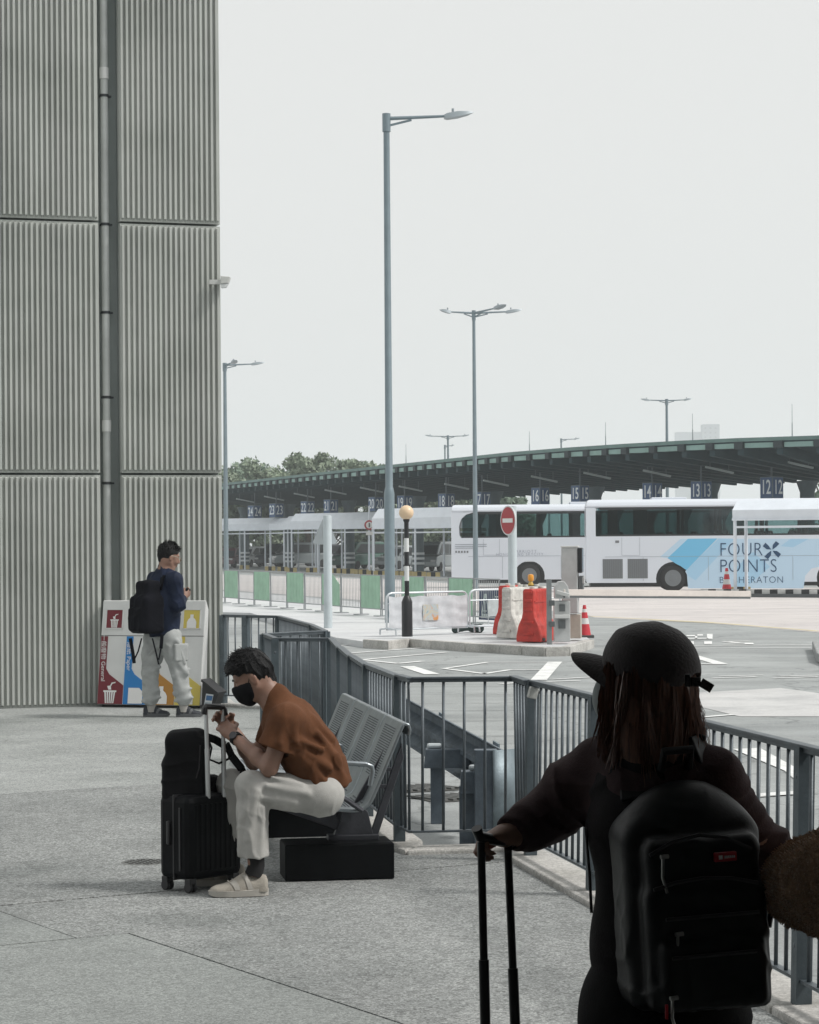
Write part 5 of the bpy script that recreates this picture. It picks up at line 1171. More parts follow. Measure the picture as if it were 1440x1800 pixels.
# ================================================================ TREES
M_BARK = mat('bark', (.10, .08, .065), .9, var=.3, vscale=6)
def leafmat(name, c):
    m = mat(name, c, .7, var=.55, vscale=.7, col2=tuple(x * .45 for x in c)); b_ = m.node_tree.nodes['Principled BSDF']; b_.inputs['Subsurface Weight'].default_value = 0; return m
LM = [leafmat('foliage_olive', (.29, .36, .25)), leafmat('foliage_green', (.24, .33, .24)), leafmat('foliage_dark', (.19, .28, .20))]
def tree(px, Y, h, rx, label, seed, mi=0, low=.25, nl=5200, ls=.32):
    rs = np.random.RandomState(seed); g = P(px, 955, Y); g.z = ZR
    o = empty('tree', tuple(g), 0, label, 'tree', 'trees beyond the coach station')
    b = MB(); b.tube([(0, 0, 0), (.1, .05, h * .25), (-.1, 0, h * .5), (.05, 0, h * .8)], [.22, .18, .12, .05], 8)
    clumps = []
    for i in range(34):
        a = rs.uniform(0, 6.28); rr = rx * math.sqrt(rs.uniform(.05, 1)) * .8; z = h * (low + (1 - low) * rs.uniform(.08, .88)); f = 1 - .55 * max(0, (z / h - .55) / .45) ** 1.5
        c = Vector((math.cos(a) * rr * f, math.sin(a) * rr * f, z)); clumps.append((c, rs.uniform(.4, 1.1) * rx * .30))
        b.tube([(0, 0, max(h * .12, z - h * .28)), c * .6 + Vector((0, 0, z * .36)), c], [.08, .05, .02], 5)
    b.build('trunk', M_BARK, o, True)
    n = nl; ci = rs.randint(0, len(clumps), n); u = rs.normal(size=(n, 3)); u /= np.linalg.norm(u, axis=1)[:, None]
    rad = rs.uniform(.15, 1.35, n) ** .7; C = np.array([c[0] for c in clumps])[ci]; Rr = np.array([c[1] for c in clumps])[ci]
    ctr = C + u * (rad * Rr)[:, None] * np.array([1, 1, .78]); ctr[:, 2] = np.maximum(ctr[:, 2], .3)
    a1 = rs.normal(size=(n, 3)); a1 /= np.linalg.norm(a1, axis=1)[:, None]; a2 = np.cross(a1, u + rs.normal(size=(n, 3)) * .5); a2 /= np.linalg.norm(a2, axis=1)[:, None] + 1e-9
    s1 = (ls * rs.uniform(.5, 1.2, n))[:, None]; s2 = s1 * .55
    V4 = np.stack([ctr - a1 * s1, ctr - a2 * s2, ctr + a1 * s1, ctr + a2 * s2], 1).reshape(-1, 3)
    me = bpy.data.meshes.new('crown'); me.vertices.add(4 * n); me.vertices.foreach_set('co', V4.ravel()); me.loops.add(4 * n); me.loops.foreach_set('vertex_index', np.arange(4 * n, dtype=np.int32))
    me.polygons.add(n); me.polygons.foreach_set('loop_start', np.arange(0, 4 * n, 4, dtype=np.int32)); me.update(calc_edges=True)
    mkobj('crown', me, LM[mi], o)
spots = [(395, 215, 9.2, 3.6, 'rounded tree beside the ribbed building edge', 0), (425, 225, 10.2, 3.8, 'olive tree above bay twenty-four', 1), (462, 212, 9.8, 3.6, 'tree above bay twenty-three', 0), (505, 222, 10.3, 3.6, 'tree between bays twenty-three and twenty-two', 2), (540, 214, 10.6, 3.4, 'tallest tree with feathery top above bay twenty-two', 0), (580, 224, 10.6, 3.6, 'tree above bay twenty-one', 1), (620, 214, 9.9, 3.4, 'tree left of bay twenty', 0), (655, 218, 9.9, 3.2, 'rounded tree left of the tall lamp', 2), (694, 216, 8.4, 3.2, 'low tree behind the tall lamp', 1), (735, 210, 7.0, 3.4, 'low tree under the canopy at bay nineteen', 0), (775, 214, 6.8, 3.4, 'low tree under the canopy at bay eighteen', 1), (815, 208, 6.6, 3.2, 'low tree under the canopy left of bay seventeen', 0), (905, 200, 6.2, 2.6, 'low tree left of bay sixteen', 1), (870, 205, 6.4, 3.0, 'low tree behind the bay seventeen column', 2), (1452, 170, 7.2, 2.4, 'dark tree at the right picture edge', 2)]
for i, (px, Y, h, rx, lb, mi) in enumerate(spots): tree(px, Y, h, rx, lb, 20 + i, mi, .10, 7000, .23)

# ================================================================ FAR BUILDING IN THE HAZE
c = P(1230, 955, 2300); fb = empty('far_tower', (c.x, c.y, ZR), 0, 'pale hazy apartment block far behind the canopy at the right', 'building'); M_FB = mat('far_concrete', (.34, .36, .38), .9); k = 2300 / F
hz_ = lambda y: (955 - y) * k + H
MB().box(((1250 - 1230) * k, 0, hz_(750) / 2), (30 * k, 14, hz_(750))).build('tower_block', M_FB, fb); MB().box(((1213 - 1230) * k, 6, hz_(763) / 2), (46 * k, 14, hz_(763))).build('lower_block', M_FB, fb)
wm = MB().box((0, -7.05, 0), (1.6, .2, 1.4)).mesh('window'); wm.materials.append(M_VENT)
for i in range(3):
    for j in range(5): inst('window', wm, fb, ((1240 - 1230 + i * 9) * k, 0, hz_(757 + j * 8)))
# ================================================================ HAZE
hb = MB().box((0, 1290, 45), (4900, 3200, 100)).build('haze', None); hb['kind'] = 'stuff'
vm = bpy.data.materials.new('haze_air'); vm.use_nodes = True; t = vm.node_tree; t.nodes.clear(); vo = t.nodes.new('ShaderNodeOutputMaterial'); pv = t.nodes.new('ShaderNodeVolumePrincipled')
pv.inputs['Color'].default_value = (.93, .98, 1, 1); pv.inputs['Density'].default_value = .0005; pv.inputs['Anisotropy'].default_value = .2; t.links.new(pv.outputs[0], vo.inputs['Volume']); hb.data.materials.append(vm)
# ================================================================ PEOPLE
def clothmat(name, c, var=.25, rough=.85, bump=.25, bs=220, vs_=9): return mat(name, c, rough, var=var, vscale=vs_, bump=bump, bscale=bs, spec=.15)
M_SKIN = mat('skin', (.27, .155, .112), .5, var=.12, vscale=14); M_SKIN.node_tree.nodes['Principled BSDF'].inputs['Subsurface Weight'].default_value = .08
M_HAIR = mat('black_hair', (.007, .007, .008), .5, var=.4, vscale=60, bump=.6, bscale=180, spec=.25)
def rotz(a): return Matrix.Rotation(a, 3, 'Z')
def basis(f, up=(0, 0, 1)):
    """columns: forward, left, up"""
    f = Vector(f).normalized(); u = Vector(up); l = u.cross(f).normalized(); u = f.cross(l).normalized()
    return Matrix((f, l, u)).transposed()
def head_sdf(s, c, B, k=.02, sc=1.0):
    """head centred at c, B = basis(forward,left,up); about 0.23 m tall"""
    c = Vector(c); q = lambda f, l, u: c + B @ Vector((f, l, u)) * sc
    s.ell(q(-.012, 0, .025), (.098 * sc, .077 * sc, .098 * sc), B, k)              # cranium
    s.ell(q(.022, 0, -.035), (.070 * sc, .060 * sc, .085 * sc), B, .03)             # face
    s.cone(q(.055, 0, -.098), q(.045, 0, -.095), .026 * sc, .03 * sc, .03)          # chin
    for l in (-1, 1): s.cone(q(.0, .052 * l, -.055), q(.045, .026 * l, -.098), .022 * sc, .02 * sc, .025)    # jaw
    s.cone(q(.088, 0, .012), q(.107, 0, -.026), .009 * sc, .014 * sc, .012)         # nose
    for l in (-1, 1):
        s.ell(q(.078, .032 * l, .026), (.012 * sc, .024 * sc, .008 * sc), B, .012)  # brow
        s.sub(q(.098, .033 * l, .004), (.014 * sc, .020 * sc, .011 * sc), B, .012)  # eye socket
        s.ell(q(.076, .033 * l, .003), (.012 * sc, .014 * sc, .010 * sc), B, .006)  # eyelid
        s.ell(q(-.008, .080 * l, -.012), (.020 * sc, .010 * sc, .033 * sc), B @ rotz(.0), .008)   # ear
        s.sub(q(-.002, .092 * l, -.012), (.010 * sc, .007 * sc, .019 * sc), B, .006)
        s.cone(q(.078, .034 * l, -.030), q(.060, .045 * l, -.035), .018 * sc, .018 * sc, .03)     # cheek
    s.cone(q(.090, -.018, -.060), q(.090, .018, -.060), .007 * sc, .007 * sc, .008); s.cone(q(.086, -.015, -.073), q(.086, .015, -.073), .008 * sc, .008 * sc, .008)  # lips
    return q
def hand_sdf(s, wrist, d, n, side, curl=.7, sc=1.0, spread=.12, thumb=None):
    """palm along d from the wrist, n = palm normal (fingers curl towards n), side = direction of the thumb"""
    d = Vector(d).normalized(); n = Vector(n); n = (n - d * n.dot(d)).normalized(); t = d.cross(n).normalized()
    if t.dot(Vector(side)) < 0: t = -t
    w = Vector(wrist); B = Matrix((d, t, n)).transposed()
    s.ell(w + d * .048 * sc, (.052 * sc, .040 * sc, .016 * sc), B, .02); s.cone(w - d * .01, w + d * .03 * sc, .024 * sc, .028 * sc, .02)
    for i, (off, L_) in enumerate(((.030, .072), (.010, .080), (-.011, .074), (-.030, .058))):
        b_ = w + d * (.088 - .006 * abs(i - 1)) * sc + t * off * sc; L_ *= sc; p = b_; a = curl * .45; dd = (d + t * off * spread * 8).normalized()
        for j, f in enumerate((.45, .31, .24)):
            a += curl * (.55 if j else .2); dr = (dd * math.cos(a) + n * math.sin(a)); q = p + dr * L_ * f
            s.cone(p, q, (.0092 - .0010 * j) * sc, (.0086 - .0012 * j) * sc, .006); p = q
    p = w + d * .025 * sc + t * .032 * sc
    t1 = p + (d * .6 + t * .65 + n * .45).normalized() * .038 * sc; t2 = t1 + (d * .85 + t * .05 + n * .55).normalized() * .034 * sc
    s.cone(p, t1, .013 * sc, .0105 * sc, .012); s.cone(t1, t2, .0105 * sc, .0085 * sc, .006)
def shoe(name, parent, heel, toe, m_up, m_sole, up_h=.085, wd_=.045, M_=None):
    heel, toe = Vector(heel), Vector(toe); d = (toe - heel); L_ = d.length; d.normalize(); z = Vector((0, 0, 1)); t = z.cross(d).normalized(); z = d.cross(t); B = Matrix((d, t, z)).transposed()
    q = lambda a, b_, c: heel + d * a * L_ + t * b_ + z * c
    hs_ = [(0, .075), (.03, .100), (.10, .108), (.22, .096), (.32, .104), (.39, .120), (.46, .108), (.60, .082), (.74, .064), (.88, .056), (.96, .046), (1.0, .030)]
    ws_ = [(0, .35), (.03, .62), (.10, .74), (.25, .74), (.40, .80), (.60, .96), (.75, 1.0), (.88, .86), (.96, .58), (1.0, .25)]
    lin = lambda tb, x: next(a[1] + (b_[1] - a[1]) * (x - a[0]) / (b_[0] - a[0]) for a, b_ in zip(tb, tb[1:]) if a[0] <= x <= b_[0])
    def up_fn(u, v):
        a = math.pi * u; w_ = wd_ * lin(ws_, v); h_ = lin(hs_, v); cs = math.cos(a)
        return q(v, w_ * math.copysign(abs(cs) ** .75, cs) * (1 - .28 * math.sin(a) ** 2), .022 + (h_ - .022) * math.sin(a) ** .75)
    b = MB(); b.grid(up_fn, 19, 34); up = b.build(name, m_up, parent, True, sharp=70)
    for f_ in (.30, .52):
        MB().grid(lambda u, v: up_fn(.02 + .30 * u, f_ - .05 + .09 * v + .10 * u) + (z * .002 + t * .003), 6, 4).build('side_panel', m_sole, up, True); b = MB(); b.grid(lambda u, v: up_fn(.98 - .30 * u, f_ - .05 + .09 * v + .10 * u) + (z * .002 - t * .003), 6, 4); b.build('side_panel', m_sole, up, True)
    b = MB(); outl = []
    for i in range(28):
        a = 2 * math.pi * i / 28; x = .5 + .5 * math.cos(a); w_ = wd_ * (1.02 if x > .55 else .88) * (1.12 - .25 * abs(x - .65))
        outl.append((x, w_ * math.copysign(abs(math.sin(a)) ** .7, math.sin(a))))
    lo = [q(x * 1.02 - .01, y, .0 + (.012 * max(0, (x - .85) / .15) ** 2)) for x, y in outl]; hi = [q(x * 1.03 - .015, y * 1.04, .03 + .006 * (x < .25)) for x, y in outl]
    n = 28; b.add(lo + hi, [tuple(range(n - 1, -1, -1)), tuple(range(n, 2 * n))] + [(i, (i + 1) % n, (i + 1) % n + n, i + n) for i in range(n)]); b.build('sole', m_sole, up, True)
    b = MB()
    for j in range(4): c = .44 + j * .075; b.tube([q(c, -.024, .088 - j * .006), q(c + .02, 0, .096 - j * .006), q(c, .024, .088 - j * .006)], .0032, 5)
    b.build('laces', m_sole, up, True)
    return up

# ---------------------------------------------------------------- seated man
Y0 = 12.30
S = lambda x, y, dy=0.0: P(x, y, Y0 + dy)
def seated_limbs(s, f=1.0):
    pass
hc = S(441, 1190); HB = basis((-.83, -.06, -.50))
s = SDF()
hq = head_sdf(s, hc, HB, sc=.95)
nb0 = S(484, 1234); s.cone(hq(-.045, 0, -.05), nb0, .050, .058, .035)
s.chain([nb0, S(512, 1270), S(542, 1314), S(562, 1352), S(568, 1386)], [.07, .09, .10, .10, .095], .05)
shL, shR = S(503, 1268, -.165), S(490, 1266, .175); s.cone(shL, shR, .062, .062, .06)
elL, wrL = S(474, 1349, -.175), S(409, 1293, .02); elR, wrR = S(446, 1338, .17), S(404, 1274, .17)
for sh, el, wr in ((shL, elL, wrL), (shR, elR, wrR)):
    s.chain([sh, el], [.052, .042], .03); m_ = el.lerp(wr, .3); s.chain([el, m_, wr], [.041, .041, .026], .02)
hand_sdf(s, wrL, S(380, 1262, .10) - wrL, (0, 1, -.35), (-.4, 0, 1), .85)
hand_sdf(s, wrR, S(384, 1256, .12) - wrR, (0, -1, -.3), (-.4, 0, 1), .85)
hipL, hipR = S(562, 1402, -.10), S(562, 1402, .10); knL, knR = S(440, 1382, -.14), S(408, 1378, .17); anL, anR = S(449, 1514, -.14), S(404, 1512, .24)
for h_, k_, a_ in ((hipL, knL, anL), (hipR, knR, anR)):
    s.chain([h_, k_], [.080, .056], .04); s.chain([k_, k_.lerp(a_, .3), a_], [.054, .052, .036], .02); s.cone(a_, a_ + Vector((.0, 0, -.06)), .033, .03, .02)
pm = s.mesh('person', .0055)
man = mkobj('person', pm, M_SKIN); tag(man, 'man in brown T-shirt and black mask bent forward on the bench', 'person')
# T-shirt
M_TEE = clothmat('brown_tshirt', (.118, .050, .024), .22)
s = SDF()
s.chain([S(486, 1236), S(512, 1267), S(543, 1311), S(563, 1352)], [.082, .110, .120, .120], .06); s.fcone(S(560, 1338), S(576, 1388), .122, .134, .06, .006)
s.ell(S(506, 1292), (.11, .15, .10), None, .08); s.cone(S(540, 1335, -.07), S(540, 1335, .07), .105, .105, .08); s.cone(S(528, 1277, -.09), S(528, 1277, .09), .072, .072, .08)
s.cone(S(505, 1300, -.08), S(535, 1345, -.08), .070, .07, .06); s.cone(S(505, 1300, .08), S(535, 1345, .08), .070, .07, .06)
s.cone(shL, shR, .078, .078, .07)
s.fcone(shL, shL.lerp(elL, .60), .076, .098, .05, .004); s.fcone(shR, shR.lerp(elR, .60), .076, .092, .05, .004)
s.cone(S(486, 1222), S(472, 1222), .060, .058, .03)
s.cut(S(474, 1214), (-.93, 0, .30), .006)
for el_, sh_ in ((elL, shL), (elR, shR)):
    c_ = sh_.lerp(el_, .62); s.ops.append(('s', np.array(c_) - .1, np.array(c_) + .1, .004, (np.array(c_, float), np.array((.066, .066, .05)), np.array(basis((el_ - sh_).cross(Vector((0, 1, 0))), tuple((el_ - sh_).normalized()))))))
for x0, y0, d0, x1, y1, d1, r_ in ((522, 1300, -.205, 566, 1318, -.17, .016), (520, 1312, -.195, 580, 1352, -.15, .018), (528, 1330, -.19, 572, 1376, -.15, .018), (560, 1290, -.14, 596, 1340, -.10, .016), (588, 1330, -.10, 604, 1380, -.08, .016), (545, 1345, -.175, 556, 1380, -.165, .014), (500, 1262, -.235, 492, 1305, -.262, .012), (515, 1270, -.225, 520, 1302, -.235, .012), (548, 1262, -.10, 585, 1300, -.08, .014)):
    s.cone(S(x0, y0, d0), S(x1, y1, d1), r_ * .7, r_, .030)
fd = addf(folds(.0035, 46, (.75, .15, .62), .05, 1), folds(.003, 60, (.95, .1, -.25), .04, 2))
def tee_disp(q):
    k = np.clip((q[:, 0] - S(500, 1300).x) / .22, 0, 1); return fd(q) * (.45 + .75 * k)
tee = mkobj('t_shirt', s.mesh('t_shirt', .0058, tee_disp), M_TEE, man)
# trousers
M_TRO = clothmat('pale_trousers', (.44, .435, .415), .14)
s = SDF()
s.cone(S(570, 1396, -.085), S(570, 1396, .085), .104, .104, .06)
for h_, k_, a_, kd in ((hipL, knL, anL, 0), (hipR, knR, anR, 0)):
    s.chain([h_, h_.lerp(k_, .5), k_], [.092, .084, .073], .05); s.chain([k_, k_.lerp(a_, .35)], [.073, .074], .03); s.fcone(k_.lerp(a_, .35), a_ + Vector((-.012, 0, .022)), .078, .082, .03)
for x0, y0, d0, x1, y1, d1, r_ in ((530, 1382, -.185, 478, 1366, -.20, .013), (540, 1395, -.20, 470, 1382, -.215, .014), (520, 1412, -.19, 462, 1402, -.205, .014), (452, 1392, -.215, 425, 1440, -.205, .012), (450, 1402, -.215, 436, 1475, -.215, .012), (430, 1390, -.20, 420, 1500, -.19, .011), (462, 1420, -.20, 458, 1505, -.20, .011), (440, 1362, -.19, 425, 1385, -.20, .010)):
    s.cone(S(x0, y0, d0), S(x1, y1, d1), r_, r_ * .55, .026)
fdt = addf(folds(.0032, 44, (.75, .2, .6), .07, 4), folds(.0026, 70, (.95, .1, .25), .05, 5))
mkobj('trousers', s.mesh('trousers', .0058, fdt), M_TRO, man)
# socks, shoes
M_SHO = mat('shoe_beige', (.40, .37, .32), .8, var=.2, vscale=18, bump=.3, bscale=160); M_SOL = mat('shoe_sole', (.46, .44, .40), .7, var=.15, vscale=10); M_SOCK = mat('sock_black', (.012, .012, .013), .9)
for a_, hx_, tx_, dy in ((anL, 476, 376, -.14), (anR, 436, 340, .26)):
    MB().tube([a_ + Vector((.0, 0, .06)), a_ + Vector((.005, 0, -.02)), a_ + Vector((-.01, 0, -.07))], [.045, .042, .046], 14).build('sock', M_SOCK, man, True)
    gh = G(hx_, 1562 if dy < 0 else 1545); h_ = Vector((gh.x, Y0 + dy, .002)); gt = G(tx_, 1562); t_ = Vector((gt.x if dy < 0 else h_.x - .28, Y0 + dy - .03, .002)); shoe('shoe', man, h_, t_, M_SHO, M_SOL, wd_=.052)
# hair
s = SDF(); c_ = hq(-.02, 0, .045)
s.ell(hq(-.018, 0, .040), (.108, .090, .103), HB, .02); s.ell(hq(.050, 0, .088), (.050, .068, .036), HB, .03); s.cone(hq(-.08, 0, -.01), hq(-.075, 0, -.06), .05, .04, .03); s.cone(hq(.085, -.045, .068), hq(.10, .05, .060), .022, .022, .02)
s.cut(hq(.060, 0, .045), tuple(HB @ Vector((.75, 0, -.66))), .006)
s.sub(hq(.045, .095, -.035), (.062, .05, .075), HB, .01); s.sub(hq(.045, -.095, -.035), (.062, .05, .075), HB, .01); s.cut(hq(0, 0, -.085), tuple(HB @ Vector((.25, 0, -1))), .01)
fh = addf(folds(.006, 130, (.3, .9, .2), .02, 7), folds(.005, 170, (.9, .2, .4), .02, 8))
mkobj('hair', s.mesh('hair', .0048, fh), M_HAIR, man)
# loose locks of hair
rs = np.random.RandomState(5); b = MB()
for i in range(900):
    th, ph = rs.uniform(0, 6.28), rs.uniform(.05, 1.45); dl = Vector((math.sin(ph) * math.cos(th) * .108, math.sin(ph) * math.sin(th) * .090, math.cos(ph) * .103))
    p0 = Vector(hq(-.018 + dl.x, dl.y, .04 + dl.z)); dirv = HB @ Vector((rs.uniform(.1, 1.0), rs.normal() * .5, rs.uniform(-.3, .5))); nrm = HB @ dl.normalized()
    if dl.z < .03 and dl.x > -.02: continue
    b.tube([p0 - nrm * .006, p0 + nrm * .004 + dirv.normalized() * .016, p0 + nrm * .003 + dirv.normalized() * .034], [.0022, .0018, .0005], 4, False)
b.build('hair_locks', M_HAIR, man, True)['kind'] = 'stuff'
# mask
s = SDF(); s.ell(hq(.030, 0, -.042), (.088, .070, .078), HB, .02); s.cone(hq(.10, 0, -.02), hq(.098, 0, -.075), .020, .022, .03); s.cone(hq(.066, 0, -.105), hq(.05, 0, -.10), .03, .03, .03)
s.cut(hq(.06, 0, -.004), tuple(HB @ Vector((-.10, 0, 1))), .004); s.cut(hq(.022, 0, -.05), tuple(HB @ Vector((-1, 0, -.25))), .004)
M_MASK = mat('mask_black', (.008, .008, .010), .8, bump=.2, bscale=150, spec=.15); mk = mkobj('face_mask', s.mesh('face_mask', .0045), M_MASK, man)
for l in (-1, 1): MB().tube([hq(.03, .068 * l, -.02), hq(.0, .082 * l, .012), hq(-.022, .086 * l, .005)], .0022, 5).build('ear_loop', M_MASK, mk)
for l in (-1, 1): MB().tube([hq(.094, .018 * l, -.002), hq(.091, .034 * l, -.004), hq(.083, .046 * l, .0)], [.0012, .0022, .001], 5).build('eyelashes', M_HAIR, man); MB().tube([hq(.094, .014 * l, .029), hq(.092, .032 * l, .034), hq(.081, .050 * l, .028)], [.003, .0042, .0015], 5).build('eyebrow', M_HAIR, man)
# watch
d = (wrL - elL).normalized(); c = elL.lerp(wrL, .90)
wt = empty('wrist_watch', tuple(c), 0, 'black wristwatch on the seated man\'s near wrist', 'watch')
MB().cyl(c - d * .012, c + d * .012, .0345, n=20).build('strap', M_SOCK, wt, True, world=True); wn_ = (Vector((0, -1, .2)) - d * Vector((0, -1, .2)).dot(d)).normalized(); MB().cyl(c + wn_ * .031, c + wn_ * .043, .020, n=18).build('case', mat('watch_case', (.05, .05, .055), .3, .5), wt, True, world=True)

# ---------------------------------------------------------------- suitcase with handle and backpack
nc = G(333, 1572); M_CASE = mat('suitcase_black', (.006, .0068, .008), .5, var=.3, vscale=5, bump=.1, bscale=120, spec=.10); M_TRIM = mat('suitcase_trim', (.02, .02, .022), .35); M_ALU = mat('handle_alloy', (.66, .68, .69), .35, .5)
crz = R(47); sc_ = empty('suitcase', tuple(nc), crz, 'black ribbed cabin suitcase with silver telescopic handle standing before the seated man', 'suitcase')
LX, LY, Z0, Z1 = .37, .235, .062, .490         # local x: broad side to the right-back; local y: narrow side to the left-back
b = MB(); b.box((LX / 2, LY / 2, (Z0 + Z1) / 2), (LX, LY, Z1 - Z0)); b.build('shell', M_CASE, sc_, bevel=.035)
for i in range(9): MB().box((.05 + i * .034, -.0005, (Z0 + Z1) / 2), (.016, .008, Z1 - Z0 - .09)).build('rib', M_CASE, sc_, bevel=.003)
MB().box((LX / 2, LY / 2, (Z0 + Z1) / 2), (LX + .004, .010, Z1 - Z0 + .004)).build('zip', M_TRIM, sc_)
MB().box((-.001, LY / 2 - .05, .27), (.008, .012, .32)).build('side_rib', M_TRIM, sc_); MB().box((-.006, LY / 2 + .03, .30), (.02, .022, .12)).build('side_handle', M_TRIM, sc_, bevel=.006)
for x, y in ((.035, .03), (.035, LY - .03), (LX - .04, .03), (LX - .04, LY - .03)):
    ft = MB().box((x, y, .058), (.045, .045, .03)).build('wheel_fork', M_TRIM, sc_, bevel=.005)
    for s_ in (-1, 1): MB().cyl((x + s_ * .008, y, .027), (x + s_ * .022, y, .027), .027, n=18).build('wheel', mat('caster', (.025, .025, .027), .5), ft, True, bevel=.003)
hp0, hp1 = Vector((.145, .10, 0)), Vector((.265, .10, 0))
inv = RM[sc_.name].inverted()
t0, t1 = inv @ P(362, 1246, nc.y + .10), inv @ P(392, 1247, nc.y + .17); b0, b1 = inv @ P(366, 1408, nc.y + .12), inv @ P(394, 1412, nc.y + .19); b0.z = b1.z = Z1 - .02
for a_, c_ in ((b0, t0), (b1, t1)): MB().tube([a_, a_.lerp(c_, .55)], .0125, 10).build('handle_tube', M_ALU, sc_, True); MB().tube([a_.lerp(c_, .55), c_], .0108, 10).build('handle_tube', M_ALU, sc_, True)
MB().tube([t0 + (t0 - t1) * .12 - Vector((0, 0, .03)), t0 + (t0 - t1) * .08, t0 + Vector((0, 0, .012)), t1 + Vector((0, 0, .012)), t1 + (t1 - t0) * .08, t1 + (t1 - t0) * .12 - Vector((0, 0, .03))], .016, 10).build('grip', M_TRIM, sc_, True)
M_BPK = mat('backpack_black', (.006, .0063, .0075), .85, var=.35, vscale=9, bump=.35, bscale=110, spec=.2)
Yb = nc.y + .21; bp0 = P(333, 1400, Yb)
s = SDF(); s.rbox(P(328, 1352, Yb), (.075, .055, .135), .035, Matrix.Rotation(R(4), 3, 'Y'), .03); s.rbox(P(305, 1365, Yb), (.02, .05, .075), .03, None, .03); s.rbox(P(325, 1300, Yb), (.055, .05, .02), .025, Matrix.Rotation(R(-6), 3, 'Y'), .04); s.cone(P(310, 1296, Yb), P(352, 1292, Yb), .03, .028, .04); s.cone(P(318, 1398, Yb), P(350, 1398, Yb), .05, .05, .04)
bk = mkobj('backpack', s.mesh('backpack', .0065, folds(.005, 45, (.3, .1, .9), .06, 9)), M_BPK); tag(bk, 'black backpack sitting on top of the suitcase beside its handle', 'backpack')
Mbk = lambda *p: MB().tube([P(x, y, Yb + d_) for x, y, d_ in p], .009, 6)
MB().tube([P(362, 1290, Yb), P(372, 1315, Yb - .03), P(368, 1335, Yb - .04), P(385, 1342, Yb - .05), P(402, 1334, Yb), P(404, 1318, Yb + .04)], .006, 6).build('strap', M_BPK, bk, True)
for pts in (((398, 1308, .0), (408, 1330, -.03), (425, 1352, -.02), (436, 1372, .04)), ((352, 1292, 0), (378, 1300, .06), (395, 1310, .05))):
    P_ = [P(x, y, Yb + d_) for x, y, d_ in pts]
    b = MB()
    for i in range(len(P_) - 1): b.bar(P_[i], P_[i + 1], .012, .040)
    b.build('strap', M_BPK, bk)
MB().box(tuple(P(302, 1336, Yb - .085)), (.034, .004, .020)).build('label_patch', mat('patch_white', (.62, .63, .62), .6), bk)
MB().tube([P(352, 1310, Yb - .09), P(350, 1350, Yb - .092), P(340, 1385, Yb - .085)], .004, 5).build('zip', M_TRIM, bk, True)
b = MB(); b.box(tuple(P(372, 1382, nc.y + .30)), (.09, .10, .12)); b.box(tuple(P(384, 1402, nc.y + .30)), (.16, .12, .06)); b.build('side_pouch', M_BPK, bk, bevel=.03)

# ---------------------------------------------------------------- standing man by the bins
Y1 = 24.85
S1 = lambda x, y, dy=0.0: P(x, y, Y1 + dy)
FW = Vector((.80, .60, 0)); RT = Vector((.60, -.80, 0))
HB1 = basis((.86, .40, -.28))
s = SDF(); hc1 = S1(298, 979); hq1 = head_sdf(s, hc1, HB1, sc=1.05)
nk = S1(290, 1006); s.cone(hq1(-.04, 0, -.05), nk, .056, .062, .03)
shr, shl = nk + RT * .19 + Vector((.0, 0, -.08)), nk - RT * .19 + Vector((0, 0, -.08))
s.chain([nk - Vector((0, 0, .02)), S1(283, 1050), S1(282, 1110)], [.08, .135, .125], .06); s.cone(shr, shl, .065, .065, .06)
elr = S1(313, 1064, -.16); wrr = S1(322, 1050, .02); ell_ = S1(262, 1062, .20); wrl = S1(300, 1056, .30)
for sh_, e_, w_ in ((shr, elr, wrr), (shl, ell_, wrl)): s.chain([sh_, e_], [.055, .045], .03); s.chain([e_, w_], [.044, .030], .02)
hand_sdf(s, wrr, Vector((.6, .5, .45)), (-.5, .6, .3), (0, 0, 1), .9); hand_sdf(s, wrl, Vector((.7, -.1, .4)), (0, -.6, .3), (0, 0, 1), .9)
hl, hr = S1(272, 1122, .06), S1(299, 1122, -.06); kl, kr = S1(264, 1182, .04), S1(316, 1182, -.04); al, ar = S1(266, 1243, .04), S1(323, 1243, -.04)
for h_, k_, a_ in ((hl, kl, al), (hr, kr, ar)): s.chain([h_, k_, a_], [.085, .06, .036], .03); s.cone(a_, a_ + Vector((.01, .0, -.05)), .034, .03, .02)
man2 = mkobj('person', s.mesh('person', .0075), M_SKIN); tag(man2, 'man in navy jacket standing with his back turned before the recycling bins', 'person')
M_JKT = clothmat('navy_jacket', (.012, .019, .042), .35, .6)
s = SDF(); s.chain([nk - Vector((0, 0, .03)), S1(283, 1042), S1(286, 1085), S1(288, 1116)], [.10, .165, .165, .165], .07); s.cone(shr, shl, .085, .085, .07); s.cone(nk + FW * .02, nk + Vector((0, 0, .055)) + FW * .01, .078, .072, .03)
s.cone(S1(283, 1060) + RT * .06, S1(283, 1060) - RT * .06, .15, .15, .08)
for sh_, e_, w_ in ((shr, elr, wrr), (shl, ell_, wrl)): s.chain([sh_, e_], [.080, .072], .04); s.chain([e_, e_.lerp(w_, .75)], [.070, .056], .03)
s.cut(S1(288, 1118), (.08, 0, -1), .01)
mkobj('jacket', s.mesh('jacket', .009, addf(folds(.008, 40, (.3, .3, .9), .08, 11), folds(.004, 70, (.8, .2, -.4), .05, 12))), M_JKT, man2)
M_SWP = clothmat('grey_sweatpants', (.37, .385, .38), .16)
s = SDF(); s.cone(S1(275, 1120, .03), S1(297, 1120, -.03), .125, .125, .06)
for h_, k_, a_ in ((hl, kl, al), (hr, kr, ar)): s.chain([h_, h_.lerp(k_, .5), k_], [.108, .102, .086], .05); s.chain([k_, k_.lerp(a_, .55), a_ + Vector((0, 0, .09)), a_ + Vector((0, 0, .035))], [.086, .084, .076, .052], .03)
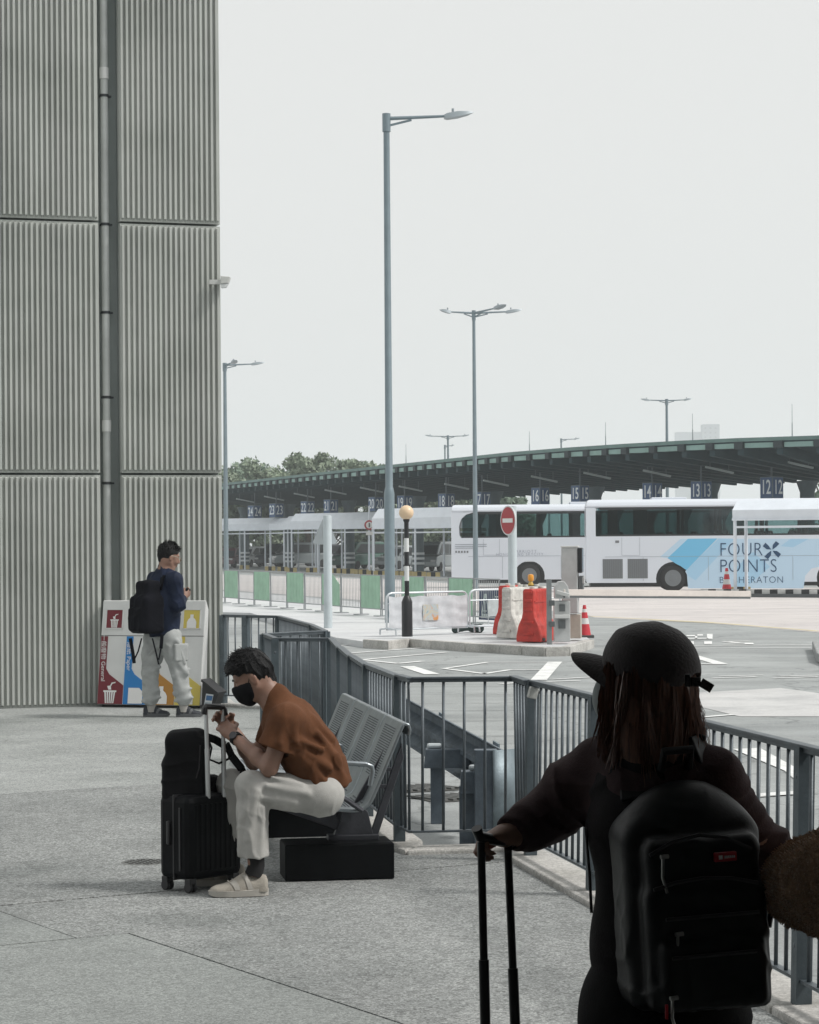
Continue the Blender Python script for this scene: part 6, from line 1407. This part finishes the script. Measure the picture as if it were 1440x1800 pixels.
for x0, y0, d0, x1, y1, d1 in ((252, 1232, -.03, 282, 1226, -.03), (254, 1222, -.03, 280, 1212, -.04), (308, 1232, -.11, 338, 1226, -.11), (306, 1220, -.11, 336, 1210, -.11), (255, 1185, -.06, 280, 1172, -.05), (304, 1190, -.14, 332, 1176, -.12), (300, 1150, -.16, 330, 1185, -.13), (285, 1128, -.13, 262, 1150, -.09), (312, 1128, -.17, 325, 1165, -.14), (258, 1140, -.06, 252, 1200, -.05), (296, 1135, -.16, 318, 1215, -.13)):
    s.cone(S1(x0, y0, d0 + .02), S1(x1, y1, d1 + .02), .018, .014, .035)
s.cut(al + Vector((0, 0, .02)), (0, 0, -1), .006)
tr2 = mkobj('sweatpants', s.mesh('sweatpants', .009, addf(folds(.007, 48, (.35, .3, .9), .07, 13), folds(.004, 80, (.8, .2, .4), .05, 14))), M_SWP, man2)
s = SDF(); s.rbox(kr.lerp(hr, .68) + RT * .095 + Vector((.03, .0, -.03)), (.065, .004, .075), .016, basis(FW), .01); mkobj('cargo_pocket', s.mesh('cargo_pocket', .008), M_SWP, tr2)
M_SN = mat('sneaker_dark', (.022, .026, .034), .7, var=.4, vscale=22); M_SNS = mat('sneaker_sole', (.10, .105, .11), .7)
for gx, tx in ((249, 289), (308, 354)):
    g0, g1 = G(gx, 1262), G(tx, 1262); shoe('sneaker', man2, (g0.x, Y1 + (.04 if gx < 280 else -.04), .002), (g0.x + .27, Y1 + (.06 if gx < 280 else -.02), .002), M_SN, M_SNS, wd_=.052)
for a_ in (al, ar): MB().tube([a_ + Vector((0, 0, .06)), a_ + Vector((0, 0, -.05))], [.045, .045], 12).build('sock', mat('sock_grey', (.32, .31, .29), .9), man2, True)
s = SDF(); s.ell(hq1(-.022, 0, .040), (.114, .094, .104), HB1, .02); s.cone(hq1(-.085, 0, 0), hq1(-.078, 0, -.05), .036, .03, .03); s.cut(hq1(.058, 0, .045), tuple(HB1 @ Vector((.72, 0, -.69))), .006)
for l in (-1, 1): s.sub(hq1(.045, .09 * l, -.03), (.064, .05, .075), HB1, .01)
s.cut(hq1(0, 0, -.075), tuple(HB1 @ Vector((.1, 0, -1))), .01); mkobj('hair', s.mesh('hair', .006, folds(.006, 150, (.4, .8, .3), .02, 15)), M_HAIR, man2)
rs = np.random.RandomState(6); b = MB()
for i in range(700):
    th, ph = rs.uniform(0, 6.28), rs.uniform(.05, 1.7); dl = Vector((math.sin(ph) * math.cos(th) * .112, math.sin(ph) * math.sin(th) * .092, math.cos(ph) * .102))
    if dl.z < .035 and dl.x > -.03: continue
    p0 = Vector(hq1(-.022 + dl.x, dl.y, .04 + dl.z)); dv = (HB1 @ Vector((rs.uniform(-.2, .8), rs.normal() * .5, rs.uniform(-.6, .6)))).normalized(); nr = HB1 @ dl.normalized()
    b.tube([p0 - nr * .006, p0 + nr * .006 + dv * .010, p0 + nr * .007 + dv * .024], [.0030, .0024, .0006], 4, False)
b.build('hair_locks', M_HAIR, man2, True)['kind'] = 'stuff'
MB().tube([hq1(-.015, -.086, .010), hq1(.05, -.080, .012), hq1(.104, -.062, .006)], .003, 5).build('glasses_arm', mat('glasses', (.35, .33, .28), .3, .6), man2, True)
b = MB(); b.lathe([(.019, -.001), (.022, 0), (.019, .001)], 18); b.xf(frame(hq1(.106, -.038, .002), tuple(HB1 @ Vector((0, 1, 0))), tuple(HB1 @ Vector((0, 0, 1))))); b.build('glasses_rim', MATS['glasses'], man2, True)
cph = empty('handheld_device', tuple(wrr + Vector((.02, .03, .06))), 0, 'small black device in the standing man\'s raised hand', 'device'); b = MB(); b.box((.01, .02, .015), (.06, .03, .035)); b.build('case', M_SOCK, cph, bevel=.006); MB().cyl((.03, .02, .015), (.05, .02, .015), .012, n=12).build('lens', M_TRIM, cph)
# backpack on his back
BB = basis(FW); bc = S1(258, 1072, -.16)
s = SDF(); s.rbox(bc + Vector((0, 0, -.05)), (.075, .125, .145), .045, BB, .03); s.rbox(bc - FW * .085 + Vector((0, 0, -.10)), (.03, .10, .085), .04, BB, .02); s.rbox(bc + FW * .02 + Vector((0, 0, .15)), (.05, .075, .10), .045, BB, .06); s.ell(bc + FW * .03 + Vector((.0, 0, .235)), (.06, .09, .06), BB, .04)
bk2 = mkobj('backpack', s.mesh('backpack', .011, folds(.006, 34, (.2, .2, .95), .08, 17)), mat('backpack_navy', (.005, .0055, .009), .85, var=.35, vscale=6, bump=.3, bscale=60, spec=.12)); tag(bk2, 'black backpack worn by the standing man, loose straps hanging', 'backpack')
for s_ in (-1, 1):
    base = bc + RT * .10 * s_
    b = MB(); pts = [base + FW * .10 + Vector((0, 0, .20)), base + FW * .13 + Vector((0, 0, .33)), base + FW * .24 + Vector((0, 0, .31)), base + FW * .33 + Vector((0, 0, .12))]
    for i in range(3): b.bar(pts[i], pts[i + 1], .05, .016, tuple(FW))
    b.build('shoulder_strap', bk2.data.materials[0], bk2)
for pts in ((S1(229, 1122, -.3), S1(234, 1150, -.3), S1(236, 1166, -.3)), (S1(249, 1122, -.3), S1(243, 1145, -.3), S1(236, 1160, -.3)), (S1(268, 1122, -.34), S1(275, 1150, -.34), S1(279, 1168, -.34)), (S1(285, 1115, -.34), S1(283, 1140, -.34), S1(279, 1160, -.34))):
    b = MB()
    for i in range(2): b.bar(pts[i], pts[i + 1], .034, .012)
    b.build('loose_strap', bk2.data.materials[0], bk2)
MB().box(tuple(S1(251, 1098, -.335)), (.012, .006, .05)).build('zip_pull', M_ALU, bk2)

# ---------------------------------------------------------------- woman in the cap
Y2 = 5.45
S2 = lambda x, y, dy=0.0: P(x, y, Y2 + dy)
WF = Vector((-.70, .71, 0)).normalized(); WL = Vector((-WF.y, WF.x, 0)); WR = -WL       # body facing
HB2 = basis((-.90, .44, .10)); hc2 = S2(1132, 1200)
s = SDF(); hq2 = head_sdf(s, hc2, HB2, sc=.90); nk2 = S2(1145, 1310)
s.cone(hq2(-.03, 0, -.06), nk2, .048, .055, .03)
shl2, shr2 = S2(1056, 1350, .06), S2(1258, 1368, -.05)
s.chain([nk2 - Vector((0, 0, .03)), S2(1155, 1440), S2(1160, 1590), S2(1165, 1720), S2(1170, 1850)], [.07, .115, .10, .115, .13], .06); s.cone(shl2, shr2, .055, .055, .06)
eL, wL = S2(965, 1432, .14), S2(905, 1466, .04); eR, wR = S2(1352, 1492, .08), S2(1300, 1575, .30)
s.chain([shl2, eL], [.05, .042], .03); s.chain([eL, wL], [.041, .027], .02); s.chain([shr2, eR], [.05, .042], .03); s.chain([eR, wR], [.041, .028], .02)
hand_sdf(s, wL, Vector((-1, -.15, -.12)), (.0, -.1, -1), (.1, 1, 0), 1.75, .88)
hand_sdf(s, wR, Vector((-.8, .5, -.1)), (0, 0, -1), (0, 1, 0), .8, .95)
hiL, hiR = S2(1120, 1880, .05), S2(1215, 1880, -.05)
for h_ in (hiL, hiR):
    k_ = Vector((h_.x, h_.y + .03, .46)); a_ = Vector((h_.x, h_.y, .08)); s.chain([h_, k_, a_], [.09, .06, .04], .03); s.cone(a_, a_ + WF * .14 - Vector((0, 0, .05)), .036, .03, .02)
wom = mkobj('person', s.mesh('person', .0065), M_SKIN); tag(wom, 'woman in dark cap seen from behind gripping a suitcase handle', 'person')
M_WTOP = clothmat('dark_brown_top', (.062, .038, .040), .3, .8); M_VEST = clothmat('black_vest', (.014, .012, .014), .3, .8); M_WPA = clothmat('black_trousers', (.009, .009, .010), .3, .85)
s = SDF(); s.cone(shl2, shr2, .058, .058, .06); s.cone(nk2 - Vector((0, 0, .04)), S2(1155, 1440), .085, .13, .06)
s.chain([shl2, shl2.lerp(eL, .5), eL], [.066, .066, .062], .05); s.chain([eL, eL.lerp(wL, .5)], [.061, .056], .03); s.fcone(eL.lerp(wL, .5), wL + (wL - eL) * .10, .056, .044, .03)
s.chain([shr2, eR], [.056, .044], .05); s.chain([eR, wR.lerp(eR, .1)], [.056, .042], .03); s.cone(S2(1155, 1400), S2(1150, 1500), .14, .13, .06)
mkobj('long_sleeved_top', s.mesh('long_sleeved_top', .0065, addf(folds(.0045, 60, (.8, .1, .6), .06, 21), folds(.003, 90, (.5, .3, -.8), .04, 22))), M_WTOP, wom)
s = SDF(); s.chain([S2(1150, 1370), S2(1152, 1450), S2(1160, 1590), S2(1165, 1680)], [.125, .142, .128, .140], .06); s.cone(S2(1095, 1356, .03), S2(1215, 1362, -.03), .068, .068, .06); s.cone(S2(1150, 1670), S2(1190, 1670), .135, .135, .06)
s.cut(S2(1150, 1712), (0, 0, -1), .01); mkobj('vest', s.mesh('vest', .0075, addf(folds(.004, 44, (.3, .2, .9), .08, 23))), M_VEST, wom)
s = SDF(); s.chain([S2(1160, 1690), S2(1165, 1780), S2(1170, 1880)], [.138, .160, .168], .06); s.cone(S2(1130, 1790), S2(1210, 1790), .135, .135, .06)
for h_ in (hiL, hiR): s.chain([h_, Vector((h_.x, h_.y + .03, .46)), Vector((h_.x, h_.y, .05))], [.12, .09, .075], .04)
s.cut((0, 0, .03), (0, 0, -1)); mkobj('trousers', s.mesh('trousers', .009, folds(.004, 40, (.3, .3, .9), .08, 24)), M_WPA, wom)
for h_ in (hiL, hiR): shoe('shoe', wom, Vector((h_.x, h_.y, .002)) - WF * .06, Vector((h_.x, h_.y, .002)) + WF * .19, M_SN, M_SNS)
# cap
M_CAP = mat('cap_dark', (.050, .042, .043), .85, var=.3, vscale=12, bump=.35, bscale=160, sheen=.2)
HC2 = basis((-.90, .44, .30)); hqc = lambda f, l, u: hc2 + HC2 @ Vector((f, l, u)) * .90
s = SDF(); s.ell(hqc(-.010, 0, .040), (.112, .094, .092), HC2, .02); s.ell(hqc(-.004, 0, .062), (.098, .085, .080), HC2, .03)
s.cut(hqc(0, 0, .012), tuple(HC2 @ Vector((-.10, 0, -1))), .004)
s.sub(hqc(-.120, 0, .018), (.058, .048, .044), HC2, .004)
cp = mkobj('cap', s.mesh('cap', .005, addf(folds(.004, 60, (.2, .9, .3), .05, 31), folds(.003, 90, (.9, .1, .2), .05, 32))), M_CAP); tag(cp, 'dark grey baseball cap with loose back strap on the woman\'s head', 'cap')
def brim(u, v):
    c = 2 * u - 1; y = .086 * c; x = math.sqrt(max(0, 1 - (y / .093) ** 2)) * .103 + v * .098 * (1 - abs(c) ** 3.2); return hqc(x, y, .026 + .004 * v - .018 * v * v - .046 * c * c * (.7 + v * .3))
b = MB(); b.grid(brim, 25, 11); bo = b.build('brim', M_CAP, cp, True); md = bo.modifiers.new('solid', 'SOLIDIFY'); md.thickness = .008; md.offset = 0
MB().lathe([(.011, -.002), (.010, .004), (.001, .007)], 12, hqc(-.004, 0, .145)).build('button', M_CAP, cp, True)
for a in range(6): MB().tube([hqc(-.008 + math.cos(a * 1.047 + .5) * .111 * math.cos(t), math.sin(a * 1.047 + .5) * .094 * math.cos(t), .042 + .100 * math.sin(t)) for t in (.15, .4, .7, 1.0, 1.3, 1.5)], .0022, 5).build('seam', M_CAP, cp, True)
b = MB(); pts = [hqc(math.cos(a) * .118 - .006, math.sin(a) * .098, -.004) for a in [R(118 + i * 12) for i in range(11)]]
for i in range(10): b.bar(pts[i], pts[i + 1], .006, .024, tuple(HC2 @ Vector((0, 0, 1))))
b.build('back_strap', M_CAP, cp)
b = MB(); e = [P(1205, 1198, Y2 - .12), P(1232, 1199, Y2 - .13), P(1252, 1211, Y2 - .13)]
for i in range(2): b.bar(e[i], e[i + 1], .004, .020)
b.build('strap_tail', M_CAP, cp)
b = MB(); b.box(tuple(P(1209, 1196, Y2 - .125)), (.012, .010, .028)); b.build('buckle', M_TRIM, cp, bevel=.002)
# mask edge
s = SDF(); s.ell(hq2(.035, 0, -.045), (.085, .072, .078), HB2, .02); s.cut(hq2(.06, 0, -.004), tuple(HB2 @ Vector((-.1, 0, 1)))); s.cut(hq2(.03, 0, -.05), tuple(HB2 @ Vector((-1, 0, -.2)))); mkobj('face_mask', s.mesh('face_mask', .006), mat('mask_pale', (.30, .34, .34), .8), wom)
# long hair: a soft mass with strands over it
M_WH_ = mat('brown_hair', (.17, .075, .046), .42, var=.6, vscale=30, stretch=(6, 6, .4))
s = SDF(); s.ell(hq2(-.008, 0, .0), (.097, .085, .092), HB2, .03); s.chain([S2(1138, 1215, -.0), S2(1140, 1290, -.02), S2(1146, 1352, -.04)], [.084, .088, .076], .05); s.cone(S2(1092, 1230, .02), S2(1094, 1320, .02), .040, .034, .04); s.cone(S2(1182, 1215, -.05), S2(1184, 1330, -.06), .040, .032, .04)
s.cut(hq2(0, 0, .05), tuple(HB2 @ Vector((0, 0, 1)))); s.sub(hq2(.175, .0, -.04), (.07, .10, .12), HB2, .02)
mkobj('hair', s.mesh('hair', .006, folds(.004, 120, (.9, .5, .04), .015, 33)), M_WH_, wom)
rs = np.random.RandomState(9); b = MB()
for i in range(9500):
    a = rs.uniform(R(38), R(322)); r_ = rs.uniform(.96, 1.05); z0 = rs.uniform(-.03, .05)
    p0 = hq2(-.008 + math.cos(a) * .112 * r_, math.sin(a) * .100 * r_, z0); L_ = rs.uniform(.125, .215) * (1 - .10 * (math.sin(a) > .6)) + z0
    out = HB2 @ Vector((math.cos(a), math.sin(a), 0)); clump = int(a * 9); cr = np.random.RandomState(clump); w1 = cr.normal(size=3) * .012 + rs.normal(size=3) * .004; w2 = cr.normal(size=3) * .014 + rs.normal(size=3) * .008
    fl = .004 + .014 * cr.rand(); pts = []
    for t in (0, .17, .34, .5, .67, .84, 1):
        pts.append(Vector(p0) + Vector((0, 0, -L_ * t)) + out * (fl * math.sin(t * 2.2) - .022 * t * t + .0045 * math.sin(t * 8 + clump)) + Vector(w1) * t + Vector(w2) * t * t)
    b.tube(pts, [.0013, .0014, .0014, .0013, .0012, .001, .0004], 3, False)
for i in range(90):
    a = rs.uniform(R(150), R(262)); p0 = Vector(hq2(-.012 + math.cos(a) * .112, math.sin(a) * .098, .0)); out = HB2 @ Vector((math.cos(a), math.sin(a), 0)); L_ = rs.uniform(.12, .26)
    b.tube([p0 + Vector((0, 0, -L_ * t)) + out * (.040 * t + .015 * math.sin(t * 5 + i)) for t in (0, .3, .6, 1)], [.0007, .0007, .0006, .0003], 3, False)
b.build('hair_strands', M_WH_, wom, True)['kind'] = 'stuff'
# her backpack
BF = basis(Vector((-.16, .987, 0))); BLc = Vector((-.90, -.42, 0)); bc = S2(1210, 1566, -.17)
M_BP3 = mat('backpack_nylon', (.0075, .009, .0105), .5, var=.35, vscale=10, bump=.08, bscale=260, spec=.3)
fwd = Vector((-.16, .987, 0)).normalized(); lf = Vector((-fwd.y, fwd.x, 0)); tl_ = Matrix.Rotation(R(-3), 3, fwd); BB3 = tl_ @ BF
q3 = lambda f, l, u: bc + BB3 @ Vector((f, l, u))
s = SDF(); s.rbox(q3(.02, 0, -.045), (.045, .112, .165), .04, BB3, .02); s.ell(q3(.02, 0, .135), (.085, .135, .105), BB3, .05); s.rbox(q3(-.07, -.01, -.105), (.025, .108, .110), .028, BB3, .012); s.rbox(q3(-.062, -.01, .068), (.022, .100, .035), .028, BB3, .012); s.rbox(q3(-.108, -.012, -.160), (.014, .096, .055), .022, BB3, .012)
bk3 = mkobj('backpack', s.mesh('backpack', .0065, addf(folds(.0035, 60, (.3, .3, .85), .08, 41), folds(.0025, 110, (.8, .2, .1), .04, 42))), M_BP3); tag(bk3, 'black nylon backpack with a small red badge on the woman\'s back', 'backpack')
def on_pack(f, l, u): return q3(f, l, u)
bdg = q3(-.122, -.052, .086)
b = MB(); b.box((0, 0, 0), (.012, .050, .020)); b.xf(Matrix.Translation(bdg) @ BB3.to_4x4()); bo = b.build('badge', mat('badge_red', (.42, .012, .022), .4), bk3, bevel=.003)
b = MB(); b.box((-.0075, .012, 0), (.002, .008, .008)); 
for i in range(6): b.box((-.0075, .002 - i * .004, 0), (.002, .0026, .005))
b.xf(Matrix.Translation(bdg) @ BB3.to_4x4()); b.build('badge_mark', mat('badge_white', (.75, .7, .7), .5), bo)
M_ZIP = mat('zip_metal', (.30, .30, .29), .35, .7)
for f, l, u, L_ in ((-.125, .085, .075, .055), (-.135, .065, -.09, .05), (-.155, .09, -.22, .05)):
    b = MB(); b.tube([q3(f, l, u + .02), q3(f - .004, l + .004, u - L_ * .4), q3(f - .004, l - .004, u - L_)], .0035, 6); b.tube([q3(f, l - .012, u + .022), q3(f - .003, l + .006, u + .022)], .005, 6); b.build('zip_pull', M_ZIP, bk3, True)
MB().box(tuple(q3(-.158, .105, -.225)), (.006, .008, .03)).build('zip_tag', MATS['badge_red'], bk3)
for pts in ([(-.112, l, .135 - .35 * (l / .12) ** 2 * .12) for l in (-.115, -.06, 0, .06, .11)], [(-.128, l, .045 - .02 * (l / .12) ** 2) for l in (-.12, -.06, 0, .06, .11)], [(-.140, l, -.035) for l in (-.115, -.05, .02, .09)], [(-.155, l, -.115) for l in (-.10, -.04, .03, .085)]):
    MB().tube([q3(*p) for p in pts], .0045, 6).build('zip', M_TRIM, bk3, True)
MB().tube([q3(.05, -.03, .262), q3(.02, -.03, .305), q3(.02, .03, .305), q3(.05, .03, .262)], .010, 8).build('grab_loop', M_BP3, bk3, True)
for l, sh_ in ((.095, shl2), (-.095, shr2)):
    p = [q3(.06, l, .20), sh_.lerp(nk2, .42) + Vector((0, 0, .068)) - fwd * .05, sh_.lerp(nk2, .38) + Vector((0, 0, .078)) + fwd * .03, sh_.lerp(nk2, .36) + fwd * .13 - Vector((0, 0, .03)), q3(.19, l * 1.25, -.02), q3(.10, l * 1.4, -.17)]
    b = MB()
    for i in range(len(p) - 1): b.bar(p[i], p[i + 1], .056 if i < 3 else .025, .014, tuple((p[i] - S2(1150, 1480)).normalized()))
    b.build('shoulder_strap', M_BP3, bk3, bevel=.004)
MB().tube([q3(.12, .14, .10), P(1030, 1455, Y2 - .02), P(1037, 1540, Y2 - .05), P(1040, 1605, Y2 - .06)], .0035, 5).build('cord', M_TRIM, bk3, True)
MB().tube([q3(-.02, -.15, .02), q3(-.0, -.19, -.04), q3(-.02, -.17, -.09)], .007, 6).build('side_loop', M_BP3, bk3, True)
# suitcase under her hand
gh = P(866, 1478, Y2 + .02); wsu = empty('suitcase', (gh.x + .03, gh.y, 0), 0, 'suitcase on a long black telescopic handle held by the woman', 'suitcase')
M_HB = mat('handle_black', (.012, .012, .013), .35)
for (xa, ya, xb, yb, yj, r1, dy) in ((846, 1480, 854, 1830, 1687, .0095, .0), (893, 1490, 907, 1830, 1702, .0095, .03)):
    pa, pb = P(xa, ya, Y2 + dy), P(xb, yb, Y2 + dy); pj = pa.lerp(pb, (yj - ya) / (yb - ya)); pe = pb + (pb - pj) * .9
    MB().tube([pa, pj], .0092, 10).build('handle_tube', M_HB, wsu, True, world=True); MB().tube([pj, pe], .0118, 10).build('handle_tube', M_HB, wsu, True, world=True)
MB().tube([P(838, 1456, Y2 - .01), P(843, 1470, Y2), P(868, 1476, Y2 + .01), P(897, 1480, Y2 + .03), P(899, 1492, Y2 + .03)], .0125, 10).build('grip', M_HB, wsu, True, world=True)
cx = P(885, 1800, Y2).x + .012
MB().box((cx, Y2 + .12, .34), (.42, .25, .56)).build('shell', M_CASE, wsu, bevel=.04, world=True)
for x in (-.16, .16):
    for y in (.03, .21): MB().cyl((cx + x - .012, Y2 + y, .03), (cx + x + .012, Y2 + y, .03), .03, n=14).build('wheel', MATS['caster'], wsu, True, world=True)
# ---------------------------------------------------------------- second person, only an arm inside the frame
Y3 = 5.15
S3 = lambda x, y, dy=0.0: P(x, y, Y3 + dy)
s = SDF(); sh3, e3, w3 = S3(1600, 1440, -.05), S3(1460, 1600, -.02), S3(1382, 1585, .14)
B3 = basis((-.75, .65, 0)); hq3 = head_sdf(s, S3(1640, 1180), B3, sc=.95); s.chain([hq3(-.03, 0, -.06), S3(1650, 1330), S3(1660, 1480), S3(1665, 1700), S3(1665, 1850)], [.05, .07, .13, .12, .14], .06); s.cone(sh3, S3(1730, 1400, .1), .06, .06, .05)
s.chain([sh3, e3, w3], [.055, .045, .03], .03); hand_sdf(s, w3, Vector((-.7, .6, .1)), (0, 0, -1), (0, 1, 0), .6, .95); s.chain([S3(1730, 1400, .1), S3(1760, 1620, .1), S3(1700, 1740, .25)], [.055, .045, .03], .03); hand_sdf(s, S3(1700, 1740, .25), Vector((-.4, .5, -.5)), (-1, 0, 0), (0, 1, 0), .6, .95)
for dx in (-50, 50):
    h_ = S3(1665 + dx, 1860); s.chain([h_, Vector((h_.x, h_.y + .02, .46)), Vector((h_.x, h_.y, .08))], [.10, .065, .04], .03); a_ = Vector((h_.x, h_.y, .08)); s.cone(a_, a_ + Vector((-.1, .1, -.05)), .036, .03, .02)
per4 = mkobj('person', s.mesh('person', .009), M_SKIN); tag(per4, 'person in fuzzy brown coat whose arm reaches in from the right edge', 'person')
M_FUR = mat('fuzzy_brown_coat', (.42, .27, .165), .95, var=.3, vscale=45, bump=.9, bscale=120, sheen=.5)
s = SDF(); s.chain([sh3, S3(1520, 1530, -.03), S3(1452, 1556, -.01)], [.10, .105, .098], .06); s.chain([S3(1452, 1556, -.01), S3(1420, 1556, .06), S3(1398, 1556, .10)], [.092, .078, .072], .05)
s.chain([S3(1645, 1350), S3(1660, 1480), S3(1665, 1700), S3(1665, 1830)], [.11, .17, .17, .19], .06); s.cone(sh3, S3(1730, 1400, .1), .09, .09, .06); s.chain([S3(1730, 1400, .1), S3(1760, 1620, .1), S3(1705, 1730, .24)], [.09, .085, .07], .05)
rs = np.random.RandomState(3); W3 = rs.normal(size=(9, 3)) * 150
fz = lambda q: .0018 * sum(np.sin(q @ W3[i] + i) for i in range(9)) / 2 + folds(.008, 40, (.5, .2, .8), .08, 51)(q)
coat = mkobj('coat', s.mesh('coat', .0075, fz), M_FUR, per4)
# pile of the coat's arm: short fibres
b = MB(); me = coat.data; nv = len(me.vertices); co = np.empty(nv * 3); me.vertices.foreach_get('co', co); co = co.reshape(-1, 3); no = np.empty(nv * 3); me.vertices.foreach_get('normal', no); no = no.reshape(-1, 3)
idx = [i for i in range(nv) if co[i, 0] < S3(1500, 1500).x]; rs.shuffle(idx)
for i in idx[:5000]:
    p, n_ = Vector(co[i]), Vector(no[i]); d = (n_ + Vector(rs.normal(size=3)) * .5).normalized(); b.tube([p, p + n_ * .002 + d * .003, p + d * .007], [.0014, .0012, .0004], 3, False)
b.build('coat_pile', M_FUR, per4, True)['kind'] = 'stuff'
